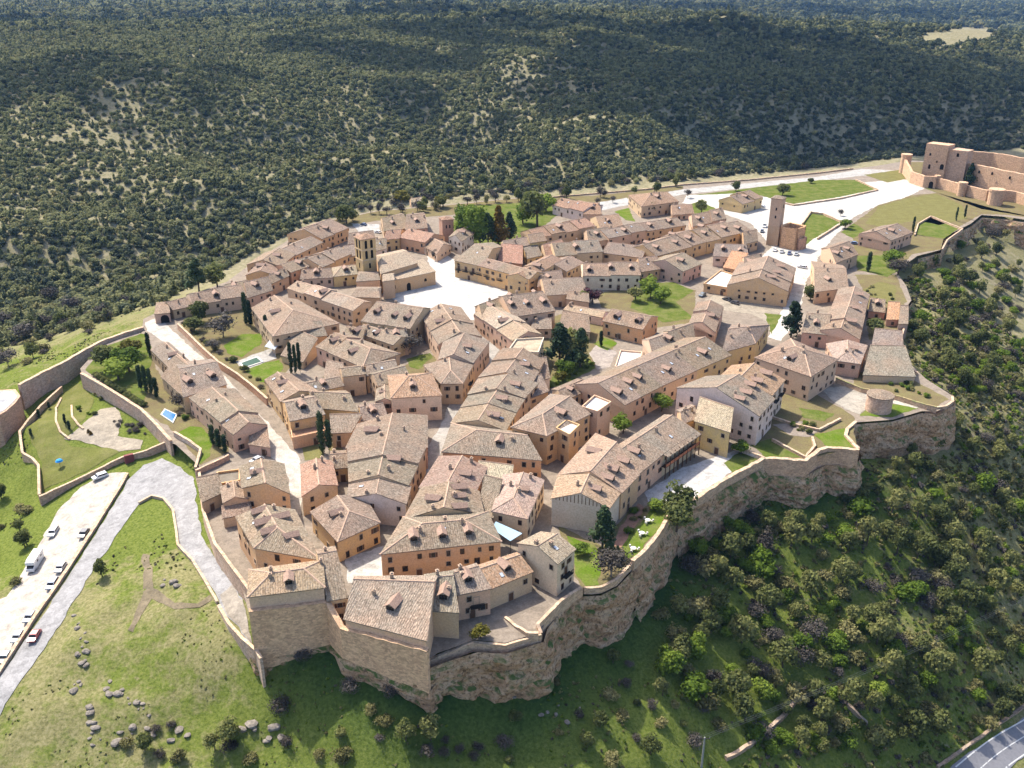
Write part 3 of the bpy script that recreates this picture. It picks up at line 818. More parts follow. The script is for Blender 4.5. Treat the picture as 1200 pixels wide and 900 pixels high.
# --- gable with louvres, arcade square
Q('house end with a blank grey wall and slatted gable above the lawn', 8, (647, 584), (713, 595), (726, 577), (655, 556), 'y', 'grey', 't', nowin=True, dormer=1, ridge=1, chim=1)
Q('long house with rows of dormers behind the slatted gable', 8, (655, 556), (728, 577), (748, 556), (698, 508), 'y', 'tan', 't', dormer=4, ridge=1)
E('arcaded house with a red wooden gallery on the small square', 7.5, (777, 531), (815, 505), (758, 506), (791, 484), k=0.35, roof='g', wall='tan', ridge=1, whole=True)
E('plain-roofed house joining the arcaded house and the dormer house', 7.5, (747, 556), (777, 531), (726, 527), (757, 507), k=0.35, roof='g', wall='tan', dormer=1)
Q('tan house with an archway at the corner of the small square', 8.5, (815, 493), (855, 506), (857, 488), (820, 475), 's', 'yellow', 'l')
E('tall white-walled house with a broad blind gable beside the archway house', 10, (889, 487), (907, 467), (847, 448), (872, 436), k=0.9, roof='g', wall='white', dormer=3, ridge=1)
E('tall house with a bright pink roof and stacked balconies', 10, (904, 463), (919, 445), (873, 436), (887, 422), k=0.7, roof='o', wall='white', dormer=2, ridge=1)
Q('big hipped mansion with a plain brown roof facing the terraced gardens', 9, (886, 419), (950, 441), (981, 421), (927, 397), 'x', 'tan', 'p', hip='12', ridge=1, chim=1)
# --- long terrace row
E('terrace row house with three dormers nearest the parapeted tower', 7.5, (732, 474), (775, 452), (702, 448), (745, 429), roof='p', wall='tan', dormer=3, ridge=1, k=0.8)
E('terrace row house with one dormer in the middle of the long row', 7.5, (775, 452), (817, 433), (745, 429), (785, 412), roof='p', wall='tan', dormer=1, sky=2, ridge=1, k=0.8)
E('terrace row house with an orange wall at the far end of the long row', 7.5, (817, 433), (856, 416), (785, 412), (820, 397), roof='p', wall='yellow', dormer=1, sky=2, ridge=1, k=0.8)
Q('yellow-fronted house with a hipped roof closing the long terrace row', 7.5, (846, 413), (885, 402), (901, 381), (858, 381), 'x', 'yellow', 'g', hip='2', chim=1, ridge=1)
Q('square house with a pink tiled roof beside the gravel lot', 5.5, (808, 378), (838, 389), (847, 362), (817, 357), 'y', 'pink', 'p')
Q('house with a pale skylight behind the long terrace row', 6.5, (766, 418), (813, 400), (810, 379), (754, 398), 'x', 'pink', 'g', sky=1, chim=2, dormer=1)
E('stone house with two dormers overlooking the small walled lawn', 6, (707, 376), (753, 386), (715, 362), (758, 369), roof='p', wall='orange', dormer=2, k=0.8)
Q('white terrace-roofed annex below the small walled lawn', 3.6, (722, 429), (748, 427), (751, 413), (728, 411), 'f', 'cream', 'W')
# --- north middle
E('white-plastered house with three dormers overlooking the green court', 6.5, (684, 323), (750, 324), (681, 309), (752, 308), roof='p', wall='white', dormer=3, k=0.8)
E('low jumble-roofed house left of the white-plastered house', 5.5, (640, 346), (688, 343), (646, 326), (686, 325), roof='p', wall='tan', chim=1)
E('long low garden shed roof beside the plum-coloured tree', 3.5, (661, 363), (705, 372), (661, 356), (706, 364), roof='l', wall='white', k=0.6)
E('large brown barn-like house with a glazed end above the green court', 6, (800, 318), (822, 309), (776, 305), (803, 295), roof='p', wall='pink', dormer=1)
E('row house with many dormers and slanting roof hatches north of the brown barn', 6, (770, 300), (828, 284), (762, 285), (812, 268), roof='p', wall='orange', dormer=5, k=0.8)
E('long row house with five dormers beside the upper square', 6, (829, 284), (882, 272), (815, 269), (868, 258), roof='p', wall='orange', dormer=5, k=0.8)
Q('low white house with a row of small windows below the five-dormer row', 5, (836, 300), (877, 302), (871, 288), (838, 288), 'x', 'white', 'g', dormer=2)
Q('small outbuilding with a vivid orange roof', 3.6, (848, 313), (869, 317), (875, 306), (857, 303), 's', 'orange', 'O')
E('tan house with a banded blank gable beside the gravel lot', 7, (923, 341), (932, 314), (890, 323), (897, 307), roof='p', wall='orange', dormer=3, chim=2)
Q('white roof terrace behind a long tan wall', 4, (826, 332), (873, 340), (873, 326), (845, 317), 'f', 'orange', 'W')
E('long north row with a patch of grey tiles', 6, (714, 279), (757, 271), (706, 269), (757, 261), roof='g', wall='tan', sky=2, k=0.8)
E('end house of the long north row with a roof balcony', 6, (757, 271), (803, 264), (758, 260), (800, 254), roof='p', wall='orange', dormer=2, k=0.8)
E('wide grey-roofed house in the northern middle', 6, (652, 300), (706, 296), (645, 284), (704, 283), roof='g', wall='tan', chim=1)
E('low-fronted house with three dark windows in the northern middle', 5, (706, 296), (752, 302), (714, 284), (744, 287), roof='g', wall='tan')
E('long house with a salmon roof along the park', 6, (629, 279), (697, 266), (622, 269), (686, 256), roof='o', wall='tan', k=0.8)
Q('small salmon-roofed house with roof lights near the park', 5, (704, 268), (730, 265), (720, 252), (692, 255), 'x', 'tan', 'o', sky=3)
E('long red-roofed house with a line of white windows by the north road', 5.5, (648, 240), (683, 249), (650, 231), (690, 238), roof='r', wall='white', k=0.8, sky=2)
Q('red-roofed house end beside the pale yard', 5, (684, 251), (705, 251), (700, 240), (688, 238), 'x', 'pink', 'r')
Q('large block with a red hipped roof beside the north road', 6.5, (752, 242), (795, 236), (782, 225), (737, 229), 'x', 'tan', 'r', hip='12', chim=1)
Q('low house with a rusty roof behind the large red-roofed block', 3.2, (788, 252), (813, 250), (808, 242), (785, 242), 'x', 'tan', 'r')
E('yellow house standing alone by the walled green field', 5.5, (870, 239), (893, 233), (863, 229), (886, 222), roof='p', wall='yellow')
# --- church quarter
E('red-roofed house with an orange gable at the gorge edge', 6, (377, 280), (408, 268), (360, 267), (389, 256), roof='p', wall='orange')
E('house with a grey-patched roof on the gorge edge', 6, (345, 300), (378, 284), (337, 288), (368, 276), roof='g', wall='orange')
Q('house with deep eaves at the west end of the church street', 5.5, (290, 349), (319, 340), (313, 326), (285, 331), 'x', 'pink', 'p')
E('gabled house with a pale ridge on the west edge', 6, (322, 322), (328, 309), (303, 318), (316, 303), roof='p', wall='orange', ridge=1)
E('orange-walled house facing the bend of the church street', 6.5, (328, 312), (346, 298), (318, 297), (334, 286), roof='p', wall='orange')
E('long low house with a pinkish roof along the west wall', 5, (227, 357), (289, 348), (225, 344), (286, 334), roof='p', wall='pink', k=0.8, ridge=1)
E('low house end beside the western gateway', 4, (203, 363), (227, 358), (198, 354), (224, 346), roof='p', wall='pink', k=0.8)
E('house with many chimneys and a grey roof facing the church tower', 6.5, (378, 313), (411, 299), (371, 299), (403, 289), roof='g', wall='orange', chim=3)
E('orange house with brown openings facing the church street', 6, (341, 319), (374, 308), (344, 305), (374, 297), roof='p', wall='orange')
Q('small round-ended chapel house under the church tower', 5, (391, 324), (419, 321), (415, 311), (389, 314), 'x', 'yellow', 'l', hip='1')
E('ochre house with red roof behind the church nave', 6, (467, 278), (498, 284), (477, 267), (505, 273), roof='o', wall='orange')
Q('narrow ochre house front beside the church tower', 6, (450, 281), (468, 279), (474, 270), (456, 272), 'x', 'yellow', 'o')
Q('grey-roofed house by the white yard on the north edge', 5, (450, 271), (478, 267), (470, 250), (446, 256), 'x', 'tan', 'p', dormer=1)
Q('house with a tall chimney on the north edge', 5.5, (475, 269), (501, 267), (496, 249), (477, 251), 'x', 'pink', 'p', chim=2)
Q('pale two-storey house with a loggia by the park', 7, (526, 278), (541, 283), (555, 273), (538, 266), 'y', 'white', 'p')
Q('low pale gable house below the brick tower', 4, (512, 298), (528, 288), (511, 278), (495, 287), 'y', 'cream', 'p')
Q('grey-roofed corner house on the north side of the main square', 8, (533, 305), (566, 312), (588, 289), (578, 284), 'x', 'orange', 's')
E('long ochre house with balconies on the north side of the main square', 8, (560, 311), (620, 327), (568, 302), (616, 315), roof='p', wall='yellow', k=0.8, chim=2, ridge=1)
E('ochre wing running east from the main square', 7.5, (621, 328), (659, 305), (616, 315), (648, 298), roof='o', wall='yellow', k=0.8, dormer=1, ridge=1)
Q('ochre house with tall windows closing the inner court', 7, (590, 292), (640, 284), (632, 275), (588, 284), 'x', 'yellow', 'p')
Q('red brick shed roof inside the court', 4.5, (584, 306), (612, 309), (612, 297), (588, 295), 's', 'brick', 'r')
Q('grey shed in the inner court', 4, (618, 303), (635, 299), (625, 288), (610, 290), 's', 'yellow', 'g')
E('house with a faded roof right of the inner court', 5.5, (664, 318), (684, 308), (652, 308), (668, 300), roof='p', wall='tan', k=0.8)
Q('farm house with a mossy roof among trees beyond the north edge', 4.5, (483, 243), (499, 241), (494, 233), (480, 235), 'x', 'tan', 'l', zg=-5)
# --- right side
Q('house with a smooth brown roof on the street to the castle', 5.5, (955, 342), (994, 337), (987, 311), (951, 306), 'x', 'tan', 'p')
Q('house with reddish roof ridges at the garden corner by the castle street', 5.5, (980, 308), (1005, 298), (984, 284), (963, 291), 'x', 'tan', 'p', dormer=2)
Q('gabled house with a light ridge and three hatches on the eastern side', 6.5, (972, 367), (1012, 373), (1019, 345), (983, 338), 'y', 'tan', 'p', dormer=2, ridge=1)
Q('house with a pale skylight on the eastern side above the low hip house', 6.5, (962, 387), (1007, 398), (1013, 372), (972, 366), 'y', 'tan', 'p', sky=1, chim=1, ridge=1)
Q('low house with a small dark window behind the hipped mansion', 5.5, (940, 389), (970, 392), (974, 367), (948, 366), 'x', 'tan', 'g', dormer=1)
Q('small house with a pale hipped roof beside the stepped sheds', 5.5, (979, 422), (1008, 426), (1016, 405), (969, 403), 'y', 'tan', 'l', hip='1')
Q('upper shed with a striped roof on the east wall', 3.0, (1020, 416), (1058, 417), (1055, 400), (1024, 397), 's', 'stone', 's', nowin=True)
Q('lower shed with a striped roof on the east wall', 2.8, (1012, 439), (1072, 441), (1058, 419), (1019, 418), 's', 'stone', 's', nowin=True)
Q('tiny hut with an orange roof on the east edge', 3.0, (1039, 374), (1053, 374), (1053, 363), (1040, 362), 's', 'brick', 'O')
Q('small hut with a pink roof beside the orange-roofed hut', 2.6, (1053, 379), (1064, 379), (1063, 367), (1054, 367), 's', 'pink', 'p')
E('house with a blank tan gable beside the walled green plots', 6, (1044, 282), (1069, 273), (1030, 270), (1056, 261), roof='p', wall='tan', sky=2)
Q('low reddish hut with a beam porch in the eastern garden', 3, (1018, 364), (1037, 366), (1036, 352), (1020, 350), 'x', 'brick', 'p', zg=0)

# --- small houses and lean-tos that close the gaps
Q('small house tucked behind the long low pinkish house', 5, (262, 345), (292, 339), (290, 329), (266, 334), 'x', 'pink', 'p')
Q('small orange house at the bend of the church street', 5.5, (317, 333), (338, 323), (332, 314), (315, 323), 'x', 'orange', 'p')
Q('low pinkish house on the pale yard below the church street', 4.5, (352, 327), (390, 325), (386, 315), (356, 317), 'x', 'pink', 'p', chim=2)
Q('house pressed against the back of the church tower', 6, (404, 302), (428, 297), (424, 286), (402, 290), 'x', 'orange', 'g')
Q('low house between church tower and white yard', 5.5, (408, 286), (440, 282), (436, 272), (410, 275), 'x', 'tan', 'p', dormer=1)
Q('narrow grey-walled house right of the church tower', 6.5, (440, 294), (453, 291), (453, 281), (442, 282), 'x', 'grey', 'g')
Q('small house left of the jumble-roofed house', 5.5, (630, 336), (660, 331), (656, 318), (634, 320), 'x', 'tan', 'p', chim=1)
Q('low house between the white-plastered house and the brown barn', 5, (749, 319), (773, 315), (767, 301), (746, 304), 'x', 'orange', 'p')
Q('narrow house behind the tan banded gable', 6, (872, 319), (894, 313), (889, 298), (870, 302), 'x', 'tan', 'p', dormer=1)
Q('lean-to kitchen house below the orange hipped roof', 5, (424, 493), (453, 487), (447, 471), (420, 475), 'x', 'tan', 'g', chim=1)
Q('long stone outhouse in the conifer garden', 3.8, (655, 385), (691, 389), (689, 377), (660, 373), 's', 'stone', 'p')
Q('low terrace house wing beside the hatch-roofed house', 5, (622, 466), (642, 458), (634, 446), (618, 452), 's', 'tan', 'g')
Q('lean-to on the flank of the pinkish-sloped house', 5, (628, 448), (644, 442), (640, 428), (628, 430), 's', 'white', 'p')
Q('low house wing behind the massive square house', 6, (660, 470), (690, 456), (676, 444), (648, 456), 'x', 'tan', 'p')
Q('small house in the row between gallery house and archway house', 7, (800, 496), (818, 489), (810, 474), (794, 481), 'x', 'tan', 'g', chim=1)
Q('narrow yard house left of the pale-roofed house with chimneys', 5.5, (560, 600), (578, 606), (588, 575), (568, 570), 's', 'tan', 'p')
Q('lean-to in front of the yard houses at the road bend', 3.0, (262, 607), (294, 600), (292, 592), (262, 597), 's', 'tan', 'p', nowin=True)
Q('small wing behind the many-sided house', 6, (404, 394), (424, 398), (432, 386), (408, 382), 'x', 'tan', 'p', chim=1)
Q('orange-walled kitchen wing below the many-sided house', 4.5, (408, 432), (432, 428), (428, 418), (404, 422), 's', 'orange', 'p')
Q('stone wing stepping down from the dormered house to the bare tree', 6, (452, 400), (478, 398), (476, 386), (450, 386), 'x', 'tan', 'g', chim=2)
Q('house wing facing the dark alley beside the orange hipped roof', 6.5, (440, 470), (462, 470), (460, 452), (442, 456), 'y', 'stone', 'g')
Q('brick lean-to behind the ochre court house', 5, (640, 300), (664, 292), (652, 282), (632, 288), 'x', 'tan', 'o')
Q('low barn between the salmon roof and the grey-roofed house', 5, (690, 284), (716, 280), (708, 268), (684, 272), 'x', 'tan', 'p', sky=1)
Q('small roof beside the plum-coloured tree', 4.5, (664, 350), (690, 354), (690, 344), (668, 342), 'x', 'tan', 'p')
Q('house in the second row behind the five-dormer row', 5.5, (812, 266), (850, 258), (842, 248), (808, 254), 'x', 'tan', 'p', dormer=2)
Q('small house at the corner of the upper square', 5, (872, 286), (888, 282), (884, 271), (868, 274), 'x', 'orange', 'p')

def poly_xy(h): return [(v.x, v.y) for v in h['c']]
WIN = {}
def win_mesh():
    for nm, fr in (('stone', 'frame_stone'), ('wood', 'frame_wood')):
        m = MB()
        w, hh, t = 0.5, 0.65, 0.14
        m.box(-w - t, -w, -0.05, 0.09, -hh - t, hh + t); m.box(w, w + t, -0.05, 0.09, -hh - t, hh + t)
        m.box(-w, w, -0.05, 0.09, hh, hh + t); m.box(-w - 0.05, w + 0.05, -0.05, 0.15, -hh - t, -hh)
        WIN[nm] = m.mesh('window', fr)
    m = MB()
    m.box(-0.56, -0.5, -0.05, 0.06, -0.7, 0.7); m.box(0.5, 0.56, -0.05, 0.06, -0.7, 0.7); m.box(-0.5, 0.5, -0.05, 0.06, 0.65, 0.72); m.box(-0.6, 0.6, -0.05, 0.14, -0.76, -0.65)
    m.box(-1.06, -0.58, 0.0, 0.07, -0.66, 0.66, 1); m.box(0.58, 1.06, 0.0, 0.07, -0.66, 0.66, 1)
    WIN['shut'] = m.mesh('window', ['frame_stone', 'door_wood'])
    m = MB(); m.box(-0.5, 0.5, -0.05, 0.03, -0.65, 0.65); m.box(-0.03, 0.03, 0.03, 0.05, -0.65, 0.65, 1)
    WIN['pane'] = m.mesh('pane', ['pane_glass', 'frame_wood'])
    m = MB(); m.box(-0.75, -0.6, -0.05, 0.10, 0, 2.3); m.box(0.6, 0.75, -0.05, 0.10, 0, 2.3); m.box(-0.75, 0.75, -0.05, 0.12, 2.15, 2.4)
    m.box(-0.6, 0.6, -0.05, 0.04, 0, 2.15, 1)
    WIN['door'] = m.mesh('door', ['frame_stone', 'door_wood'])
    m = MB(); m.box(-0.33, 0.33, -0.33, 0.33, -1.2, 0.9); m.box(-0.42, 0.42, -0.42, 0.42, 0.9, 1.0, 1); m.box(-0.2, 0.2, -0.2, 0.2, 1.0, 1.2)
    WIN['chim'] = m.mesh('chimney', ['frame_stone', 'ridge_mortar'])
    # dormer: faces local -Y (downslope), roof ridge back into the slope
    m = MB()
    m.box(-0.75, 0.75, 0.0, 2.2, -0.6, 0.85)
    m.poly([(-0.75, 0, 0.85), (0.75, 0, 0.85), (0, 0, 1.3)])
    WIN['dorm'] = m.mesh('dormer', 'frame_stone')
    m = MB()
    for s in (-1, 1):
        a = [(s * 0.98, -0.25, 0.76), (0, -0.25, 1.42), (0, 3.0, 1.42), (s * 0.98, 2.4, 0.76)]
        bq = [(x, y, z - 0.12) for x, y, z in a]
        for f in ([a[0], a[1], a[2], a[3]], [bq[3], bq[2], bq[1], bq[0]], [bq[0], bq[1], a[1], a[0]], [bq[0], a[0], a[3], bq[3]]):
            m.poly(f if s < 0 else f[::-1])
    WIN['dormroof'] = m.mesh('dormer_roof', 'dormer_tiles')
    m = MB(); m.box(-0.64, 0.64, -0.03, 0.05, -0.1, 0.8)
    WIN['dormpane'] = m.mesh('pane', 'pane_glass')
    m = MB(); m.box(-0.45, 0.45, -0.65, 0.65, 0.0, 0.12); m.box(-0.38, 0.38, -0.58, 0.58, 0.12, 0.135, 1)
    WIN['sky'] = m.mesh('skylight', ['frame_wood', 'skylight_glass'])
win_mesh()

def roof_slabs(polys, th=0.24):
    """each polygon (ccw from above) becomes a slab; returns mesh lists plus uv"""
    V, F, UV = [], [], []
    for poly, du in polys:
        n = len(poly); b = len(V)
        nrm = (poly[1] - poly[0]).cross(poly[2] - poly[0]).normalized()
        u = du.normalized(); dn = nrm.cross(u)
        V += [p.copy() for p in poly] + [p - Vector((0, 0, th)) for p in poly]
        F.append([b + i for i in range(n)]); UV.append([(p.dot(u), p.dot(dn)) for p in poly])
        F.append([b + n + i for i in range(n)][::-1]); UV.append([(p.dot(u), p.dot(dn)) for p in poly][::-1])
        for i in range(n):
            j = (i + 1) % n
            F.append([b + n + i, b + n + j, b + j, b + i]); UV.append([(0, 0), (1, 0), (1, 0.2), (0, 0.2)])
    return V, F, UV

rngH = random.Random(11)
def ridge_cap(cm, a, b, wcap):
    d = b - a
    s = Vector((-d.y, d.x, 0)).normalized() * wcap
    up = Vector((0, 0, 0.16))
    ring = lambda p: [p - s - Vector((0, 0, 0.12)), p - s * 0.6 + up * 0.6, p + up, p + s * 0.6 + up * 0.6, p + s - Vector((0, 0, 0.12))]
    A, B = ring(a), ring(b)
    for k in range(4): cm.poly([A[k], B[k], B[k + 1], A[k + 1]])
    cm.poly(A); cm.poly(B[::-1])
def segments(H, rng):
    """long straight roofs are really several joined roofs at slightly different heights"""
    if H['typ'] != 'gable' or H.get('hip', '') or H.get('whole'): return None
    c = H['c']; ln = ((c[1] - c[0]).length + (c[2] - c[3]).length) / 2
    n = int(ln / rng.uniform(8.5, 11))
    if n < 2: return None
    cuts = [0] + sorted(min(0.95, max(0.05, k / n + rng.uniform(-0.12, 0.12) / n * 2)) for k in range(1, n)) + [1]
    out = []
    for k in range(n):
        kk = rng.uniform(0.68, 1.15)
        out.append((cuts[k], cuts[k + 1], rng.choice((0.0, 0.35, 0.6, 0.9)) if k % 2 else rng.choice((0.0, 0.0, 0.25)), (kk * rng.uniform(0.92, 1.1), kk, kk * rng.uniform(0.9, 1.12))))
    return out
def build_house(H):
    c = H['c']; typ = H['typ']; rng = rngH
    if (c[1] - c[0]).cross(c[2] - c[0]).z < 0:
        c = [c[1], c[0], c[3], c[2]]
        if H['r']: H['r'] = (H['r'][1], H['r'][0]); H['hip'] = H.get('hip', '').translate(str.maketrans('12', '21'))
    ce = sum(c, Vector()) / 4
    for p_ in c:                     # eaves reach out over the lanes
        w_ = Vector((p_.x - ce.x, p_.y - ce.y, 0)).normalized() * 0.5; p_.x += w_.x; p_.y += w_.y
    H['c'] = c
    zg = H.get('zg', 0.0)
    cen = sum(c, Vector()) / 4
    root = empty('house', (cen.x, cen.y, zg))
    tag(root, H['label'], 'house', 'houses of the old town')
    O = Vector((cen.x, cen.y, zg))
    W = [p + (Vector((cen.x - p.x, cen.y - p.y, 0))).normalized() * (0.42 if typ != 'flat' else 0.05) for p in c]
    zb = []
    for p in W:
        g = min(float(zat(p.x + dx, p.y + dy)) for dx in (-2, 0, 2) for dy in (-2, 0, 2))
        zb.append(min(g, zg) - 0.8)
    zlow = min(zb)
    m = MB()
    tint = [x * rng.uniform(0.92, 1.08) for x in WALLC[H['wall']]]
    L = [p - O for p in W]
    rl = [r - O for r in H['r']] if H['r'] else None
    hip = H.get('hip', '')
    ztop = [p.z for p in L]
    segs = H['segs'] = segments(H, rng)
    for i in range(4):
        j = (i + 1) % 4
        a, b = L[i], L[j]
        pts = [Vector((a.x, a.y, zlow - zg)), Vector((b.x, b.y, zlow - zg)), Vector((b.x, b.y, b.z)), Vector((a.x, a.y, a.z))]
        if typ == 'gable' and i == 1 and '2' not in hip:
            ap = rl[1]; mid = (a + b) / 2
            q = Vector((ap.x, ap.y, ap.z - 0.12)); t = (q.xy - a.xy).dot((b.xy - a.xy)) / max(1e-6, (b.xy - a.xy).length_squared)
            w = a.lerp(b, min(max(t, 0.1), 0.9)); pts = pts[:3] + [Vector((w.x, w.y, q.z))] + pts[3:]
        if typ == 'gable' and i == 3 and '1' not in hip:
            ap = rl[0]
            q = Vector((ap.x, ap.y, ap.z - 0.12)); t = (q.xy - a.xy).dot((b.xy - a.xy)) / max(1e-6, (b.xy - a.xy).length_squared)
            w = a.lerp(b, min(max(t, 0.1), 0.9)); pts = pts[:3] + [Vector((w.x, w.y, q.z))] + pts[3:]
        m.poly(pts)
    wallo = m.build('wall', 'wall_masonry', root, tint)
    # roof
    pl = [p - O for p in c]
    dormers = []
    if segs:
        polys, caps = [], []
        ro = None
        for k, (t0, t1, dz, tint_k) in enumerate(segs):
            up = Vector((0, 0, dz))
            q = [pl[0].lerp(pl[1], t0) + up, pl[0].lerp(pl[1], t1) + up, pl[3].lerp(pl[2], t1) + up, pl[3].lerp(pl[2], t0) + up]
            s1, s2 = rl[0].lerp(rl[1], t0) + up, rl[0].lerp(rl[1], t1) + up
            V, F, UV = roof_slabs([([q[0], q[1], s2, s1], q[1] - q[0]), ([q[2], q[3], s1, s2], q[3] - q[2])])
            r_ = mesh_obj('roof', V, F, 'roof_tiles', root, color=[x * tint_k[i_] for i_, x in enumerate(ROOFC[H['roof']])])
            uvl = r_.data.uv_layers.new(name='UVMap'); uvl.data.foreach_set('uv', [x for f in UV for co in f for x in co])
            ro = ro or r_
            cm = MB(); ridge_cap(cm, s1, s2, 0.26); cm.build('ridge_tiles', 'ridge_mortar', r_)
            if dz > 0.02 or True:
                wm = MB()   # wall up to a raised roof, both party gables
                for e, (u0, u1, ap) in enumerate(((q[3], q[0], s1), (q[1], q[2], s2))):
                    lo = Vector((0, 0, -1.6)); ins = (q[1] - q[0]).normalized() * (0.06 if e == 0 else -0.06)
                    wm.poly([u0 + lo + ins, u1 + lo + ins, u1 + ins - Vector((0, 0, 0.1)), ap + ins - Vector((0, 0, 0.1)), u0 + ins - Vector((0, 0, 0.1))])
                cdir = [(Vector((-p_.x, -p_.y, 0))).normalized() * 0.40 for p_ in q]
                for (ia, ib) in ((0, 1), (2, 3)):
                    A_, B_ = q[ia] + cdir[ia], q[ib] + cdir[ib]
                    if dz > 0.02: wm.poly([A_ - Vector((0, 0, dz + 0.3)), B_ - Vector((0, 0, dz + 0.3)), B_, A_])
                wm.build('party_wall', 'wall_masonry', root, tint)
    elif typ == 'gable':
        r1, r2 = rl
        polys = [([pl[0], pl[1], r2, r1], pl[1] - pl[0]), ([pl[2], pl[3], r1, r2], pl[3] - pl[2])]
        caps = [(r1, r2)]
        if '2' in hip: polys.append(([pl[1], pl[2], r2], pl[2] - pl[1])); caps += [(pl[1], r2), (pl[2], r2)]
        if '1' in hip: polys.append(([pl[3], pl[0], r1], pl[0] - pl[3])); caps += [(pl[0], r1), (pl[3], r1)]
    elif typ == 'shed':
        polys = [([pl[0], pl[1], pl[2], pl[3]], pl[1] - pl[0])]; caps = [(pl[3], pl[2])]
    if segs:
        pass
    elif typ != 'flat':
        V, F, UV = roof_slabs(polys)
        tn = rng.uniform(0.72, 1.15); rc = [x * tn * rng.uniform(0.9, 1.1) for x in ROOFC[H['roof']]]
        ro = mesh_obj('roof', V, F, 'roof_tiles', root, color=rc)
        uvl = ro.data.uv_layers.new(name='UVMap')
        flat = [co for f in UV for co in f]
        uvl.data.foreach_set('uv', [x for co in flat for x in co])
        cm = MB()
        for a, b in caps:
            d = b - a
            if d.length < 0.5: continue
            wcap = 0.28 if H.get('ridge') else 0.18
            ridge_cap(cm, a, b, wcap)
        if cm.f: cm.build('ridge_tiles', 'ridge_mortar', ro)
    else:
        ro = None
        zt = c[0].z - zg
        fm = MB()
        fm.poly([Vector((p.x, p.y, zt - 0.5)) for p in pl])
        fm.build('roof_terrace', 'white_plaster' if H['roof'] == 'W' else 'pale_paving', root, color=ROOFC.get(H['roof'], (0.7, 0.68, 0.63)))
        pm = MB()
        for i in range(4):
            a, b = pl[i], pl[(i + 1) % 4]
            n = Vector(((b - a).y, -(b - a).x, 0)).normalized() * 0.16
            q = [a - n, b - n, b + n, a + n]
            pm.prism([(p.x, p.y) for p in q], zt - 0.9, zt + 0.12 + 0.004 * i)
        pm.build('parapet', 'wall_masonry', root, tint)
    # dormers, skylights, chimneys on the two main slopes (more on the one that faces the viewer's side)
    if typ == 'gable':
        r1, r2 = rl
        slopes = []
        for (a, b, t1, t2) in ((pl[0], pl[1], r1, r2), (pl[2], pl[3], r2, r1)):
            nrm = (b - a).cross(t1 - a).normalized()
            toward = nrm.y
            slopes.append((toward, a, b, t1, t2))
        slopes.sort(key=lambda s: s[0])
        def spot(sl, u, v):
            _, a, b, t1, t2 = sl
            lo = a.lerp(b, u); hi = t1.lerp(t2, u)
            dzz = 0.0
            if segs:
                uu = u if (a - pl[0]).length < 1e-4 else 1 - u
                dzz = next((dz for t0, t1, dz, _k in segs if t0 <= uu <= t1), 0.0)
            q = lo.lerp(hi, v); q.z += dzz
            return q, (b - a).normalized(), (hi - lo)
        nd, ns, nc = H.get('dormer', rng.choice((0, 0, 1, 1))), H.get('sky', rng.choice((0, 0, 1))), H.get('chim', 0) + rng.choice((1, 1, 2))
        if H.get('nowin'): nd, ns = H.get('dormer', 0), H.get('sky', 0)
        for k in range(nd):
            sl = slopes[0] if (k < 3 or nd < 4) else slopes[1]
            nn = min(nd, 3) if sl is slopes[0] else nd - 3
            kk = k if sl is slopes[0] else k - 3
            u = (kk + 0.5) / nn + rng.uniform(-0.06, 0.06)
            p, ex, up = spot(sl, u, 0.42 + rng.uniform(-0.08, 0.08))
            ez = Vector((0, 0, 1)); ey = ez.cross(ex).normalized(); ex = ey.cross(ez)
            span = Vector((up.x, up.y)).length
            s = min(1.35, max(0.65, span / 4.2)) * rng.uniform(0.85, 1.05)
            M = Matrix(((ex.x * s, ey.x * s, 0, p.x), (ex.y * s, ey.y * s, 0, p.y), (0, 0, s, p.z), (0, 0, 0, 1)))
            d = inst('dormer', WIN['dorm'], root, M)
            inst('dormer_roof', WIN['dormroof'], d)
            inst('pane', WIN['dormpane'], d)
        for k in range(ns):
            sl = slopes[0] if k % 3 != 2 else slopes[1]
            p, ex, up = spot(sl, min(0.88, max(0.1, (k + 0.6) / (ns + 0.4) + rng.uniform(-0.1, 0.1))), 0.5 + rng.uniform(-0.15, 0.2))
            ey = up.normalized(); ez = ex.cross(ey).normalized(); ex2 = ey.cross(ez)
            M = Matrix(((ex2.x, ey.x, ez.x, p.x), (ex2.y, ey.y, ez.y, p.y), (ex2.z, ey.z, ez.z, p.z), (0, 0, 0, 1)))
            inst('skylight', WIN['sky'], ro, M)
        for k in range(nc):
            sl = slopes[k % 2]
            p, ex, up = spot(sl, min(0.92, max(0.08, (k + rng.random()) / nc)), 0.72 + rng.uniform(-0.15, 0.15))
            s = rng.uniform(0.85, 1.15)
            inst('chimney', WIN['chim'], ro, Matrix.Translation(p) @ Matrix.Rotation(math.atan2(ex.y, ex.x), 4, 'Z') @ Matrix.Diagonal((s, s, rng.uniform(0.9, 1.4), 1)))
    # windows and a door on the walls that stand free
    if H.get('nowin'):
        blank = 0.95
    else:
        blank = 0.30
    near = cen.y < 330
    doors = 0
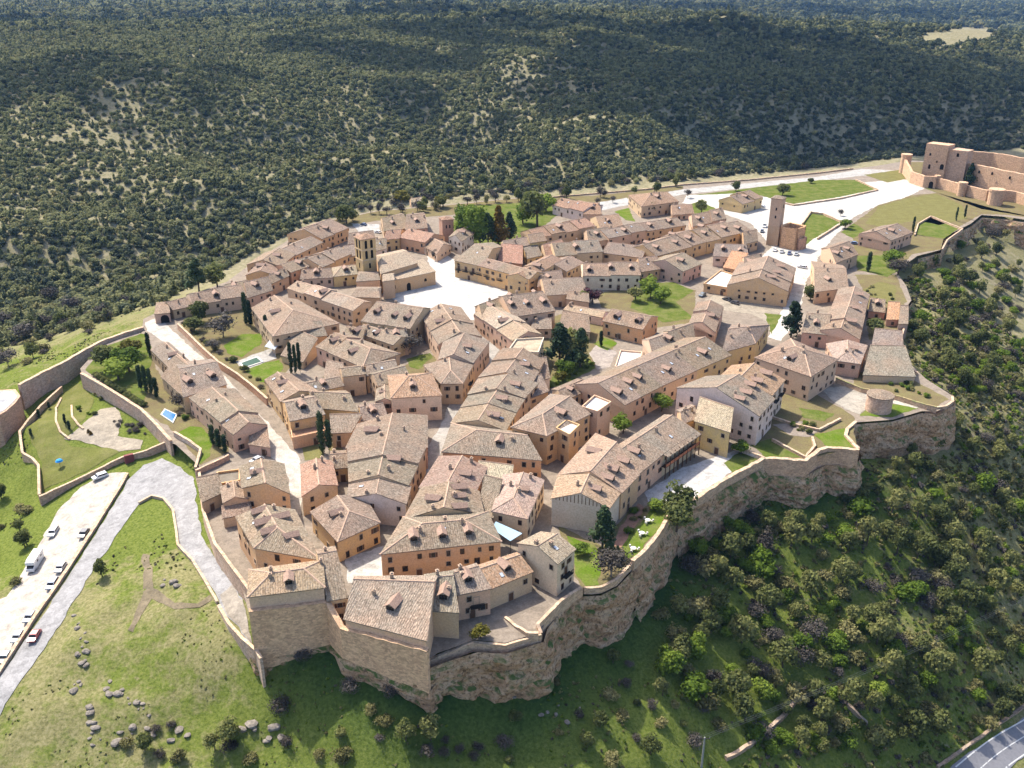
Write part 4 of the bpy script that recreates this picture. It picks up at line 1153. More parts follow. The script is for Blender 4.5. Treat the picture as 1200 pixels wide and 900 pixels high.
    for i in range(4):
        a, b = W[i], W[(i + 1) % 4]
        d = (b - a); d.z = 0; Ln = d.length
        if Ln < 2.6: continue
        ex = d.normalized(); n = Vector((ex.y, -ex.x, 0))
        za = min(a.z, b.z)
        rot = Matrix(((ex.x, n.x, 0, 0), (ex.y, n.y, 0, 0), (0, 0, 1, 0), (0, 0, 0, 1)))
        if rot.determinant() < 0: rot = rot @ Matrix.Diagonal((-1, 1, 1, 1))
        cnt = max(1, int(Ln / 3.4))
        lv = za - 1.75
        while lv > zg + 1.0:
            for k in range(cnt):
                if rng.random() < blank: continue
                t = (k + 0.5 + rng.uniform(-0.18, 0.18)) / cnt
                p = a.lerp(b, t); p.z = lv + rng.uniform(-0.15, 0.1)
                o = p + n * 0.8
                if any(h2 is not H and min(q.z for q in h2['c']) > p.z - 0.3 and in_poly(o.x, o.y, h2['pxy']) for h2 in HOUSES): continue
                sx, sz = rng.uniform(0.75, 1.1), rng.uniform(0.75, 1.15)
                M = Matrix.Translation(p - O) @ rot @ Matrix.Diagonal((sx, 1, sz, 1))
                w = inst('window', WIN[rng.choice(('stone', 'stone', 'wood', 'shut'))], root, M)
                inst('pane', WIN['pane'], w)
            lv -= 2.9
        if doors < 1 and Ln > 4 and (not H.get('nowin')) and za - zg > 3:
            t = rng.uniform(0.3, 0.7); p = a.lerp(b, t); p.z = zg
            o = p + n * 0.8
            if abs(float(zat(o.x, o.y)) - zg) < 0.3 and not any(h2 is not H and in_poly(o.x, o.y, h2['pxy']) for h2 in HOUSES):
                inst('door', WIN['door'], root, Matrix.Translation(p - O) @ rot); doors += 1
    H['root'] = root; H['wallo'] = wallo; H['O'] = O; H['roofo'] = ro
    return root
for h in HOUSES: h['pxy'] = poly_xy(h)
for h in HOUSES: build_house(h)
def find_house(key):
    for h in HOUSES:
        if key in h['label']: return h
# ------------------------------------------------------------------ walls, cliffs, lawns, landmarks
rngW = random.Random(5)
def path_pts(pts, step):
    out = []
    for i in range(len(pts) - 1):
        a, b = pts[i], pts[i + 1]
        k = max(1, int((b - a).length / step))
        out += [a.lerp(b, q / k) for q in range(k)]
    out.append(pts[-1]); return out
def wall_thing(label, pts, thick=0.55, color=(0.48, 0.345, 0.23), depth=None, cap=(0.42, 0.33, 0.235), name='stone_wall', cat='wall', group=None, step=1.6, ruin=0.10):
    """pts: top line in the world; the wall goes down into the ground (or by depth)"""
    P0 = pts[0].copy(); pts = path_pts(pts, step)
    root = empty(name, (P0.x, P0.y, P0.z))
    tag(root, label, cat, group)
    m, cm = MB(), MB()
    n = len(pts); prof = []
    for i, p in enumerate(pts):
        d = (pts[min(i + 1, n - 1)] - pts[max(i - 1, 0)]); d.z = 0
        nn = Vector((-d.y, d.x, 0)).normalized() * thick / 2
        zt = p.z + rngW.uniform(-ruin, ruin)
        g = [float(zat(p.x + nn.x * k, p.y + nn.y * k)) for k in (-3, -1, 0, 1, 3)]
        zb = (min(g) - 0.7) if depth is None else zt - depth
        zb = min(zb, zt - 0.4)
        prof.append((p, nn, zt, zb))
    for i in range(n - 1):
        (a, na, ta, ba), (b, nb, tb, bb) = prof[i], prof[i + 1]
        A0, A1, B0, B1 = a - na - P0, a + na - P0, b - nb - P0, b + nb - P0
        def v(q, z): return (q.x, q.y, z - P0.z)
        m.poly([v(A0, ba), v(B0, bb), v(B0, tb), v(A0, ta)]); m.poly([v(B1, bb), v(A1, ba), v(A1, ta), v(B1, tb)])
        k = 1.25
        C0, C1, D0, D1 = a - na * k - P0, a + na * k - P0, b - nb * k - P0, b + nb * k - P0
        cm.poly([v(C0, ta + 0.14), v(D0, tb + 0.14), v(D1, tb + 0.14), v(C1, ta + 0.14)])
        cm.poly([v(C0, ta - 0.04), v(D0, tb - 0.04), v(D0, tb + 0.14), v(C0, ta + 0.14)]); cm.poly([v(D1, tb - 0.04), v(C1, ta - 0.04), v(C1, ta + 0.14), v(D1, tb + 0.14)])
    for (p, nn, zt, zb), s in ((prof[0], 1), (prof[-1], -1)):
        q0, q1 = p - nn - P0, p + nn - P0
        f = [(q0.x, q0.y, zb - P0.z), (q0.x, q0.y, zt - P0.z), (q1.x, q1.y, zt - P0.z), (q1.x, q1.y, zb - P0.z)]
        m.poly(f if s > 0 else f[::-1])
    m.build('masonry', 'rough_stone', root, color)
    cm.build('coping', 'rough_stone', root, cap)
    return root
def wall_px(label, pix, z, **kw):
    """pix: picture points on the wall's top edge, z its height (or one per point)"""
    zz = z if isinstance(z, (list, tuple)) else [z] * len(pix)
    return wall_thing(label, [P(x, y, a) for (x, y), a in zip(pix, zz)], **kw)
def wall_ground(label, pix, h, **kw):
    """pix: picture points at the foot of the wall"""
    pts = path_pts([G(x, y) for x, y in pix], 3.0)
    return wall_thing(label, [Vector((p.x, p.y, float(zat(p.x, p.y)) + h)) for p in pts], **kw)

def cliff(name, tops, out=2.0, seed=1, zbot=None, rows=16, step=0.7, flare=1.0):
    """craggy rock face; tops run so that the open side lies on the right"""
    pts = path_pts(tops, step); n = len(pts)
    V, F = [], []
    for i, p in enumerate(pts):
        d = pts[min(i + 2, n - 1)] - pts[max(i - 2, 0)]; d.z = 0; d.normalize()
        o = Vector((d.y, -d.x, 0))
        base = float(outer_height(np.array(p.x + o.x * 3.0), np.array(p.y + o.y * 3.0))) - 1.2
        base = min(base, p.z - 2.0)
        hh = p.z - base
        for k in range(rows + 1):
            t = k / rows
            z = p.z - hh * t
            s = i * step
            nz = (_hash_noise(s, z * 1.6, 5.0, seed) * 2.6 + _hash_noise(s, z * 2.2, 2.1, seed + 1) * 1.7 + _hash_noise(s, z * 3.0, 0.9, seed + 2) * 0.8)
            ledge = 0.55 * (math.floor(t * 5 + _hash_noise(s, 0, 9, seed + 5)) / 5)
            off = out * (0.35 + 0.9 * flare * ledge) * min(1, t * 6) + float(nz) * 0.62 * min(1, t * 5)
            q = p + o * off
            V.append((q.x, q.y, z))
    for i in range(n - 1):
        for k in range(rows):
            a = i * (rows + 1) + k
            F.append([a, a + 1, a + rows + 2, a + rows + 1])
    # V rows run downwards: orient outwards
    o = mesh_obj(name, V, [f for f in F], 'cliff_rock')
    o['kind'] = 'structure'
    return o
def PX(pix, z):
    out = [P(x, y, 0.0) for x, y in pix]
    for v in out: v.z = z
    return out
cliff('rock_cliff', PX([(488, 775), (500, 778), (513, 773), (536, 765), (560, 758), (592, 760), (618, 752), (637, 746), (642, 730), (660, 708), (684, 693), (704, 692), (724, 682), (743, 662)], -1.4), out=2.4, seed=3)
cliff('rock_cliff', PX([(742, 664), (758, 648), (772, 630), (790, 600)], -1.5), out=3.2, seed=23)
cliff('rock_cliff', PX([(789, 602), (819, 587), (851, 566), (883, 549), (896, 542)], -1.6), out=3.0, seed=29)
cliff('rock_cliff', PX([(895, 542), (920, 543), (944, 544), (970, 530), (1005, 531), (1010, 524)], -4.2), out=3.0, seed=31)
cliff('rock_cliff', PX([(1008, 524), (993, 511), (995, 503), (1005, 496), (1046, 493), (1080, 483), (1098, 484), (1118, 474), (1120, 465)], -0.3), out=2.2, seed=43)
cliff('rock_cliff', PX([(1120, 465), (1086, 444), (1065, 424), (1058, 402), (1056, 372), (1069, 352), (1063, 335)], -1.0), out=1.6, seed=63)
cliff('rock_cliff', PX([(1076, 301), (1103, 294), (1107, 279), (1139, 263), (1151, 253), (1178, 255), (1230, 263)], -1.0), out=1.6, seed=83)

# --- rampart under the front houses, grown out of the rock
def rampart():
    a, b = find_house('tall blank-walled stone tower house'), find_house('broad speckled-roof house')
    A, B = a['c'], b['c']
    def out(p, k=0.25): return Vector((p.x, p.y - k, p.z))
    pts = [out(A[0]) + Vector((0.1, 0, -3.2)), out(A[1]) + Vector((0.2, 0, -3.4)), out(B[0], -0.1) + Vector((-0.4, 0, -2.2)), out(B[0].lerp(B[1], 0.5)) + Vector((0, 0, -2.0)), out(B[1]) + Vector((0.1, 0, -2.0))]
    pts[2].z = min(pts[2].z, 5.2)
    wall_thing('high patched rampart wall under the tower house and the broad-roofed house', pts, thick=1.0, color=(0.60, 0.39, 0.235), cap=(0.46, 0.32, 0.2), name='rampart', cat='wall', step=1.4, ruin=0.15)
    foot = [Vector((p.x, p.y - 0.35, 0)) for p in pts]
    for p, z in zip(foot, (-4.6, -3.2, -2.6, -4.2, -5.4)): p.z = z
    cliff('rock_cliff', [foot[0] + Vector((-1.5, 1.5, -0.6))] + foot + [foot[-1] + Vector((1.5, 2.5, 0.5))], out=1.3, seed=103, rows=12)
rampart()
# --- front terrace and town walls
wall_px('curved parapet wall of the lower front terrace above the cliff', [(500, 775), (514, 769), (536, 760), (554, 753), (572, 754), (592, 756), (618, 748), (634, 743)], [-1.6, -1.2, -0.6, -0.3, -0.3, -0.3, -0.3, 0.2], depth=2.2, thick=0.6, name='terrace_wall')
wall_px('straight parapet wall of the raised terrace yard beside the plastered house', [(634, 742), (630, 731), (658, 703), (682, 688)], [0.3, 1.4, 1.4, 1.0], thick=0.6, name='terrace_wall')
wall_px('low inner wall dividing ramp and raised terrace yard', [(592, 723), (604, 733), (618, 741), (631, 742)], [0.3, 0.5, 0.9, 1.0], depth=2.0, name='terrace_wall')
wall_px('low stone wall along the cliff-top lawn beside the bare grey tree', [(684, 689), (704, 688), (722, 679), (741, 659)], 0.3, depth=1.6, name='town_wall')
wall_px('curving lawn wall with a pale coping beside the round topiary tree', [(741, 658), (757, 643), (771, 626), (787, 598)], 1.0, depth=3.6, thick=0.8, name='town_wall', ruin=0.2)
wall_px('tall stone town wall below the arcade square', [(787, 598), (818, 582), (850, 561), (882, 544), (895, 537)], 1.0, depth=4.2, thick=0.9, name='town_wall', ruin=0.2)
wall_px('tall stone bastion wall with a rounded corner below the terraced gardens', [(895, 537), (944, 539), (959, 528), (969, 525), (985, 525), (1000, 527), (1006, 526)], 1.0, depth=7, ruin=0.25, thick=1.0, name='town_wall', color=(0.52, 0.34, 0.22))
wall_px('short return wall beside the rounded bastion corner', [(1006, 526), (991, 510), (993, 502), (1003, 494)], 0.6, depth=6, thick=0.8, name='town_wall')
wall_px('low ivy-topped wall behind the round dovecote', [(980, 443), (1010, 455), (1045, 462), (1085, 474), (1098, 477)], 1.6, depth=2.2, name='garden_wall', cap=(0.16, 0.18, 0.07))
wall_px('wavy pale-topped wall beside the striped sheds', [(1060, 382), (1056, 396), (1058, 410), (1060, 424), (1075, 437)], 0.8, depth=6, name='town_wall')
wall_px('rounded wall end on the rock spur beyond the dovecote', [(1085, 478), (1108, 476), (1117, 470), (1116, 464)], 0.6, depth=4, name='town_wall')
wall_px('garden wall above the steps near the mansion terrace', [(900, 486), (930, 496), (960, 503), (985, 490)], 0.8, depth=1.2, name='garden_wall')
wall_px('low wall between the two terraced lawns below the pink-roofed house', [(905, 514), (944, 535), (955, 522), (952, 512)], 0.9, depth=1.4, name='garden_wall')
wall_px('white garden wall beside the archway house', [(858, 522), (872, 527), (896, 536)], 1.2, depth=1.6, name='garden_wall', color=(0.6, 0.55, 0.48))
# --- left side
wall_px('old town wall with a repaired reddish patch above the lower garden', [(168, 383), (145, 390), (120, 399), (97, 411), (75, 424), (48, 437), (22, 451)], [1.2, 1.2, 1.4, 1.4, 1.4, 1.0, 0.6], thick=1.0, name='town_wall', color=(0.49, 0.37, 0.29))
wall_px('tall garden wall overhung by hedge above the lower garden', [(95, 437), (120, 451), (143, 465), (166, 480), (184, 498), (200, 516)], 0.7, thick=0.8, name='garden_wall', color=(0.47, 0.35, 0.27))
wall_px('tall pale retaining wall below the small bright lawn', [(204, 506), (220, 515), (235, 526), (229, 548)], [1.6, 1.6, 1.4, 0.2], thick=0.6, name='retaining_wall', color=(0.50, 0.41, 0.33))
wall_px('brown yard wall between bright lawn and car yard', [(229, 551), (248, 543), (268, 533)], 1.6, thick=0.5, name='yard_wall', color=(0.44, 0.30, 0.22))
wall_px('high yard wall along the road bend below the hipped house', [(233, 549), (238, 598), (252, 637), (272, 664), (293, 692)], [0.8, 1.2, 2.2, 3.0, 2.4], thick=0.6, name='retaining_wall', color=(0.47, 0.35, 0.26))
wall_px('long reddish garden wall along the upper long street', [(208, 379), (222, 392), (238, 408), (256, 424), (277, 437), (296, 452), (313, 467)], 2.6, thick=0.6, depth=3.2, name='garden_wall', color=(0.50, 0.31, 0.20))
wall_ground('low stone wall between car park and pale road', [(-12, 808), (0, 791), (38, 733), (75, 679), (112, 622), (150, 558)], 0.9, thick=0.7, name='road_wall', color=(0.36, 0.29, 0.23))
wall_ground('low roadside wall around the tip of the grass knoll', [(163, 592), (178, 584), (192, 586), (203, 600), (207, 625), (209, 642), (226, 660), (240, 682), (255, 708)], 0.7, thick=0.5, name='road_wall', color=(0.40, 0.33, 0.26))
wall_px('rampart wall beside the road ramp to the town gate', [(256, 709), (268, 730), (284, 748), (301, 762), (306, 772)], [-2.6, -2.4, -2.2, -2.0, -2.0], thick=0.6, name='retaining_wall', color=(0.46, 0.36, 0.28))
wall_px('low winding wall on the outer edge of the lower garden', [(72, 453), (60, 464), (47, 476), (34, 491), (23, 505), (26, 530), (38, 537), (45, 545), (46, 580)], [-4.6, -5, -5.6, -6.2, -7, -8.5, -9, -9, -9.5], thick=0.6, name='garden_wall')
wall_px('garden wall with a red door facing the car park', [(46, 582), (78, 567), (108, 553), (144, 535), (172, 528), (200, 515)], [-9.2, -8, -6.6, -4.6, -3.4, -1.8], thick=0.6, name='garden_wall', color=(0.44, 0.31, 0.23))
# --- upper plots
wall_px('low wall around the small green plot beside the blank tan gable', [(1072, 275), (1076, 262), (1091, 253), (1128, 268), (1110, 281), (1104, 292)], 0.9, depth=1.6, name='field_wall')
wall_px('low wall around the plot behind the ruined tower', [(940, 262), (950, 248), (965, 250), (988, 260), (958, 279)], 1.0, depth=1.8, name='field_wall')
wall_px('low wall along the big walled green field', [(905, 234), (930, 240), (985, 232), (1029, 222), (1003, 210)], 0.8, depth=1.4, name='field_wall')
wall_px('parapet along the gorge road north of the town', [(640, 231), (700, 226), (760, 221), (800, 216), (880, 210), (960, 202), (1000, 197)], 0.8, depth=1.6, name='road_wall')

# --- lawns and yards
GREEN, LUSH, DRY = (0.070, 0.095, 0.018), (0.075, 0.118, 0.013), (0.120, 0.112, 0.043)
LAWNS = [([(262, 405), (283, 392), (307, 391), (307, 402), (283, 419), (268, 415)], LUSH), ([(284, 431), (328, 422), (332, 432), (316, 450), (304, 448)], LUSH), ([(208, 508), (222, 500), (236, 501), (248, 516), (246, 535), (233, 545), (231, 527)], LUSH),
         ([(100, 434), (124, 406), (165, 391), (174, 393), (178, 420), (172, 455), (168, 478), (125, 451)], GREEN), ([(664, 628), (697, 640), (706, 662), (702, 686), (686, 687), (674, 672)], LUSH), ([(727, 640), (757, 606), (764, 594), (784, 597), (768, 625), (745, 652), (735, 655)], LUSH),
         ([(880, 522), (905, 514), (942, 536), (897, 536)], GREEN), ([(848, 543), (870, 528), (890, 538), (880, 544), (860, 556)], GREEN), ([(936, 478), (978, 485), (966, 494), (942, 490)], GREEN), ([(953, 510), (990, 502), (990, 511), (1003, 525), (969, 523)], LUSH),
         ([(1008, 488), (1020, 474), (1048, 474), (1076, 478), (1046, 489)], LUSH), ([(738, 361), (750, 332), (790, 331), (813, 341), (792, 354), (812, 374), (776, 378), (758, 368)], GREEN), ([(896, 367), (916, 369), (904, 392)], GREEN), ([(696, 403), (708, 396), (723, 402), (712, 411)], LUSH),
         ([(476, 421), (504, 414), (507, 420), (490, 433), (480, 430)], GREEN), ([(803, 241), (820, 236), (846, 248), (818, 254)], GREEN), ([(720, 248), (737, 244), (744, 260), (733, 258)], LUSH), ([(1003, 300), (1040, 299), (1060, 312), (1040, 325), (1006, 316)], GREEN), ([(354, 525), (375, 520), (379, 536), (357, 540)], DRY),
         ([(812, 229), (860, 223), (960, 211), (1002, 211), (1027, 222), (984, 231), (930, 239), (905, 233), (880, 226)], GREEN), ([(1014, 262), (1030, 242), (1062, 233), (1096, 227), (1127, 240), (1133, 256), (1100, 264), (1075, 258), (1032, 266)], DRY), ([(1076, 263), (1091, 255), (1124, 268), (1106, 280), (1073, 275)], GREEN),
         ([(940, 263), (951, 250), (965, 251), (986, 260), (957, 278), (945, 287)], GREEN), ([(985, 272), (1000, 262), (1014, 270), (1000, 280)], GREEN), ([(1012, 205), (1055, 199), (1062, 210), (1040, 214)], DRY), ([(1075, 215), (1090, 222), (1100, 227), (1068, 214)], GREEN),
         ([(535, 290), (530, 262), (540, 242), (640, 236), (655, 250), (635, 268), (600, 285), (565, 290)], GREEN), ([(640, 455), (660, 420), (690, 420), (698, 432), (660, 452)], GREEN), ([(1010, 340), (1030, 330), (1050, 335), (1050, 360), (1025, 350)], DRY)]
SOIL = [[(208, 383), (238, 411), (275, 437), (312, 467), (332, 440), (346, 425), (324, 396), (298, 364), (290, 356), (262, 357), (226, 364)],
        [(172, 392), (178, 420), (190, 445), (214, 468), (226, 470), (272, 512), (268, 530), (235, 546), (205, 506), (168, 480), (168, 440)],
        [(886, 515), (905, 470), (935, 455), (960, 464), (1000, 488), (1003, 524), (945, 538), (895, 538)], [(1000, 436), (1060, 440), (1112, 468), (1096, 478), (1040, 464), (1000, 452)], [(1002, 322), (1050, 322), (1062, 352), (1052, 398), (1018, 398), (1016, 350)],
        [(634, 376), (662, 366), (706, 372), (722, 402), (716, 412), (694, 432), (640, 456), (636, 430)], [(700, 345), (752, 330), (815, 340), (815, 378), (770, 384), (758, 372), (704, 360)], [(655, 615), (705, 640), (735, 600), (760, 592), (786, 597), (768, 627), (741, 657), (704, 690), (684, 690), (668, 668)],
        [(1000, 262), (1030, 240), (1060, 230), (1098, 226), (1170, 246), (1230, 258), (1180, 252), (1150, 251), (1106, 277), (1103, 292), (1070, 298), (1045, 318), (1005, 318), (1000, 296)], [(1065, 190), (1110, 190), (1320, 220), (1330, 258), (1230, 258), (1150, 245), (1098, 226), (1068, 214)],
        [(380, 440), (400, 520), (408, 565), (396, 565), (388, 530), (376, 500)], [(462, 436), (500, 414), (512, 420), (498, 450), (480, 440)]]
SOIL.append([(385, 259), (440, 248), (520, 241), (600, 233), (700, 229), (800, 218), (800, 225), (700, 237), (640, 240), (530, 252), (440, 259), (400, 267)])
for pix in SOIL: px_sheet('garden_ground', pix, 'lawn_grass', (0.125, 0.100, 0.055), lift=0.06)
for pix, colr in LAWNS: px_sheet('lawn', pix, 'lawn_grass', colr, lift=0.10)
px_sheet('gravel_lot', [(826, 352), (850, 338), (872, 348), (918, 362), (900, 378), (880, 368), (850, 364), (820, 362)], 'pale_paving', (0.249, 0.215, 0.166), lift=0.09)
px_sheet('gravel_yard', [(690, 414), (700, 404), (722, 412), (716, 430), (700, 434)], 'pale_paving', (0.258, 0.224, 0.196), lift=0.09)
px_sheet('mansion_terrace', [(962, 455), (1000, 452), (1025, 468), (1008, 486), (990, 480), (978, 472)], 'pale_paving', (0.282, 0.257, 0.215), lift=0.12)
px_sheet('dovecote_path', [(1047, 467), (1078, 474), (1074, 479), (1046, 473)], 'pale_paving', (0.381, 0.347, 0.291), lift=0.12)
px_sheet('pool_terrace', [(276, 424), (318, 408), (325, 420), (286, 434)], 'pale_paving', (0.282, 0.265, 0.240), lift=0.13)
px_sheet('flower_border', [(718, 640), (735, 605), (748, 590), (755, 596), (742, 622), (728, 642)], 'pale_paving', (0.235, 0.134, 0.095), lift=0.12)
px_sheet('white_yard', [(412, 262), (445, 263), (444, 274), (420, 272)], 'pale_paving', (0.306, 0.298, 0.282), lift=0.10)
px_sheet('pale_yard', [(662, 244), (735, 232), (737, 240), (700, 248), (670, 250)], 'pale_paving', (0.306, 0.298, 0.282), lift=0.11)
px_sheet('plot_beds', [(905, 498), (940, 494), (962, 505), (950, 512), (925, 510)], 'pale_paving', (0.224, 0.185, 0.151), lift=0.11)

# --- road, car park, lower garden, field road
ter_sheet('approach_road', [(-8, 806), (0, 795), (40, 737), (77, 683), (114, 626), (152, 562), (168, 546), (190, 538), (212, 548), (228, 562), (230, 590), (239, 634), (262, 672), (284, 702), (294, 757), (283, 745), (270, 728), (257, 706), (241, 680), (227, 658), (210, 640), (208, 622), (204, 600), (192, 585), (178, 583), (163, 591), (150, 609), (110, 669), (62, 745), (0, 842), (-12, 862)], 'pale_paving', (0.241, 0.237, 0.237), lift=0.14)
ter_sheet('road_ramp', [(258, 698), (272, 688), (285, 706), (296, 757), (284, 743), (271, 727)], 'pale_paving', (0.249, 0.220, 0.182), lift=0.20)
ter_sheet('car_park', [(-30, 800), (-25, 720), (8, 700), (45, 640), (68, 600), (95, 572), (130, 556), (148, 554), (110, 620), (73, 676), (35, 731), (0, 788)], 'pale_paving', (0.360, 0.323, 0.279), lift=0.12)
ter_sheet('garden_path', [(75, 516), (95, 500), (104, 492), (118, 480), (136, 478), (143, 492), (138, 512), (168, 518), (165, 528), (140, 530), (110, 522)], 'pale_paving', (0.257, 0.223, 0.174), lift=0.14)
ter_sheet('knoll_path', [(168, 650), (176, 652), (180, 690), (205, 708), (232, 708), (246, 698), (249, 703), (234, 714), (204, 716), (178, 703), (156, 742), (150, 740), (168, 696)], 'pale_paving', (0.15, 0.122, 0.078), lift=0.10)
ter_sheet('lower_lawn', [(32, 505), (60, 470), (92, 450), (110, 470), (100, 492), (75, 516), (85, 525), (130, 525), (140, 532), (108, 550), (50, 578), (50, 545)], 'lawn_grass', (0.105, 0.112, 0.033), lift=0.11)
road = [G(x, y) for x, y in ((1111, 905), (1200, 841), (1260, 801), (1275, 830), (1200, 888), (1180, 905))]
ter_sheet('valley_road', [(1111, 905), (1155, 872), (1200, 841), (1262, 797), (1290, 830), (1200, 889), (1182, 905)], 'pale_asphalt', None, lift=0.14)
def stripe(name, a, b, w=0.28, lift=0.16):
    p, q = G(*a), G(*b); pts = path_pts([p, q], 2.0)
    d = (q - p); d.z = 0; s = Vector((-d.y, d.x, 0)).normalized() * w / 2
    m = MB()
    for i in range(len(pts) - 1):
        c = [pts[i] - s, pts[i + 1] - s, pts[i + 1] + s, pts[i] + s]
        m.poly([(v.x, v.y, float(zat(v.x, v.y)) + lift) for v in c])
    o = m.build(name, 'white_line'); o['kind'] = 'structure'
stripe('road_edge_line', (1119, 902), (1262, 803)); stripe('road_edge_line', (1178, 902), (1282, 826)); stripe('road_centre_line', (1148, 902), (1270, 815), 0.22)

# --- pool and pond
def basin(name, label, cat, quad, z, water):
    c = [P(x, y, z) for x, y in quad]; O = sum(c, Vector()) / 4
    root = empty(name, O); tag(root, label, cat)
    m = MB(); m.prism([(p.x - O.x, p.y - O.y) for p in c], -1.0, 0.16); m.build('pool_rim', 'white_plaster', root)
    w = MB(); w.prism([((p.x - O.x) * 0.82, (p.y - O.y) * 0.82) for p in c], -0.9, 0.18); w.build('water', water, root)
basin('swimming_pool', 'small bright blue swimming pool in the upper left garden', 'pool', [(188, 486), (193, 479), (208, 486), (203, 496)], 0.2, 'pool_water')
basin('garden_pond', 'narrow greenish pond in a pale stone terrace between two lawns', 'pond', [(280, 426), (302, 418), (309, 424), (285, 432)], 0.25, 'pond_water')

# ------------------------------------------------------------------ landmarks
def z_on(px, py, Y):
    d = ray(px, py); return CAMH + d[2] * Y / d[1]
def arch_mesh(w, h, depth=0.16, name='arched_opening', mat='dark_opening'):
    m = MB(); pts = [(-w / 2, 0), (w / 2, 0)] + [(w / 2 * math.cos(t), h - w / 2 + w / 2 * math.sin(t)) for t in [math.pi * k / 6 for k in range(7)]]
    f = [(x, 0.03, z) for x, z in pts]; b = [(x, -depth, z) for x, z in pts]
    m.poly(f[::-1])
    for i in range(len(pts)):
        j = (i + 1) % len(pts); m.poly([f[i], f[j], b[j], b[i]])
    return m.mesh(name, mat)
ARCH = {}
def put_arch(parent, O, a, b, t, z, w, h, name='arched_window', mat='dark_opening'):
    """opening on the wall from a to b (outside on the right)"""
    key = (round(w, 2), round(h, 2), name, mat)
    if key not in ARCH: ARCH[key] = arch_mesh(w, h, name=name, mat=mat)
    d = (b - a); d.z = 0; ex = d.normalized(); n = Vector((ex.y, -ex.x, 0))
    p = a.lerp(b, t); p.z = z
    M = Matrix(((-ex.x, n.x, 0, p.x - O.x), (-ex.y, n.y, 0, p.y - O.y), (0, 0, 1, z - O.z), (0, 0, 0, 1)))
    return inst(name, ARCH[key], parent, M)
def block(root, O, c, z0, z1, name='wall', color=(0.47, 0.33, 0.2), mat='wall_masonry', ruin=0.0):
    m = MB(); top = [z1 - O.z + rngW.uniform(-ruin, ruin) for _ in c]
    m.prism([(p.x - O.x, p.y - O.y) for p in c], z0 - O.z, top)
    return m.build(name, mat, root, color)
def tile_roof(root, O, polys, color, name='roof'):
    V, F, UV = roof_slabs([([p - O for p in poly], poly[1] - poly[0]) for poly in polys])
    ro = mesh_obj(name, V, F, 'roof_tiles', root, color=color)
    u = ro.data.uv_layers.new(name='UVMap'); u.data.foreach_set('uv', [x for f in UV for co in f for x in co])
    return ro
def square(corner, ang, s, s2=None):
    """near corner, direction of the right-hand face (degrees from +X), sides"""
    s2 = s2 or s
    u = Vector((math.cos(R(ang)), math.sin(R(ang)), 0)); v = Vector((-u.y, u.x, 0))
    return [corner, corner + u * s, corner + u * s + v * s2, corner + v * s2]

def church():
    t0 = P(427, 334)
    O = Vector((t0.x, t0.y, 0)); root = empty('church', O)
    tag(root, 'church with a square arcaded bell tower beside the main square', 'church')
    # tower
    c = square(t0, 36, 6.8)
    zt = z_on(427, 281, t0.y)
    tw = block(root, O, c, -0.5, zt, 'bell_tower', WALLC['yellow'])
    hgt = zt
    for z in (zt - 5.0, zt - 9.6, zt - 0.25):
        cc = [p + (p - sum(c, Vector()) / 4).normalized() * 0.22 for p in c]
        block(tw, O, cc, z - 0.18, z + 0.18, 'cornice', (0.55, 0.42, 0.27)).parent = tw
    for i in range(4):
        a, b = c[i], c[(i + 1) % 4]
        for z in (zt - 4.4, zt - 9.0):
            for t in (0.3, 0.7): put_arch(tw, O, a, b, t, z, 1.25, 3.7)
        put_arch(tw, O, a, b, 0.5, zt - 13.5, 0.9, 2.4)
    cen = sum(c, Vector()) / 4; ap = Vector((cen.x, cen.y, zt + 1.7))
    e = [Vector((p.x, p.y, zt)) + (p - cen).normalized() * 0.6 for p in c]
    tr = tile_roof(root, O, [[e[i], e[(i + 1) % 4], ap] for i in range(4)], ROOFC['o'], 'tower_roof')
    # nave, aisle, chapels
    def part(FL, FR, BR, BL, h, rise, nm, wallc='orange', roofc='l', gable=True):
        z = h; q = [P(*p, z) for p in (FL, FR, BR, BL)]
        cen = sum(q, Vector()) / 4
        w = [p + (cen - p).normalized() * 0.35 for p in q]
        wo = block(root, O, [Vector((p.x, p.y, 0)) for p in w], -0.5, z - 0.05, nm + '_wall', WALLC[wallc])
        if gable:
            r1, r2 = (q[0] + q[3]) / 2, (q[1] + q[2]) / 2
            r1 = r1.lerp(r2, 0.12); r2 = r2.lerp(r1, 0.12); r1.z = r2.z = z + rise
            tile_roof(root, O, [[q[0], q[1], r2, r1], [q[2], q[3], r1, r2], [q[1], q[2], r2], [q[3], q[0], r1]], ROOFC[roofc], nm + '_roof')
        else:
            q[2].z += rise; q[3].z += rise
            tile_roof(root, O, [q], ROOFC[roofc], nm + '_roof')
        return wo, w
    part((446, 321), (490, 308), (472, 292), (440, 299), 9, 3.0, 'nave', roofc='l')
    wo, w = part((449, 331), (511, 318), (496, 307), (446, 320), 6.2, 1.6, 'aisle', roofc='l', gable=False)
    put_arch(wo, O, w[0], w[1], 0.47, 0.0, 2.0, 3.6, 'church_door', 'dark_opening')
    put_arch(wo, O, w[0], w[1], 0.2, 2.2, 1.0, 1.8)
    put_arch(wo, O, w[0], w[1], 0.8, 2.6, 1.3, 1.4)
    part((417, 330), (446, 328), (446, 318), (420, 318), 6.5, 1.4, 'chapel', 'stone', 'g')
    part((410, 348), (446, 349), (447, 336), (418, 336), 5.5, 1.5, 'sacristy', 'tan', 'g')
    part((448, 330), (463, 328), (462, 320), (448, 321), 8.2, 1.2, 'lantern', 'tan', 'l')
church()

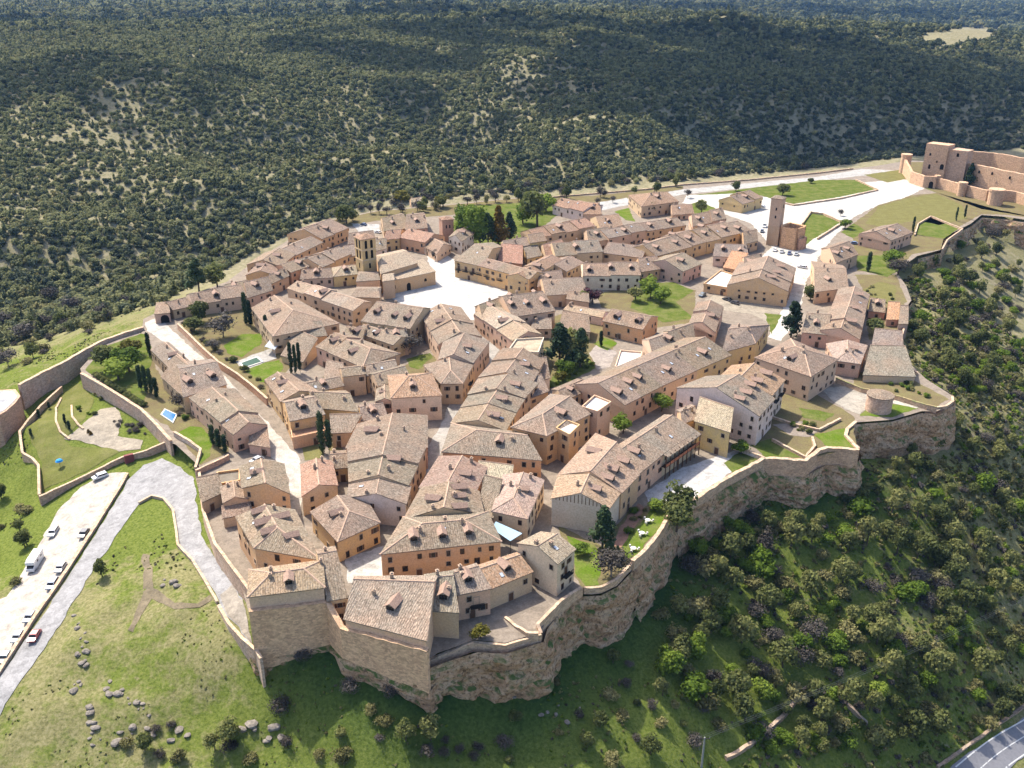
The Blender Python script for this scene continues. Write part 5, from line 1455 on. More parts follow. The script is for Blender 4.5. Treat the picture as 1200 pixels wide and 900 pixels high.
def brick_tower():
    c0 = P(519, 284); O = c0; root = empty('brick_tower', O)
    tag(root, 'square reddish brick tower with a flat tiled cap beside the park', 'tower')
    c = square(c0, 20, 6.0); zt = z_on(519, 258, c0.y)
    block(root, O, c, -0.5, zt, 'tower_body', (0.40, 0.215, 0.145))
    cen = sum(c, Vector()) / 4
    e = [Vector((p.x, p.y, zt)) + (p - cen).normalized() * 0.4 for p in c]; ap = Vector((cen.x, cen.y, zt + 1.1))
    tile_roof(root, O, [[e[i], e[(i + 1) % 4], ap] for i in range(4)], ROOFC['r'])
    for t in (0.35, 0.65): put_arch(root, O, c[0], c[1], t, zt - 4.5, 0.7, 1.8)
brick_tower()

def ruined_tower():
    c0 = P(897.5, 287); O = c0; root = empty('ruined_tower', O)
    tag(root, 'tall slender stone tower of a ruined church with roofless orange walls', 'tower')
    d = P(911.5, 289) - c0; ang = math.degrees(math.atan2(d.y, d.x))
    c = square(c0, ang, 5.9)
    zt = z_on(899, 232, c0.y)
    block(root, O, c, -0.8, zt * 0.42, 'tower_base', (0.45, 0.28, 0.16))
    cen = sum(c, Vector()) / 4
    c2 = [p + (cen - p).normalized() * 0.12 for p in c]
    up = block(root, O, c2, zt * 0.42, zt, 'tower_shaft', (0.46, 0.30, 0.20))
    put_arch(up, O, c2[0], c2[1], 0.55, zt - 6.0, 0.8, 1.5); put_arch(up, O, c2[0], c2[1], 0.55, zt - 10.0, 0.8, 1.5); put_arch(up, O, c2[1], c2[2], 0.5, zt - 5.0, 1.0, 1.9)
    e = [Vector((p.x, p.y, zt)) + (p - cen).normalized() * 0.3 for p in c]; ap = Vector((cen.x, cen.y, zt + 1.2))
    tile_roof(root, O, [[e[i], e[(i + 1) % 4], ap] for i in range(4)], ROOFC['g'])
    def hollow(c, z1, nm, color):
        for i in range(4):
            a, b = c[i], c[(i + 1) % 4]; n = Vector(((b - a).y, -(b - a).x, 0)).normalized() * -0.8
            block(root, O, [a, b, b + n, a + n], -0.8, z1 + i * 0.12, nm, color, 'rough_stone', 0.4)
    a = P(912.5, 290); dd = P(932, 294) - a
    hollow(square(a, math.degrees(math.atan2(dd.y, dd.x)), dd.length, 8.5), z_on(913, 265, a.y), 'ruin_wall', (0.52, 0.30, 0.15))
    a = P(934, 294); dd = P(951, 290) - a
    hollow(square(a, math.degrees(math.atan2(dd.y, dd.x)), 6.5, 12.0), 6.0, 'ruin_wall', (0.48, 0.28, 0.18))
ruined_tower()

def dovecote():
    p0 = P(1034, 487); O = p0; root = empty('round_dovecote', O)
    tag(root, 'squat round stone dovecote with a shallow tiled roof', 'dovecote')
    m = MB(); n = 28; r = 4.0; h = 5.6
    m.prism([(r * math.cos(2 * math.pi * k / n), r + r * math.sin(2 * math.pi * k / n)) for k in range(n)], -0.5, h)
    m.build('wall', 'rough_stone', root, (0.47, 0.33, 0.25))
    e = [Vector((4.25 * math.cos(2 * math.pi * k / n), r + 4.25 * math.sin(2 * math.pi * k / n), h)) for k in range(n)]; ap = Vector((0, r, h + 0.9))
    tile_roof(root, Vector(), [[e[i], e[(i + 1) % n], ap] for i in range(n)], ROOFC['p'])
dovecote()

def castle():
    O = P(1100, 222); root = empty('castle', O)
    tag(root, 'stone castle with a square keep and turreted outer wall', 'castle')
    ST = (0.50, 0.33, 0.21)
    def curtain(pix, z, th, nm, depth=None):
        pts = path_pts([P(x, y, zz) for (x, y), zz in zip(pix, z)], 3.0)
        m = MB(); pr = []
        for i, p in enumerate(pts):
            d = pts[min(i + 1, len(pts) - 1)] - pts[max(i - 1, 0)]; nn = Vector((-d.y, d.x, 0)).normalized() * th / 2
            zb = min(float(zat(p.x + nn.x * k, p.y + nn.y * k)) for k in (-3, 0, 3)) - 1
            pr.append((p - O, nn, p.z - O.z + rngW.uniform(-0.25, 0.25), zb - O.z))
        for i in range(len(pr) - 1):
            (a, na, ta, ba), (b, nb, tb, bb) = pr[i], pr[i + 1]
            q = [a - na, b - nb, b + nb, a + na]
            m.prism([(v.x, v.y) for v in q], [ba, bb, bb, ba], [ta, tb, tb, ta])
        return m.build(nm, 'rough_stone', root, ST)
    def turret(px, py, z, r, nm='turret', n=14, color=ST):
        p = P(px, py, z); zb = float(zat(p.x, p.y)) - 4
        m = MB(); m.prism([(p.x - O.x + r * math.cos(2 * math.pi * k / n), p.y - O.y + r * math.sin(2 * math.pi * k / n)) for k in range(n)], zb - O.z, z - O.z)
        m.prism([(p.x - O.x + r * 1.08 * math.cos(2 * math.pi * k / n), p.y - O.y + r * 1.08 * math.sin(2 * math.pi * k / n)) for k in range(n)], z - O.z - 0.9, z - O.z + 0.3)
        return m.build(nm, 'rough_stone', root, color)
    k0 = P(1086, 168, 24); k1 = P(1112, 171, 24)
    k0.z = k1.z = 0; d = k1 - k0; ang = math.degrees(math.atan2(d.y, d.x))
    c = square(k0, ang, d.length, 12)
    keep = block(root, O, c, -1, 24, 'keep', ST, 'rough_stone', 0.5)
    for t, z, w, h in ((0.25, 16.5, 1.2, 1.8), (0.3, 8.0, 1.4, 3.0), (0.86, 8.5, 2.4, 3.6), (0.6, 12.5, 0.9, 1.4)):
        put_arch(keep, O, c[0], c[1], t, z, w, h, 'window')
    c2 = [c[1] + (c[2] - c[1]) * 0.15, c[1] + (c[2] - c[1]) * 0.15 + d.normalized() * 12, c[2] + d.normalized() * 12, c[2]]
    k2 = block(root, O, c2, -1, 21.5, 'keep_annex', (0.45, 0.31, 0.22), 'rough_stone', 0.8)
    put_arch(k2, O, c2[0], c2[1], 0.5, 17.5, 1.6, 2.4, 'window')
    cur = curtain([(1112, 187.5), (1150, 194), (1200, 204), (1260, 216), (1310, 222)], [13.5] * 5, 2.2, 'curtain_wall')
    pts = [P(1112, 187.5, 13.5), P(1200, 204, 13.5), P(1300, 222, 13.5)]
    for a, b in ((pts[0], pts[1]), (pts[1], pts[2])):
        n = Vector(((b - a).y, -(b - a).x, 0)).normalized() * 1.1
        for t, z in ((0.12, 5), (0.45, 9), (0.62, 9.5), (0.85, 9)): put_arch(cur, O, a + n, b + n, t, z, 1.3, 1.9, 'window')
    back = curtain([(1134, 177), (1165, 179), (1200, 185), (1260, 194), (1330, 214), (1310, 222)], [13] * 6, 2.0, 'rear_wall')
    a, b = P(1165, 179, 13), P(1260, 194, 13)
    n = Vector(((b - a).y, -(b - a).x, 0)).normalized() * 1.0
    for t in (0.1, 0.25, 0.4, 0.6, 0.8): put_arch(back, O, a + n, b + n, t, 6.5, 1.3, 2.0, 'window')
    bar = curtain([(1069, 201), (1084, 206), (1098, 207)], [7.5, 7.5, 7.5], 1.6, 'gate_wall')
    a, b = P(1084, 206, 7.5), P(1098, 207, 7.5); n = Vector(((b - a).y, -(b - a).x, 0)).normalized() * 0.8
    put_arch(bar, O, a + n, b + n, 0.62, 0.0, 2.6, 4.4, 'gate')
    curtain([(1058, 180), (1069, 201)], [11, 7.5], 1.4, 'gate_wall')
    curtain([(1098, 208), (1111, 211), (1125, 215), (1141, 219), (1157, 223), (1170, 222), (1192, 224.5), (1230, 236), (1280, 246)], [6.5] * 9, 1.6, 'outer_wall')
    turret(1063, 181, 12.5, 3.4); turret(1099, 206, 7.6, 1.8); turret(1129, 214, 8.2, 2.6); turret(1169, 222, 9.0, 4.3); turret(1230, 234, 9.0, 4.0)
castle()

def gateway():
    c = [P(*p, 4.2) for p in ((181, 368), (199, 366), (197, 357), (184, 358))]
    O = sum(c, Vector()) / 4; O.z = 0; root = empty('town_gateway', O)
    tag(root, 'small gateway with a dark arch at the west end of the long street', 'gateway')
    cc = [Vector((p.x, p.y, 0)) for p in c]
    b = block(root, O, cc, -3, 4.2, 'wall', (0.47, 0.30, 0.22))
    put_arch(b, O, cc[0], cc[1], 0.62, 0.0, 3.2, 3.4, 'arch')
    for q in c: q.z = 4.2
    c[2].z += 1.2; c[3].z += 1.2
    cen = sum(c, Vector()) / 4
    e = [p + (p - cen).normalized() * 0.4 for p in c]
    tile_roof(root, O, [e], ROOFC['p'])
gateway()

def bastion():
    pix = [(-45, 470), (-20, 482), (0, 481), (10, 475), (20, 466), (26, 458), (20, 450), (-20, 452)]
    c = [P(x - 2, y + 6, -1.2) for x, y in pix]; O = sum(c, Vector()) / len(c); O.z = -14.7
    root = empty('bastion', O); tag(root, 'rounded stone bastion with a pale flat top at the end of the old town wall', 'bastion')
    m = MB(); m.prism([(p.x - O.x, p.y - O.y) for p in c], -10, 13.5); m.build('masonry', 'rough_stone', root, (0.45, 0.29, 0.21))
    m = MB(); m.prism([((p.x - O.x) * 0.86, (p.y - O.y) * 0.86) for p in c], 13.0, 13.62); m.build('flat_roof', 'pale_paving', root, (0.34, 0.34, 0.35))
bastion()

# --- details on single houses
def on_wall(h, key, px, py):
    pass
def balcony_gallery():
    h = find_house('arcaded house with a red'); O = h['O']; c = h['c']
    a, b = c[0].copy(), c[1].copy()
    cen = sum(c, Vector()) / 4
    d = (b - a); d.z = 0; n = Vector((d.y, -d.x, 0)).normalized()
    if n.dot(cen - a) > 0: n = -n
    root = empty('gallery', a - O); root.parent = h['root']
    root.location = (0, 0, 0)
    m = MB(); f = MB()
    q = [a - n * 0.1, b - n * 0.1, b + n * 1.2, a + n * 1.2]
    m2 = MB()
    m2.prism([(p.x - O.x, p.y - O.y) for p in q], 3.4, 3.6); m2.build('gallery_floor', 'frame_wood', h['wallo'])
    rail = MB()
    A, B = a + n * 1.15 - O, b + n * 1.15 - O
    for z in (4.4, 4.1): rail.tube((A.x, A.y, z), (B.x, B.y, z), 0.10)
    rail.prism([(p.x - O.x, p.y - O.y) for p in (a + n * 1.05, b + n * 1.05, b + n * 1.2, a + n * 1.2)], 3.6, 4.3)
    rail.build('gallery_rail', 'matt_tint', h['wallo'], (0.36, 0.13, 0.06))
    for k in range(9):
        t = k / 8; p = A.lerp(B, t)
        pm = MB(); pm.tube((p.x, p.y, 0), (p.x, p.y, 7.3), 0.16); pm.build('post', 'frame_wood', h['wallo'])
    rm = [a + n * -0.2, b + n * -0.2, b + n * 1.6, a + n * 1.6]
    for i, z in enumerate((7.5, 7.5, 6.95, 6.95)): rm[i] = Vector((rm[i].x, rm[i].y, z))
    tile_roof(h['roofo'], O, [[rm[3], rm[2], rm[1], rm[0]]], ROOFC['g'], 'gallery_roof')
    bpy.data.objects.remove(root)
balcony_gallery()
def louvre_gable():
    h = find_house('slatted gable'); O = h['O']; c = h['c']; r = h['r'][0]
    a, b = c[3].copy(), c[0].copy()
    if (r - (a + b) / 2).length > (h['r'][1] - (c[1] + c[2]) / 2).length + 50: pass
    cen = sum(c, Vector()) / 4
    d = (b - a); d.z = 0; L = d.length; ex = d.normalized(); n = Vector((ex.y, -ex.x, 0))
    for k in range(16):
        t = (k + 0.5) / 16; p = a.lerp(b, t); top = c[0].z + (r.z - c[0].z) * (1 - abs(2 * t - 1)) - 0.35
        z0 = c[0].z - 0.2
        if top - z0 < 0.2: continue
        m = MB(); q = p - O
        m.prism([(q.x + s * ex.x * 0.10 + w * n.x, q.y + s * ex.y * 0.10 + w * n.y) for s, w in ((-1, -0.40), (1, -0.40), (1, -0.22), (-1, -0.22))][::-1], z0, top)
        m.build('slat', 'frame_wood', h['wallo'])
louvre_gable()
def wall_balcony(key, edge, t, z, w=3.0):
    h = find_house(key); O = h['O']; c = h['c']
    a, b = c[edge], c[(edge + 1) % 4]
    d = (b - a); d.z = 0; ex = d.normalized(); n = Vector((ex.y, -ex.x, 0))
    p = a.lerp(b, t) - O
    m = MB()
    def pr(s0, s1, w0, w1, z0, z1): m.prism([(p.x + s * ex.x + k * n.x, p.y + s * ex.y + k * n.y) for s, k in ((s0, w0), (s0, w1), (s1, w1), (s1, w0))][::-1], z0, z1)
    pr(-w / 2, w / 2, -0.4, 0.9, z - 0.15, z)
    for s in np.linspace(-w / 2, w / 2, int(w / 0.3) + 1): pr(s - 0.03, s + 0.03, 0.82, 0.88, z, z + 0.95)
    pr(-w / 2, w / 2, 0.8, 0.9, z + 0.95, z + 1.05)
    m.build('balcony', 'iron', h['wallo'])
    M = Matrix(((ex.x, n.x, 0, p.x - n.x * 0.36), (ex.y, n.y, 0, p.y - n.y * 0.36), (0, 0, 1, z), (0, 0, 0, 1))) @ Matrix.Diagonal((-1, 1, 0.95, 1))
    inst('balcony_door', WIN['door'], h['wallo'], M)
for key, e, ts, z in (('balcony over its door', 0, (0.55,), 3.2), ('balcony at the garden end', 0, (0.5,), 4.2), ('north side of the main square', 0, (0.15, 0.4, 0.65, 0.88), 4.0), ('long ochre house', 0, (0.2, 0.45, 0.7), 4.0), ('stacked balconies', 0, (0.3, 0.7), 6.5), ('head of the central street', 0, (0.5,), 3.5)):
    for t in ts: wall_balcony(key, e, t, z)
# ------------------------------------------------------------------ vegetation
def _ico(sub):
    bm = bmesh.new(); bmesh.ops.create_icosphere(bm, subdivisions=sub, radius=1.0)
    v = [x.co.copy() for x in bm.verts]; f = [[w.index for w in x.verts] for x in bm.faces]; bm.free(); return v, f
ICO = {k: _ico(k) for k in (1, 2)}
def crown_geo(seed, clumps=9, per=45, leaf=0.17, rz=0.8, shape='round', core=0.66, cover=1.0):
    """leaf faces on clumps spread through a crown of radius 1 sitting on z=0"""
    rg = random.Random(seed); V, F = [], []
    H = 2 * rz
    def centre():
        if shape == 'round':
            while True:
                p = Vector((rg.uniform(-1, 1), rg.uniform(-1, 1), rg.uniform(-0.8, 1)))
                if 0.25 < p.length < 0.85: break
            return Vector((p.x * 0.72, p.y * 0.72, rz + p.z * rz * 0.72)), rg.uniform(0.32, 0.54)
        t = rg.random() ** 0.8                       # cone or column
        r = (1 - t) ** 0.8 * 0.62 if shape == 'cone' else 0.42 * (1 - abs(2 * t - 0.85) ** 2.2 * 0.8)
        a = rg.uniform(0, 2 * math.pi); rr = r * math.sqrt(rg.random())
        return Vector((rr * math.cos(a), rr * math.sin(a), (0.06 + 0.88 * t) * H)), (0.34 * (1.08 - t) + 0.08 if shape == 'cone' else 0.52)
    for _ in range(clumps):
        c, r = centre(); zf = 0.8 if shape == 'round' else 1.2
        if core:
            b = len(V); iv, jf = ICO[1]
            for p in iv:
                s = r * core * rg.uniform(0.8, 1.2); V.append(c + Vector((p.x * s, p.y * s, p.z * s * zf)))
            F += [[b + i for i in f] for f in jf]
        for _ in range(per):
            n = Vector((rg.gauss(0, 1), rg.gauss(0, 1), rg.gauss(0.25, 1))).normalized()
            p = c + Vector((n.x * r, n.y * r, n.z * r * zf)) * rg.uniform(0.78, 1.12)
            if p.z < 0.0: p.z = abs(p.z) * 0.3
            nn = (n + Vector((rg.gauss(0, 0.55), rg.gauss(0, 0.55), rg.gauss(0.2, 0.5)))).normalized()
            u = nn.orthogonal().normalized(); w = nn.cross(u); a = rg.uniform(0, 6.28)
            u, w = u * math.cos(a) + w * math.sin(a), w * math.cos(a) - u * math.sin(a)
            s = leaf * rg.uniform(0.6, 1.3); b = len(V)
            V += [p - u * s * 0.5 - w * s * 0.3, p + u * s * 0.5 - w * s * 0.35, p + u * s * 0.35 + w * s * 0.5 + nn * s * 0.15, p - u * s * 0.4 + w * s * 0.45]
            F.append([b, b + 1, b + 2, b + 3])
    return V, F
def to_mesh(name, V, F, mat):
    me = bpy.data.meshes.new(name); me.from_pydata([tuple(v) for v in V], [], F)
    me.materials.append(MATS[mat]); me.update(); return me
def trunk_mesh(seed, h=1.0, r=0.07, limbs=4, mat='bark'):
    rg = random.Random(seed); m = MB()
    p = Vector((0, 0, -0.25)); top = Vector((rg.uniform(-.06, .06), rg.uniform(-.06, .06), h))
    m.tube(p, top, r, r * 0.55, 7)
    for k in range(limbs):
        a = 6.28 * k / limbs + rg.uniform(-.4, .4); s = Vector((0, 0, h * rg.uniform(0.5, 0.95)))
        m.tube(s, s + Vector((math.cos(a) * 0.45, math.sin(a) * 0.45, rg.uniform(0.3, 0.6))), r * 0.5, r * 0.18, 5)
    return m.mesh('trunk', mat)
def bare_geo(seed, depth=5, mat='twigs'):
    rg = random.Random(seed); m = MB()
    def br(p, d, L, r, k):
        q = p + d * L
        m.tube(p, q, r, r * 0.65, 4 if k > 2 else 3)
        if k == 0: return
        for _ in range(rg.choice((3, 3, 4)) if k > 1 else 4):
            nd = (d + Vector((rg.gauss(0, .55), rg.gauss(0, .55), rg.gauss(0.12, .35)))).normalized()
            br(p + d * L * rg.uniform(0.55, 1.0), nd, L * rg.uniform(0.55, 0.8), max(r * 0.55, 0.006), k - 1)
    br(Vector((0, 0, -0.2)), Vector((0, 0, 1)), 0.62, 0.055, depth)
    return m
CR = {}
def crowns(kind, mat, n, **kw):
    CR[kind] = [to_mesh('crown', *crown_geo(hash(kind) % 1000 + i if False else sum(map(ord, kind)) * 7 + i, **kw), mat) for i in range(n)]
crowns('oak', 'leaf_oak', 5, clumps=14, per=66, leaf=0.16, rz=0.82, core=0.5)
crowns('scrub', 'leaf_scrub', 4, clumps=11, per=55, leaf=0.14, rz=0.6, core=0.4)
crowns('grey', 'leaf_grey', 3, clumps=13, per=75, leaf=0.085, rz=0.7, core=0.35)
crowns('bright', 'leaf_bright', 4, clumps=12, per=60, leaf=0.15, rz=0.8)
crowns('yellow', 'leaf_yellow', 2, clumps=11, per=60, leaf=0.15, rz=0.8)
crowns('plum', 'leaf_plum', 2, clumps=11, per=60, leaf=0.14, rz=0.75)
crowns('conifer', 'leaf_cypress', 3, clumps=26, per=46, leaf=0.14, rz=1.3, shape='cone')
crowns('gold', 'leaf_gold', 1, clumps=26, per=46, leaf=0.14, rz=1.3, shape='cone')
crowns('cypress', 'leaf_cypress', 3, clumps=46, per=30, leaf=0.2, rz=3.0, shape='column')
crowns('poplar', 'leaf_bright', 2, clumps=20, per=46, leaf=0.14, rz=1.6, shape='column')
TR = [trunk_mesh(i) for i in range(3)]
BARE = [bare_geo(i, 5).mesh('branches', 'twigs') for i in range(3)]
BARECR = CR['grey']
rngT = random.Random(21)
N_TOWN = 'trees in the town gardens'
def tree(kind, p, r, label, group, h=None, name='tree', cat='tree', trunk=0.35):
    """crown radius r, optional crown height h"""
    if group == N_TOWN: r *= 1.5; h = h * 1.15 if h else h
    root = empty(name, p, rngT.uniform(0, 6.28)); tag(root, label, cat, group)
    me = rngT.choice(CR[kind]); zs = r if h is None else h / {'conifer': 2.6, 'gold': 2.6, 'cypress': 6.0, 'poplar': 3.2}.get(kind, 1.6)
    tz = trunk * r if kind not in ('cypress',) else 0.15
    inst('crown', me, root, Matrix.Translation((0, 0, tz)) @ Matrix.Diagonal((r, r, zs, 1)))
    th = (tz + zs * 0.9)
    inst('trunk', rngT.choice(TR), root, Matrix.Diagonal((r, r, th, 1)))
    return root
def bare(p, r, label, group, h=None, haze=True):
    root = empty('bare_tree', p, rngT.uniform(0, 6.28)); tag(root, label, 'tree', group)
    h = h or r * 1.5
    inst('branches', rngT.choice(BARE), root, Matrix.Diagonal((r * 0.85, r * 0.85, h * 0.52, 1)))
    if haze: inst('twigs', rngT.choice(BARECR), root, Matrix.Translation((0, 0, h * 0.22)) @ Matrix.Diagonal((r, r, h * 0.52, 1)))
    return root
def shrub(kind, p, r, label, group, flat=0.9, name='shrub', cat='shrub'):
    if name == 'bush': name = {'oak': 'evergreen_bush', 'scrub': 'olive_bush', 'grey': 'leafless_bush', 'bright': 'green_bush'}[kind]
    o = inst(name, rngT.choice(CR[kind]), None, Matrix.Translation((p.x, p.y, p.z - 0.15 * r)) @ Matrix.Rotation(rngT.uniform(0, 6.28), 4, 'Z') @ Matrix.Diagonal((r, r, r * flat, 1)))
    tag(o, label, cat, group); return o
def g0(px, py): return P(px, py, 0.0)

# --- cypresses of the town
for px, py, h, r, lab in ((289, 380, 13, 1.5, 'tallest of the cypresses beside the large hipped house'), (294, 384, 11, 1.5, 'second cypress beside the large hipped house'), (313, 396, 9, 1.2, 'lone slim cypress by the glass canopy'),
        (342, 438, 11.5, 1.1, 'one of three slim cypresses before the grey barn'), (347, 438, 10.5, 1.0, 'one of three slim cypresses before the grey barn'), (352, 437, 11, 1.0, 'one of three slim cypresses before the grey barn'),
        (378, 531, 13, 1.5, 'taller of the two big cypresses beside the broad grey block'), (386, 529, 10, 1.4, 'shorter of the two big cypresses beside the broad grey block'),
        (403, 490, 7.5, 1.2, 'one of two small cypresses before the yellow gable'), (409, 490, 7.5, 1.1, 'one of two small cypresses before the yellow gable'),
        (176, 418, 9, 1.3, 'lone cypress at the end of the long low house'), (166, 458, 9, 1.3, 'cypress in the dark row above the pool'), (172, 460, 9.5, 1.2, 'cypress in the dark row above the pool'), (178, 462, 9, 1.3, 'cypress in the dark row above the pool'), (184, 466, 7, 1.3, 'cypress in the dark row above the pool'),
        (250, 522, 6.5, 1.3, 'dark cypress at the edge of the small bright lawn'), (257, 527, 6.5, 1.3, 'dark cypress at the edge of the small bright lawn'), (264, 530, 5.5, 1.2, 'dark cypress at the edge of the small bright lawn'),
        (704, 406, 6, 1.1, 'slim cypress on the small walled lawn'), (1017, 318, 9, 1.6, 'thick cypress in the eastern garden lawn'), (1069, 274, 9, 1.0, 'slim cypress beside the walled green plot'),
        (1120, 259, 7.5, 0.9, 'one of two slim cypresses below the castle'), (1130, 256, 7.5, 0.9, 'one of two slim cypresses below the castle'), (353, 328, 6.5, 0.8, 'slim cypress in the pale church street')):
    o = tree('cypress', g0(px, py), r, lab, 'cypresses', h=h, name='cypress'); 
for px, py, h in ((77, 498, 3.5), (82, 505, 3.0), (46, 490, 3.0), (37, 512, 2.6), (58, 480, 2.4)):
    tree('cypress', G(px, py), 0.7, 'small young cypress on the lower garden lawn', 'young cypresses in the lower garden', h=h, name='cypress')
# --- conifers and leafy trees in the town
N = 'trees in the town gardens'
for kind, px, py, r, h, lab in (
        ('conifer', 655, 428, 5.2, 13, 'big dark conifer left of the gravel yard'), ('oak', 668, 425, 5.0, 11, 'dense dark evergreen joined to the big dark conifer'), ('conifer', 680, 430, 4.6, 11.5, 'right-hand dark conifer beside the gravel yard'),
        ('conifer', 927, 396, 4.2, 12.5, 'tall dark conifer at the corner of the castle street'), ('conifer', 706, 643, 3.4, 10, 'dark green conifer before the blank grey wall'),
        ('oak', 796, 606, 3.0, 7.5, 'round clipped dark tree at the corner of the curving lawn wall'), ('oak', 793, 618, 3.2, 6, 'dark bushy tree below the clipped tree'),
        ('bright', 730, 508, 2.7, 4.6, 'rounded bright green street tree before the terrace row'), ('bright', 775, 482, 2.5, 5.0, 'bright green street tree by the far door of the terrace row'),
        ('bright', 661, 440, 2.8, 4.6, 'light green bush tree below the big dark conifer'), ('yellow', 655, 447, 2.0, 3, 'yellow-green bush in the corner garden'),
        ('oak', 234, 378, 3.2, 7, 'dark evergreen beside the grey bare tree'), ('oak', 228, 388, 2.6, 4.5, 'low dark evergreen at the garden wall'), ('conifer', 233, 340, 4.2, 12, 'dark conifer behind the long low pinkish house'), ('oak', 255, 337, 4.0, 8, 'leafy dark tree behind the long low pinkish house'),
        ('bright', 762, 350, 4.0, 7.5, 'spring-green tree in the green court'), ('bright', 774, 356, 3.2, 5.5, 'smaller spring-green tree in the green court'), ('oak', 745, 352, 3.0, 4.5, 'rounded dark bush in the green court'),
        ('plum', 694, 356, 3.4, 6, 'plum-coloured blossoming tree beside the garden shed'), ('plum', 746, 336, 2.6, 4, 'pinkish shrub tree at the white house'), ('oak', 682, 358, 2.6, 5, 'dark bush beside the plum-coloured tree'),
        ('bright', 139, 446, 3.8, 6, 'green leafy tree over the hedge of the upper garden'), ('oak', 130, 432, 4.0, 6.5, 'dark leafy tree in the upper left garden'), ('bright', 152, 436, 4.2, 7, 'large green tree in the upper left garden'), ('yellow', 158, 417, 3.4, 5.5, 'yellow-green tree in the upper left garden'),
        ('poplar', 542, 284, 4.2, 13, 'first green poplar of the park beside the brick tower'), ('poplar', 553, 286, 4.2, 15, 'second green poplar of the park'), ('poplar', 563, 287, 4.4, 15, 'third green poplar of the park'), ('conifer', 572, 287, 4.4, 14, 'dark conifer beside the golden conifer of the park'),
        ('gold', 584, 286, 5.0, 16, 'golden conifer in the park'), ('conifer', 597, 282, 4.0, 12, 'dark slim conifer right of the golden one'), ('oak', 630, 266, 7.0, 15, 'huge round grey-green tree of the park'), ('bright', 613, 262, 5, 9, 'light green tree beside the huge round park tree'), ('bright', 548, 262, 5, 9, 'broad green tree at the back of the park'), ('bright', 640, 248, 5, 8, 'green tree behind the huge round park tree'),
        ('oak', 406, 262, 4.5, 8, 'round dark tree beside the white yard'), ('yellow', 470, 240, 4.5, 7, 'yellow-green bush tree beyond the north edge'), ('yellow', 519, 243, 4.0, 6, 'small yellow tree beside the north road'),
        ('oak', 822, 251, 3.2, 6.5, 'dark conifer-like tree on the lawn by the rusty roof'), ('oak', 917, 229, 3.2, 6, 'dark round tree in the walled green field'), ('oak', 950, 215, 1.8, 3, 'small dark tree in the walled green field'), ('oak', 862, 224, 2.2, 5, 'small dark tree behind the lone yellow house'), ('oak', 766, 252, 2.6, 5.5, 'dark tree before the large red-roofed block'),
        ('conifer', 1135, 218, 3.6, 12, 'tall conifer against the castle wall'), ('bright', 1045, 312, 4.0, 6, 'bright green tree by the eastern garden'), ('grey', 1052, 322, 4.0, 6, 'greyish leafless-looking tree by the eastern garden'), ('oak', 1026, 392, 3.2, 5, 'dark bush by the stepped sheds'),
        ('bright', 990, 268, 2.6, 4, 'blossoming bush on the traffic island'), ('oak', 950, 352, 2.6, 5, 'bush at the corner of the smooth-roofed house'), ('bright', 868, 532, 2.0, 3, 'bush against the archway house'),
        ('yellow', 563, 748, 1.6, 2.4, 'small yellow-green bush on the front terrace'), ('bright', 768, 598, 1.8, 2.2, 'clipped green bush at the lawn steps'), ('bright', 680, 650, 1.6, 2.0, 'low bush on the cliff-top lawn')):
    tree(kind, g0(px, py), r, lab, N, h=h, trunk=0.25)
for px, py, r, h, lab in ((262, 395, 6.6, 10, 'big grey bare-branched tree in the left garden'), (252, 410, 3.4, 4.5, 'smaller grey bare shrub tree below the big bare one'), (479, 415, 5.8, 8, 'domed grey leafless tree beside the low row house'), (716, 676, 5.2, 8, 'pale leafless tree at the cliff edge'),
        (510, 305, 2.6, 6, 'thin leafless tree beside the church'), (826, 262, 3.0, 5, 'bare street tree at the edge of the upper square'), (806, 232, 3.0, 6, 'bare street tree beside the north road'), (700, 240, 2.6, 5, 'first bare tree of the pale yard'), (718, 238, 2.6, 5, 'second bare tree of the pale yard'), (985, 253, 2.2, 4, 'bare tree beside the plot wall'), (995, 265, 2.0, 3.6, 'small bare tree on the traffic island'), (210, 478, 3, 5, 'bare shrub beside the swimming pool')):
    bare(g0(px, py), r, lab, 'leafless trees of the town', h=h)
# hedge over the garden wall
for k in range(16):
    t = k / 15; a = Vector((112, 443)).lerp(Vector((168, 478)), t)
    shrub('oak', g0(a.x, a.y - 2), 1.5, 'dark hedge bush overhanging the tall garden wall', 'hedge bushes on the garden wall', 0.9, 'hedge_bush', 'hedge')
for k in range(9):
    t = k / 8; a = Vector((640, 458)).lerp(Vector((694, 428)), t)
    shrub('bright', g0(a.x, a.y), 1.1, 'clipped hedge bush along the corner garden', 'hedge bushes of the corner garden', 0.9, 'hedge_bush', 'hedge')
# garden shrubs
for pix, n, lab in (([(735, 640), (757, 598), (742, 592), (722, 632)], 7, 'small dark shrub in the reddish flower border'), ([(905, 500), (940, 495), (962, 506), (945, 512)], 8, 'small shrub among the garden beds'), ([(1000, 440), (1060, 448), (1095, 470), (1040, 458)], 12, 'low shrub on the ivy wall terrace'), ([(1010, 335), (1045, 335), (1050, 358), (1020, 355)], 10, 'small shrub in the eastern garden plots'), ([(122, 492), (168, 500), (175, 520), (140, 505)], 16, 'grey shrub on the lower garden bank')):
    xs = [p[0] for p in pix]; ys = [p[1] for p in pix]; c = 0
    while c < n:
        x, y = rngT.uniform(min(xs), max(xs)), rngT.uniform(min(ys), max(ys))
        if not in_poly(x, y, pix): continue
        shrub(rngT.choice(('oak', 'scrub', 'bright')) if 'grey' not in lab else 'grey', G(x, y), rngT.uniform(0.7, 1.4), lab, 'garden shrubs'); c += 1

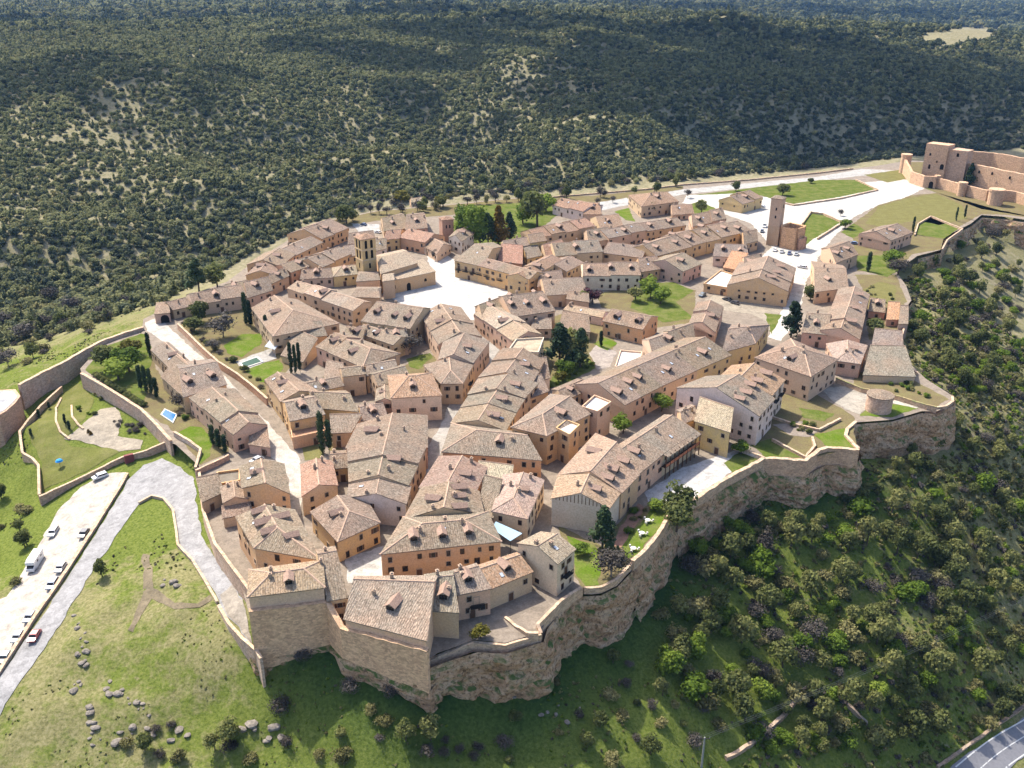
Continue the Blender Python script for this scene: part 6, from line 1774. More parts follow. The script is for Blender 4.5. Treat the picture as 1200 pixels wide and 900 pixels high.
wall_ground('low curved stone edging around the young cypresses of the lower garden', [(72, 468), (66, 480), (66, 495), (71, 508), (82, 516)], 0.4, thick=0.5, name='garden_edging', cat='edging')
wall_ground('short curved stone edging below the garden bank', [(84, 476), (85, 490), (92, 500), (98, 504)], 0.4, thick=0.5, name='garden_edging', cat='edging')
for x, y in ((104, 508), (107, 511)): shrub('gold', G(x, y), 1.0, 'rusty orange shrub beside the garden path', 'rusty shrubs by the garden path', 0.5)
for k in range(14):
    f = k / 13; x = 214 + (306 - 214) * f + rngT.uniform(0, 6); y = 386 + (458 - 386) * f - rngT.uniform(1, 7)
    shrub(rngT.choice(('oak', 'grey', 'scrub')), g0(x, y), rngT.uniform(0.9, 1.9), 'garden bush behind the long reddish street wall', 'bushes behind the reddish street wall')
for k in range(12):
    x, y = rngT.uniform(80, 128), rngT.uniform(455, 490)
    if in_poly(x, y, [(78, 470), (95, 452), (130, 475), (128, 488), (100, 490)]): shrub(rngT.choice(('oak', 'scrub', 'bright')), G(x, y), rngT.uniform(0.5, 1.3), 'low shrub at the foot of the tall hedge-topped wall', 'shrubs of the lower garden')
for k in range(16):
    x, y = rngT.uniform(180, 270), rngT.uniform(455, 535)
    if in_poly(x, y, [(182, 458), (215, 472), (262, 515), (262, 532), (246, 512), (212, 496), (186, 474)]): shrub(rngT.choice(('oak', 'bright', 'grey')), g0(x, y), rngT.uniform(0.8, 1.6), 'garden bush between the pool and the long gabled house', 'bushes of the pool garden')
# --- slopes below the town: single trees and shrubs
SL = {'oak': 'dark green holm oak standing on the slope below the town walls', 'scrub': 'olive-brown bush growing on the slope below the town walls', 'grey': 'grey leafless-looking bush growing on the slope below the town walls', 'bright': 'fresh green bush growing on the slope below the town walls'}
def lab_for(where):
    return {'oak': 'dark green holm oak ' + where, 'scrub': 'olive-brown bush ' + where, 'grey': 'grey leafless-looking bush ' + where, 'bright': 'fresh green bush ' + where}
def sow(pix, n, kinds, rmin, rmax, group, labels=SL, gap=0.8, tries=60):
    xs = [p[0] for p in pix]; ys = [p[1] for p in pix]; made = []
    t = 0
    while len(made) < n and t < n * tries:
        t += 1
        x, y = rngT.uniform(min(xs), max(xs)), rngT.uniform(min(ys), max(ys))
        if not in_poly(x, y, pix): continue
        p = G(x, y); r = rmin + (rmax - rmin) * rngT.random() ** 1.2
        if in_poly(p.x, p.y, TP): continue
        if any((q.xy - p.xy).length < (r + s) * gap for q, s in made): continue
        made.append((p, r)); k = rngT.choice(kinds)
        if k == 'oak' and r > 1.6: tree('oak', p, r, labels['oak'], group, h=r * 1.9, name='holm_oak', trunk=0.3)
        else: shrub(k, p, r, labels[k], group, rngT.uniform(0.75, 1.1), 'bush', 'bush')
SG = 'bushes and trees on the slope below the town'
sow([(800, 660), (870, 600), (1000, 600), (1200, 560), (1200, 830), (1120, 880), (900, 890), (780, 800)], 235, ['oak', 'oak', 'oak', 'scrub', 'scrub', 'grey', 'bright', 'bright'], 1.8, 4.3, SG, lab_for('on the slope between the bastion wall and the valley road'), gap=0.42)
sow([(1060, 300), (1200, 270), (1200, 470), (1130, 470), (1070, 430), (1058, 370), (1075, 340)], 150, ['bright', 'oak', 'oak', 'scrub', 'grey', 'bright'], 2.0, 4.2, SG, lab_for('in the thicket below the castle and eastern gardens'), gap=0.36)
sow([(1040, 530), (1130, 470), (1200, 470), (1200, 600), (1050, 600)], 30, ['oak', 'scrub', 'grey', 'oak'], 1.6, 3.4, SG, lab_for('beside the rock spur beyond the dovecote'))
sow([(640, 800), (760, 760), (800, 800), (900, 900), (560, 900)], 24, ['scrub', 'grey', 'oak', 'scrub'], 1.2, 2.6, SG, lab_for('on the green slope under the front terrace'))
sow([(180, 850), (330, 850), (520, 860), (620, 870), (620, 900), (130, 900)], 20, ['scrub', 'grey', 'oak', 'grey'], 1.2, 2.6, SG, lab_for('on the rocky edge below the grass knoll'))
for x, y, r, k in ((505, 868, 2.6, 'oak'), (410, 810, 2.4, 'grey'), (460, 815, 2.4, 'grey'), (355, 775, 2.4, 'grey'), (330, 835, 2.8, 'grey'), (450, 850, 2.2, 'scrub'), (435, 835, 1.8, 'scrub'), (775, 725, 2.6, 'scrub'), (270, 870, 2.6, 'oak'), (252, 880, 2.0, 'oak'), (170, 880, 2.2, 'oak'), (150, 876, 1.8, 'scrub'), (1067, 525, 1.6, 'bright')):
    p = G(x, y)
    if k == 'oak': tree('oak', p, r, SL['oak'], SG, h=r * 1.9, name='holm_oak', trunk=0.3)
    else: shrub(k, p, r, SL[k], SG, 0.9, 'bush', 'bush')
tree('oak', G(120, 676), 2.1, 'lone small tree on the grass knoll beside the road', None, h=5.0, name='holm_oak')
sow([(-20, 580), (18, 560), (45, 600), (50, 625), (20, 690), (-20, 720)], 12, ['oak', 'oak', 'scrub'], 1.3, 3.0, 'bushes beside the car park', {'oak': 'dark tree on the bank left of the car park', 'scrub': 'olive bush on the bank left of the car park'})
# --- edge of the gorge
GE = 'trees along the gorge edge'
GL = {'grey': 'bare pinkish-grey tree on the gorge side of the old wall', 'oak': 'dark evergreen on the gorge side of the old wall', 'scrub': 'thin pale-green tree on the gorge side of the town', 'bright': 'light green tree on the gorge side of the town'}
for x, y, r, h, in ((30, 400, 6.5, 10), (85, 368, 6.5, 11), (55, 385, 5, 8), (120, 372, 4.5, 7), (10, 430, 5, 8), (150, 358, 4, 6), (5, 385, 6, 10), (60, 355, 6, 10)):
    bare(G(x, y), r, GL['grey'], GE, h=h)
sow([(170, 350), (230, 318), (330, 262), (340, 245), (220, 300), (150, 335)], 26, ['scrub', 'oak', 'oak', 'grey'], 2.2, 3.8, GE, GL, gap=0.5)
sow([(395, 250), (440, 243), (500, 236), (560, 230), (650, 225), (780, 213), (960, 199), (960, 190), (780, 204), (560, 216), (440, 226)], 70, ['scrub', 'grey', 'scrub', 'grey', 'oak'], 3.0, 5.2, GE, GL, gap=0.4)

sow([(0, 405), (0, 440), (60, 415), (130, 378), (178, 356), (160, 340), (80, 370)], 26, ['grey', 'grey', 'scrub', 'oak'], 2.2, 4.6, GE, GL, gap=0.4)
for k in range(34):
    x = rngT.uniform(392, 800); y = np.interp(x, [392, 440, 520, 600, 700, 800], [260, 251, 243, 235, 231, 220]) + rngT.uniform(-2, 4)
    kd = rngT.choice(('grey', 'scrub', 'grey', 'oak'))
    tree(kd, g0(x, y), rngT.uniform(2.2, 4.2), {'grey': 'bare tan tree in the strip along the northern town edge', 'scrub': 'olive bush tree in the strip along the northern town edge', 'oak': 'dark evergreen in the strip along the northern town edge'}[kd], 'trees of the northern edge', h=rngT.uniform(4, 7.5))
for k in range(30):
    a = [(745, 690), (765, 660), (785, 636), (800, 622), (850, 590), (890, 572), (940, 575), (1000, 585), (1040, 560), (1090, 545)]
    i = rngT.randrange(len(a) - 1); q = rngT.random(); x = a[i][0] + (a[i + 1][0] - a[i][0]) * q; y = a[i][1] + (a[i + 1][1] - a[i][1]) * q + rngT.uniform(-6, 10)
    kd = rngT.choice(('oak', 'scrub', 'oak', 'bright')); p = G(x, y)
    if in_poly(p.x, p.y, TP): continue
    shrub(kd, p, rngT.uniform(1.2, 2.8), {'oak': 'dark bush against the foot of the town wall rock', 'scrub': 'olive bush against the foot of the town wall rock', 'bright': 'green bush against the foot of the town wall rock'}[kd], 'bushes at the foot of the town walls', 1.0, 'bush', 'bush')
for k in range(26):
    a = [(650, 722), (690, 705), (735, 690), (765, 655), (790, 622), (830, 592), (880, 562), (930, 560), (985, 552), (1030, 508), (1075, 500), (1105, 492)]
    i = rngT.randrange(len(a) - 1); f = rngT.random(); x = a[i][0] + (a[i + 1][0] - a[i][0]) * f; y = a[i][1] + (a[i + 1][1] - a[i][1]) * f + rngT.uniform(-5, 5)
    p = G(x, y); kd = rngT.choice(('oak', 'scrub', 'bright'))
    if in_poly(p.x, p.y, TP) and dist_poly_np(np.array(p.x), np.array(p.y), TP) > 3: continue
    shrub(kd, p, rngT.uniform(0.8, 1.7), {'oak': 'dark plant tuft clinging to the rock below the town wall', 'scrub': 'dry plant tuft clinging to the rock below the town wall', 'bright': 'green plant tuft clinging to the rock below the town wall'}[kd], 'plants on the rock faces', 0.9, 'bush', 'bush')
# --- boulders and rock ribs on the knoll
def boulder_mesh(seed):
    rg = random.Random(seed); v, f = ICO[2]
    V = []
    ax = [Vector((rg.gauss(0, 1), rg.gauss(0, 1), rg.gauss(0, 1))).normalized() for _ in range(9)]
    for p in v:
        s = 1.0
        for a in ax: s = min(s, 0.72 / max(0.72, p.dot(a)) if p.dot(a) > 0.72 else s)
        V.append(p * s * rg.uniform(0.92, 1.05))
    return to_mesh('boulder', V, f, 'boulder_stone')
BO = [boulder_mesh(i) for i in range(5)]
for pix, n, r0, r1 in (([(86, 722), (96, 722), (106, 770), (100, 795), (88, 770)], 15, 0.3, 1.2), ([(114, 792), (122, 792), (180, 832), (176, 842), (125, 815)], 16, 0.3, 1.3), ([(84, 800), (94, 800), (124, 880), (110, 888), (92, 840)], 14, 0.3, 1.2), ([(120, 856), (220, 852), (230, 866), (130, 876)], 12, 0.3, 1.4), ([(190, 675), (220, 680), (215, 690), (190, 690)], 6, 0.5, 1.3), ([(280, 850), (340, 840), (350, 870), (290, 880)], 7, 0.6, 1.8), ([(560, 800), (680, 790), (700, 850), (580, 860)], 8, 0.3, 0.8)):
    xs = [p[0] for p in pix]; ys = [p[1] for p in pix]; c = 0
    while c < n:
        x, y = rngT.uniform(min(xs), max(xs)), rngT.uniform(min(ys), max(ys))
        if not in_poly(x, y, pix): continue
        p = G(x, y); r = rngT.uniform(r0, r1)
        o = inst('boulder', rngT.choice(BO), None, Matrix.Translation(p + Vector((0, 0, r * 0.02))) @ Matrix.Rotation(rngT.uniform(0, 6.28), 4, 'Z') @ Matrix.Diagonal((r, r * rngT.uniform(0.6, 1), r * rngT.uniform(0.35, 0.6), 1)))
        tag(o, 'grey-pink boulder lying in the grass of the knoll and slope', 'boulder', 'boulders in the grass'); c += 1

# --- instanced stuff: the wood beyond the gorge and low scrub
def scatter(name, pts, scl, rot, idx, protos, label=None, flat=None):
    coll = bpy.data.collections.new(name + '_kinds')
    for i, (V, F, mat) in enumerate(protos):
        me = bpy.data.meshes.new('kind%02d' % i)
        me.from_pydata([tuple(v) for v in V], [], F); me.materials.append(MATS[mat]); me.update()
        coll.objects.link(bpy.data.objects.new('kind%02d' % i, me))
    me = bpy.data.meshes.new(name)
    me.vertices.add(len(pts)); me.vertices.foreach_set('co', np.asarray(pts, np.float32).ravel())
    for nm, arr, typ in (('s', scl, 'FLOAT'), ('r', rot, 'FLOAT'), ('k', idx, 'INT')):
        a = me.attributes.new(nm, typ, 'POINT'); a.data.foreach_set('value', arr)
    me.update()
    o = bpy.data.objects.new(name, me); COL.objects.link(o); o['kind'] = 'stuff'
    if label: o['label'] = label
    ng = bpy.data.node_groups.new(name, 'GeometryNodeTree')
    ng.interface.new_socket('Geometry', in_out='INPUT', socket_type='NodeSocketGeometry'); ng.interface.new_socket('Geometry', in_out='OUTPUT', socket_type='NodeSocketGeometry')
    nd = ng.nodes; L = ng.links
    gi, go = nd.new('NodeGroupInput'), nd.new('NodeGroupOutput')
    ci = nd.new('GeometryNodeCollectionInfo'); ci.inputs['Collection'].default_value = coll; ci.inputs['Separate Children'].default_value = True; ci.inputs['Reset Children'].default_value = True
    iop = nd.new('GeometryNodeInstanceOnPoints'); iop.inputs['Pick Instance'].default_value = True
    def attr(n, t):
        a = nd.new('GeometryNodeInputNamedAttribute'); a.data_type = t; a.inputs['Name'].default_value = n; return a.outputs['Attribute']
    cx = nd.new('ShaderNodeCombineXYZ'); L.new(attr('r', 'FLOAT'), cx.inputs['Z'])
    sx = nd.new('ShaderNodeCombineXYZ'); s = attr('s', 'FLOAT')
    for q in 'XYZ': L.new(s, sx.inputs[q])
    L.new(gi.outputs[0], iop.inputs['Points']); L.new(ci.outputs[0], iop.inputs['Instance']); L.new(attr('k', 'INT'), iop.inputs['Instance Index'])
    L.new(cx.outputs[0], iop.inputs['Rotation']); L.new(sx.outputs[0], iop.inputs['Scale']); L.new(iop.outputs[0], go.inputs[0])
    md = o.modifiers.new('scatter', 'NODES'); md.node_group = ng
    return o
def project(x, y, z):
    dx, dy, dz = x, y, z - CAMH
    f = dy * _cp - dz * _sp; u = dx; v = dy * _sp + dz * _cp
    return 600 + FPX * u / f, 450 - FPX * v / f
rs = np.random.RandomState(4)
def forest():
    BX = [-3000, 0, 100, 190, 300, 345, 400, 480, 640, 800, 960, 1060, 1200, 4000]; BY = [425, 408, 384, 354, 296, 270, 250, 234, 224, 211, 197, 184, 174, 170]
    pts, scl = [], []
    for y0, y1, dens, s0, s1 in ((330, 620, 1 / 12, 2.0, 3.6), (620, 1000, 1 / 12.5, 2.0, 3.6), (1000, 1500, 1 / 15, 2.3, 4.0), (1500, 2400, 1 / 50, 4.2, 7), (2400, 5200, 1 / 300, 8, 14)):
        w = 0.62 * y1 + 60; n = int((y1 - y0) * 2 * w * dens)
        x = rs.uniform(-w, w, n); y = rs.uniform(y0, y1, n)
        z = zat(x, y)
        px, py = project(x, y, z)
        keep = (py < np.interp(px, BX, BY)) & (px > -260) & (px < 1460)
        dt = dist_poly_np(x, y, TP); keep &= ~in_poly_np(x, y, TP) & (dt > 9)
        cov = _hash_noise(x, y, 90, 11) * 0.9 + _hash_noise(x, y, 34, 12) * 0.8 + _hash_noise(x, y, 260, 13) * 0.6
        steep = np.clip((py - np.interp(px, [0, 215, 350, 620, 1200], [265, 205, 185, 140, 120])) / 20, 0, 1)      # the gorge side is denser
        thr = -0.06 - 0.2 * np.clip((px - 200) / 350, 0, 1) - 0.40 * steep - 0.25 * (y > 1200)
        keep &= (cov + rs.uniform(-0.55, 0.55, n)) > thr - 0.25
        keep &= ~((((px - 1130) / 52) ** 2 + ((py - 43) / 9) ** 2 + _hash_noise(x, y, 60, 15) * 1.4) < 1)                                  # pale fields far off
        x, y, z = x[keep], y[keep], z[keep]
        pts.append(np.stack([x, y, z - 0.4], -1)); scl.append(rs.uniform(s0, s1, len(x)) * rs.uniform(0.65, 1.15, len(x)))
    # the valley side right of the view is bushy too
    x = rs.uniform(150, 480, 5200); y = rs.uniform(110, 560, 5200); z = zat(x, y); px, py = project(x, y, z)
    kk = (px > 1215) & (dist_poly_np(x, y, TP) > 10) & ~in_poly_np(x, y, TP) & (py < 830)
    pts.append(np.stack([x, y, z - 0.4], -1)[kk]); scl.append(rs.uniform(1.6, 3.6, int(kk.sum())))
    pts = np.concatenate(pts); scl = np.concatenate(scl); n = len(pts)
    protos = []
    for i in range(5): protos.append((*crown_geo(900 + i, clumps=8, per=24, leaf=0.32, rz=0.72, core=0.55), 'leaf_wood'))
    for i in range(2): protos.append((*crown_geo(950 + i, clumps=9, per=16, leaf=0.3, rz=1.2, shape='cone', core=0.8), 'leaf_wood'))
    protos.append((*crown_geo(970, clumps=7, per=20, leaf=0.32, rz=0.8, core=0.75), 'leaf_scrub'))
    for i in range(4): protos.append((*crown_geo(980 + i, clumps=8, per=24, leaf=0.32, rz=0.75, core=0.6), 'leaf_wood_shade'))
    idx = rs.choice(8, n, p=[.16, .16, .16, .16, .14, .07, .07, .08])
    # shade on the right-hand, gorge and far wood, painted in as darker leaves
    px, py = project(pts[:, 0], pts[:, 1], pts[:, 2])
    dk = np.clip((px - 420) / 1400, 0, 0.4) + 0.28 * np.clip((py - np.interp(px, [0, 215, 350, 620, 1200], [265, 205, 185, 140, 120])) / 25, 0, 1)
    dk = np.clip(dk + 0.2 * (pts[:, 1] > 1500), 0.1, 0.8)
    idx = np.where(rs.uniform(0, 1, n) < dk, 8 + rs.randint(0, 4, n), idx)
    print('forest', n)
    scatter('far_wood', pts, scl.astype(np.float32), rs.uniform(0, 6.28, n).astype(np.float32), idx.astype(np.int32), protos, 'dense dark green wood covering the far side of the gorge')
forest()
def low_scrub():
    n = 46000
    x = rs.uniform(-190, 225, n); y = rs.uniform(128, 430, n); z = zat(x, y)
    keep = ~in_poly_np(x, y, TP) & (dist_poly_np(x, y, TP) > 3.5)
    for s in SMOOTH: keep &= ~in_poly_np(x, y, s)
    px, py = project(x, y, z)
    lg = [(30, 505), (60, 465), (95, 445), (200, 518), (110, 556), (48, 584)]
    keep &= ~in_poly_np(px, py, lg)
    cov = _hash_noise(x, y, 22, 31) + _hash_noise(x, y, 8, 32) * 0.8
    right = np.clip((x - 10) / 60, 0, 1); knoll = (x < -40) & (y < 190)
    east = np.clip((x - 105) / 25, 0, 1) * np.clip((y - 225) / 25, 0, 1)
    keep &= cov > 0.12 - 0.25 * right + 0.30 * knoll - 0.45 * east - 0.34 * ((x > -52) & (x < 25) & (y < 168))
    x, y, z, right, east = x[keep], y[keep], z[keep], right[keep], east[keep]; n = len(x)
    sc = rs.uniform(0.22, 0.62, n) * (0.8 + 1.5 * right * rs.uniform(0, 1, n)) * (1 + 0.7 * east * rs.uniform(0, 1, n))
    protos = [(*crown_geo(700 + i, clumps=5, per=14, leaf=0.42, rz=0.55, core=0.6), m) for i, m in enumerate(('leaf_scrub', 'leaf_scrub', 'leaf_grey', 'leaf_bright', 'leaf_oak'))]
    idx = rs.choice(5, n, p=[.30, .20, .12, .26, .12])
    kn = (x < -40) & (y < 190); idx = np.where(kn, rs.choice([0, 1, 3], n), idx); sc = np.where(kn, sc * 0.75, sc)
    print('scrub', n)
    scatter('low_scrub', np.stack([x, y, z - 0.1], -1), sc.astype(np.float32), rs.uniform(0, 6.28, n).astype(np.float32), idx.astype(np.int32), protos, 'low scrub and tussocks scattered over the grassy slopes')
low_scrub()
# ------------------------------------------------------------------ vehicles
def car_parts(L=4.2, W=1.75, Hh=1.45, estate=0.0):
    h = L / 2; w = W / 2
    prof = [(-h, 0.35), (-h + 0.05, 0.75), (-h + 0.95, 0.90), (-h + 1.55, Hh - 0.05), (h - 1.0 + estate, Hh), (h - 0.35 + estate * 0.4, 0.98), (h - 0.03, 0.85), (h, 0.35)]
    m = MB(); n = len(prof)
    inn = lambda z: 0.86 if z > 1.2 else (0.97 if z > 0.8 else 1.0)
    lft = [(x, -w * inn(z), z) for x, z in prof]; rgt = [(x, w * inn(z), z) for x, z in prof]
    m.poly(lft); m.poly(rgt[::-1])
    for i in range(n):
        j = (i + 1) % n; m.poly([lft[i], rgt[i], rgt[j], lft[j]])
    body = m.mesh('body', 'car_paint')
    g = MB()
    def quad(a, b, s, off=0.02): pass
    ws = [(prof[2][0] + 0.08, 0.97), (prof[3][0] - 0.03, Hh - 0.1)]
    g.poly([(ws[0][0] - 0.03, -w * 0.86, ws[0][1]), (ws[0][0] - 0.03, w * 0.86, ws[0][1]), (ws[1][0] - 0.03, w * 0.78, ws[1][1]), (ws[1][0] - 0.03, -w * 0.78, ws[1][1])][::-1])
    rw = [(prof[5][0], 1.02), (prof[4][0] + 0.05, Hh - 0.08)]
    g.poly([(rw[0][0] + 0.03, -w * 0.86, rw[0][1]), (rw[0][0] + 0.03, w * 0.86, rw[0][1]), (rw[1][0] + 0.03, w * 0.78, rw[1][1]), (rw[1][0] + 0.03, -w * 0.78, rw[1][1])])
    for s in (-1, 1):
        q = [(prof[2][0] + 0.35, s * (w * 0.975), 0.95), (prof[5][0] - 0.15, s * (w * 0.975), 0.98), (prof[4][0] - 0.1, s * (w * 0.885), Hh - 0.12), (prof[3][0] + 0.1, s * (w * 0.885), Hh - 0.14)]
        g.poly(q if s < 0 else q[::-1])
    glass = g.mesh('window', 'pane_glass')
    return body, glass
WH = MB(); 
for y in (-0.1,): WH.tube((0, -0.1, 0), (0, 0.1, 0), 0.32, 0.32, 14); WH.tube((0, -0.11, 0), (0, -0.12, 0), 0.2, 0.2, 10, 1); WH.tube((0, 0.11, 0), (0, 0.12, 0), 0.2, 0.2, 10, 1)
WHEEL = WH.mesh('wheel', ['tyre_rubber', 'rim_metal'])
LT = MB(); LT.box(-0.04, 0.04, -0.18, 0.18, -0.08, 0.08); HEADL = LT.mesh('headlight', 'skylight_glass')
CARS = {'hatch': car_parts(), 'estate': car_parts(4.5, 1.8, 1.5, 0.55), 'van': car_parts(4.8, 1.9, 1.95, 0.6)}
def car(px, py, to, col, label, kind='hatch', flip=False, flat=False):
    p = P(px, py, 0.1) if flat else G(px, py, 0.16); q = P(*to, 0.1) if flat else G(*to)
    d = q - p; rz = math.atan2(d.y, d.x) + (math.pi if flip else 0)
    root = empty('parked_car', p, rz); tag(root, label, 'car', 'cars')
    bm, gm = CARS[kind]
    inst('body', bm, root, color=col); inst('window', gm, root)
    L = {'hatch': 4.2, 'estate': 4.5, 'van': 4.8}[kind]; W = {'hatch': 1.75, 'estate': 1.8, 'van': 1.9}[kind]
    for x in (-L / 2 + 0.8, L / 2 - 0.8):
        for y in (-W / 2 + 0.08, W / 2 - 0.08): inst('wheel', WHEEL, root, Matrix.Translation((x, y, 0.32)))
    for y in (-W / 2 + 0.3, W / 2 - 0.3): inst('headlight', HEADL, root, Matrix.Translation((-L / 2 + 0.02, y, 0.68)))
    return root
SIL, WHI, DRK, BLU, RED = (0.36, 0.37, 0.39), (0.6, 0.6, 0.6), (0.03, 0.035, 0.045), (0.05, 0.08, 0.16), (0.32, 0.01, 0.014)
car(118, 562, (130, 555), WHI, 'white car parked by the garden wall at the top of the car park', 'estate')
car(63, 626, (70, 614), SIL, 'silver car parked alone on the left side of the car park', 'estate')
car(99, 629, (107, 617), DRK, 'dark car parked against the low wall highest in the car park')
car(72, 669, (80, 656), SIL, 'silver-blue car parked by the low wall level with the motorhome')
car(62, 687, (70, 674), (0.25, 0.30, 0.36), 'grey-blue car parked by the low wall below the motorhome', 'estate')
car(36, 726, (44, 713), (0.20, 0.25, 0.30), 'slate-coloured car parked by the low wall above two others')
car(22, 750, (30, 737), (0.35, 0.40, 0.42), 'pale grey car by the low wall opposite the red car')
car(7, 774, (15, 761), (0.12, 0.20, 0.22), 'teal-grey car parked lowest by the low wall')
car(41, 748, (50, 734), RED, 'red car driving on the pale road')
car(908, 294, (912, 285), WHI, 'white car parked below the ruined tower', flat=True); car(916, 296, (920, 287), SIL, 'silver car parked below the ruined church wall', flat=True); car(925, 298, (929, 289), BLU, 'blue car parked below the ruined church wall', flat=True); car(933, 299, (937, 290), (0.3, 0.32, 0.34), 'grey car parked below the ruined church wall', flat=True)
car(940, 314, (950, 316), WHI, 'white car parked across the castle street corner', 'estate', flat=True); car(896, 266, (899, 258), WHI, 'white van parked left of the ruined tower', 'van', flat=True); car(893, 272, (896, 262), DRK, 'dark car parked behind the white van', flat=True)
car(852, 352, (862, 355), DRK, 'black car on the left of the gravel lot', flat=True); car(861, 356, (871, 359), (0.06, 0.06, 0.07), 'charcoal car on the right of the gravel lot', flat=True); car(823, 347, (831, 343), (0.10, 0.12, 0.13), 'dark car under the wall of the green court', flat=True)
car(443, 273, (452, 275), WHI, 'white car in the white yard behind the church', flat=True); car(426, 264, (434, 266), BLU, 'dark blue car in the white yard behind the church', flat=True); car(1000, 286, (1010, 287), BLU, 'dark blue car near the traffic island', flat=True); car(301, 541, (310, 537), SIL, 'silver car in the yard of the long gabled house', flat=True); car(893, 243, (903, 245), WHI, 'white car beside the lone yellow house', flat=True)
def motorhome():
    p = G(42, 663, 0.16); q = G(52, 646); rz = math.atan2((q - p).y, (q - p).x)
    root = empty('motorhome', p, rz); tag(root, 'large white motorhome parked on the car park', 'motorhome')
    m = MB(); m.box(-2.2, 3.3, -1.12, 1.12, 0.45, 2.9); m.box(-3.0, -2.2, -1.08, 1.08, 1.9, 2.75); b = m.build('body', 'car_paint', root, (0.6, 0.6, 0.59))
    c = MB(); c.prism([(-3.6, -1.0), (-2.2, -1.0), (-2.2, 1.0), (-3.6, 1.0)], 0.4, [1.1, 1.9, 1.9, 1.1]); c.build('cab', 'car_paint', root, (0.58, 0.58, 0.58))
    g = MB(); g.poly([(-3.45, -0.85, 1.22), (-2.35, -0.85, 1.86), (-2.35, 0.85, 1.86), (-3.45, 0.85, 1.22)]); g.build('windscreen', 'pane_glass', root)
    for s in (-1, 1):
        for x in (-0.8, 1.6):
            g = MB(); y = s * 1.13; q4 = [(x - 0.5, y, 1.7), (x + 0.5, y, 1.7), (x + 0.5, y, 2.2), (x - 0.5, y, 2.2)]; g.poly(q4 if s < 0 else q4[::-1]); g.build('window', 'pane_glass', root)
    for x in (-2.7, 1.9):
        for y in (-0.95, 0.95): inst('wheel', WHEEL, root, Matrix.Translation((x, y, 0.33)))
    h = MB(); h.box(-0.3, 0.4, -0.35, 0.35, 2.9, 3.0); h.build('roof_hatch', 'skylight_glass', root)
motorhome()

# ------------------------------------------------------------------ small things
def power_pole(p, label, h=10.0):
    root = empty('power_pole', p); tag(root, label, 'pole', None)
    m = MB(); m.tube((0, 0, -1), (0, 0, h), 0.28, 0.17, 8); m.build('post', 'pole_concrete', root)
    c = MB(); c.box(-1.2, 1.2, -0.08, 0.08, h - 0.5, h - 0.3); c.build('crossarm', 'iron', root)
    for x in (-1.1, 0, 1.1):
        i = MB(); i.tube((x, 0, h - 0.3), (x, 0, h + 0.1), 0.06, 0.05, 6); i.build('insulator', 'pole_concrete', root)
    return p + Vector((0, 0, h + 0.1))
pa = G(822, 899); pb = G(1270, 690)
ta = power_pole(pa, 'pale concrete power pole standing on the slope near the field wall', 8.5); tb = power_pole(pb, 'far power pole carrying the other end of the wires', 9)
for k, x in enumerate((-1.1, 0, 1.1)):
    m = MB(); a, b = ta + Vector((x, 0, 0)), tb + Vector((x, 0, 0))
    pts = [a.lerp(b, t / 16) - Vector((0, 0, 2.5 * math.sin(math.pi * t / 16))) for t in range(17)]
    for i in range(16): m.tube(pts[i] - pa, pts[i + 1] - pa, 0.02, 0.02, 4)
    o = m.build('power_wire', 'wire', None, loc=pa); tag(o, 'thin power wire strung from the concrete pole over the slope', 'wire', 'power wires')
wall_ground('ruined dry-stone field wall low on the slope', [(850, 892), (880, 876), (915, 846), (938, 815), (955, 804)], 0.9, thick=0.7, color=(0.26, 0.21, 0.16), cap=(0.30, 0.25, 0.19), name='field_wall', ruin=0.25)
wall_ground('short dry-stone field wall near the valley road', [(980, 820), (1000, 838), (1016, 852)], 0.8, thick=0.7, color=(0.26, 0.21, 0.16), cap=(0.30, 0.25, 0.19), name='field_wall', ruin=0.25)
wall_ground('long low stone wall between the slope and the valley road', [(1098, 900), (1150, 866), (1200, 830), (1250, 795)], 0.5, thick=0.6, color=(0.22, 0.19, 0.15), cap=(0.22, 0.19, 0.15), name='road_wall', ruin=0.15)
def awning():
    c = [P(x, y, z) for x, y, z in ((576, 619, 4.4), (598, 634, 4.4), (612, 625, 5.2), (581, 611, 5.2))]; O = c[0].copy(); O.z = 0
    root = empty('awning', O); tag(root, 'blue and white awning between the fan-roofed house and the plastered house', 'awning')
    m = MB(); m.poly([v - O for v in c]); m.poly([v - O - Vector((0, 0, 0.06)) for v in c][::-1])
    for i in range(4):
        a, b = c[i] - O, c[(i + 1) % 4] - O; m.poly([a - Vector((0, 0, .06)), b - Vector((0, 0, .06)), b, a])
    m.build('fabric', 'matt_tint', root, (0.24, 0.36, 0.46))
    for v in c:
        q = v - O; t = MB(); t.tube((q.x, q.y, 0), (q.x, q.y, q.z), 0.06, 0.06, 6); t.build('post', 'iron', root)
awning()
def canopy():
    c = [P(x, y, 3.0) for x, y in ((310, 406), (322, 410), (331, 399), (318, 396))]; O = c[0].copy(); O.z = 0
    root = empty('glass_canopy', O); tag(root, 'pale glazed canopy beside the pond lawn', 'canopy')
    for k in range(4):
        t0, t1 = k / 4 + 0.01, (k + 1) / 4 - 0.01
        q = [c[0].lerp(c[1], t0), c[0].lerp(c[1], t1), c[3].lerp(c[2], t1), c[3].lerp(c[2], t0)]
        m = MB(); m.prism([((v - O).x, (v - O).y) for v in q], 2.95, 3.05); m.build('pane', 'skylight_glass', root)
    for v in c:
        q = v - O; t = MB(); t.tube((q.x, q.y, 0), (q.x, q.y, 2.94), 0.07, 0.07, 6); t.build('post', 'white_plaster', root)
canopy()
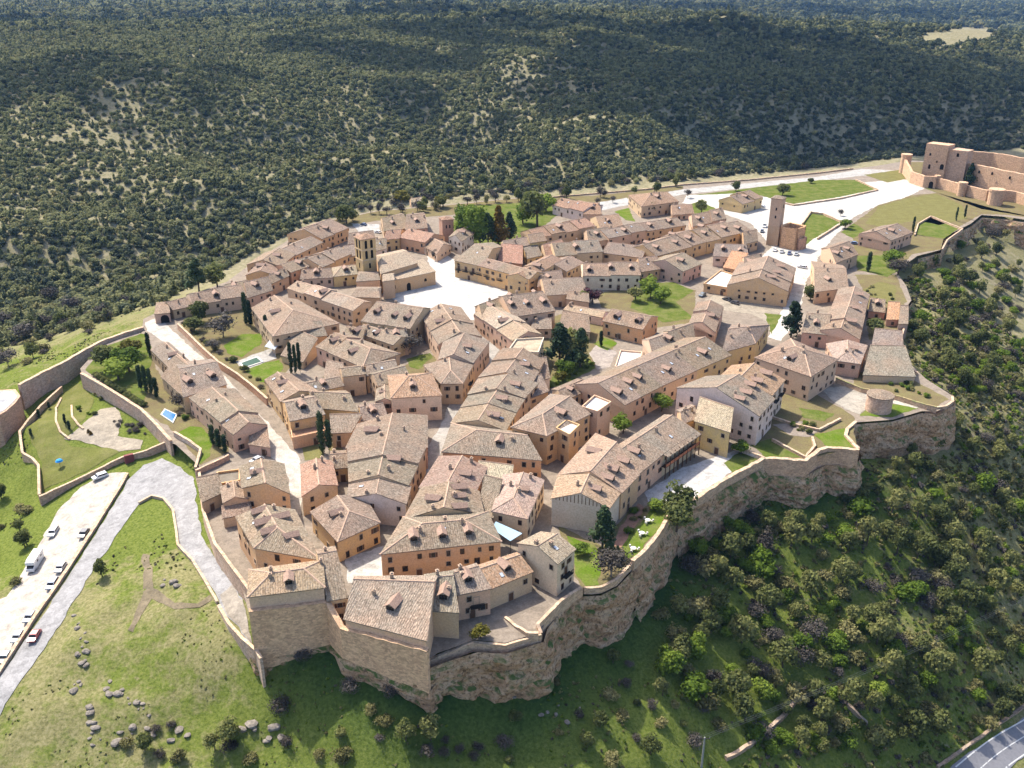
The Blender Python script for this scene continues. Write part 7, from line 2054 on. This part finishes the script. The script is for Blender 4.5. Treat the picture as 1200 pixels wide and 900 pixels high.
for x, y in ((752, 627), (759, 612), (742, 645)):
    p = P(x, y, 0.12); root = empty('garden_table', p); tag(root, 'white garden table set out on the lawn below the slatted gable', 'table', 'white tables on the lawn')
    m = MB(); m.tube((0, 0, 0.70), (0, 0, 0.76), 0.75, 0.75, 16); m.build('tabletop', 'white_plaster', root)
    m = MB(); m.tube((0, 0, 0), (0, 0, 0.7), 0.07, 0.07, 8); m.build('leg', 'white_plaster', root)
    for k in range(3):
        a = k * 2.1; cx, cy = 1.15 * math.cos(a), 1.15 * math.sin(a); m = MB(); m.box(cx - 0.25, cx + 0.25, cy - 0.25, cy + 0.25, 0.42, 0.48); m.box(cx * 1.18 - 0.2, cx * 1.18 + 0.2, cy * 1.18 - 0.2, cy * 1.18 + 0.2, 0.48, 0.9)
        for sx in (-.2, .2):
            for sy in (-.2, .2): m.tube((cx + sx, cy + sy, 0), (cx + sx, cy + sy, 0.42), 0.03, 0.03, 5)
        m.build('seat', 'white_plaster', root)
def blue_parasol():
    p = G(71, 548); root = empty('garden_parasol', p); tag(root, 'small blue parasol on the lower garden lawn', 'parasol')
    m = MB(); m.tube((0, 0, 0), (0, 0, 2.3), 0.05, 0.05, 6); m.build('pole', 'iron', root)
    m = MB(); n = 10; ap = (0, 0, 2.75)
    ring = [(1.15 * math.cos(2 * math.pi * k / n), 1.15 * math.sin(2 * math.pi * k / n), 2.05) for k in range(n)]; mid = [(0.75 * math.cos(2 * math.pi * k / n), 0.75 * math.sin(2 * math.pi * k / n), 2.55) for k in range(n)]
    for k in range(n): m.poly([ring[k], ring[(k + 1) % n], mid[(k + 1) % n], mid[k]]); m.poly([mid[k], mid[(k + 1) % n], ap])
    m.build('canopy', 'matt_tint', root, (0.02, 0.22, 0.50))
blue_parasol()
def red_door():
    w = next(o for o in bpy.data.objects if o.get('label', '').startswith('garden wall with a red door'))
    p = P(152, 541, -6.0); q = P(162, 537, -5.6); d = q - p; rz = math.atan2(d.y, d.x)
    m = MB(); m.box(-1.3, 1.3, -0.5, 0.5, -0.3, 2.4); m.build('gate_door', 'matt_tint', w, (0.17, 0.05, 0.05)).matrix_local = Matrix.Translation(p - w.location) @ Matrix.Rotation(rz, 4, 'Z')
red_door()

# ------------------------------------------------------------------ clouds (their shade lies on the wood) and haze
def cloud(centre, rx, ry, seed, alt=800.0):
    rg = random.Random(seed); V, F = [], []
    g = centre + sun_vec * ((alt - centre.z) / sun_vec.z)
    d = Vector((centre.x, centre.y, 0)).normalized(); s = Vector((d.y, -d.x, 0))
    iv, jf = ICO[2]
    n = 110
    for _ in range(n):
        a = rg.uniform(0, 6.28); q = math.sqrt(rg.random()) * 1.12
        c = g + s * (math.cos(a) * q * rx) + d * (math.sin(a) * q * ry) + Vector((0, 0, rg.uniform(0, 60)))
        r = math.sqrt(rx * ry) * rg.uniform(0.10, 0.24) * (1.2 - 0.65 * q); b = len(V)
        for p in iv: V.append(c + Vector((p.x * r, p.y * r, p.z * r * 0.55)) * rg.uniform(0.86, 1.14))
        F.extend([[b + i for i in f] for f in jf])
    o = mesh_obj('cloud', V, F, 'cloud_white', smooth=True); o['kind'] = 'structure'
cloud(G(1005, 125), 120, 360, 1); cloud(G(800, 64), 480, 330, 2); cloud(G(80, 84), 140, 120, 3); cloud(G(1040, 88), 140, 180, 6)
cloud(Vector((-500, 2150, 0)), 1250, 420, 4); cloud(Vector((300, 3600, 0)), 1400, 350, 5)

def haze():
    m = MB(); m.box(-7000, 7000, -900, 9800, -97, 134)
    o = m.build('haze', 'white_plaster'); o.data.materials.clear()
    mt = bpy.data.materials.new('haze_air'); mt.use_nodes = True; nt = mt.node_tree
    nt.nodes.remove(nt.nodes['Principled BSDF'])
    v = nt.nodes.new('ShaderNodeVolumePrincipled'); v.inputs['Color'].default_value = (0.28, 0.54, 1.0, 1); v.inputs['Density'].default_value = 0.00003; v.inputs['Anisotropy'].default_value = 0.0
    nt.links.new(v.outputs[0], nt.nodes['Material Output'].inputs['Volume'])
    o.data.materials.append(mt); o['kind'] = 'stuff'
haze()
dup_labels = {k: v for k, v in LABELS.items() if len(v) > 1}
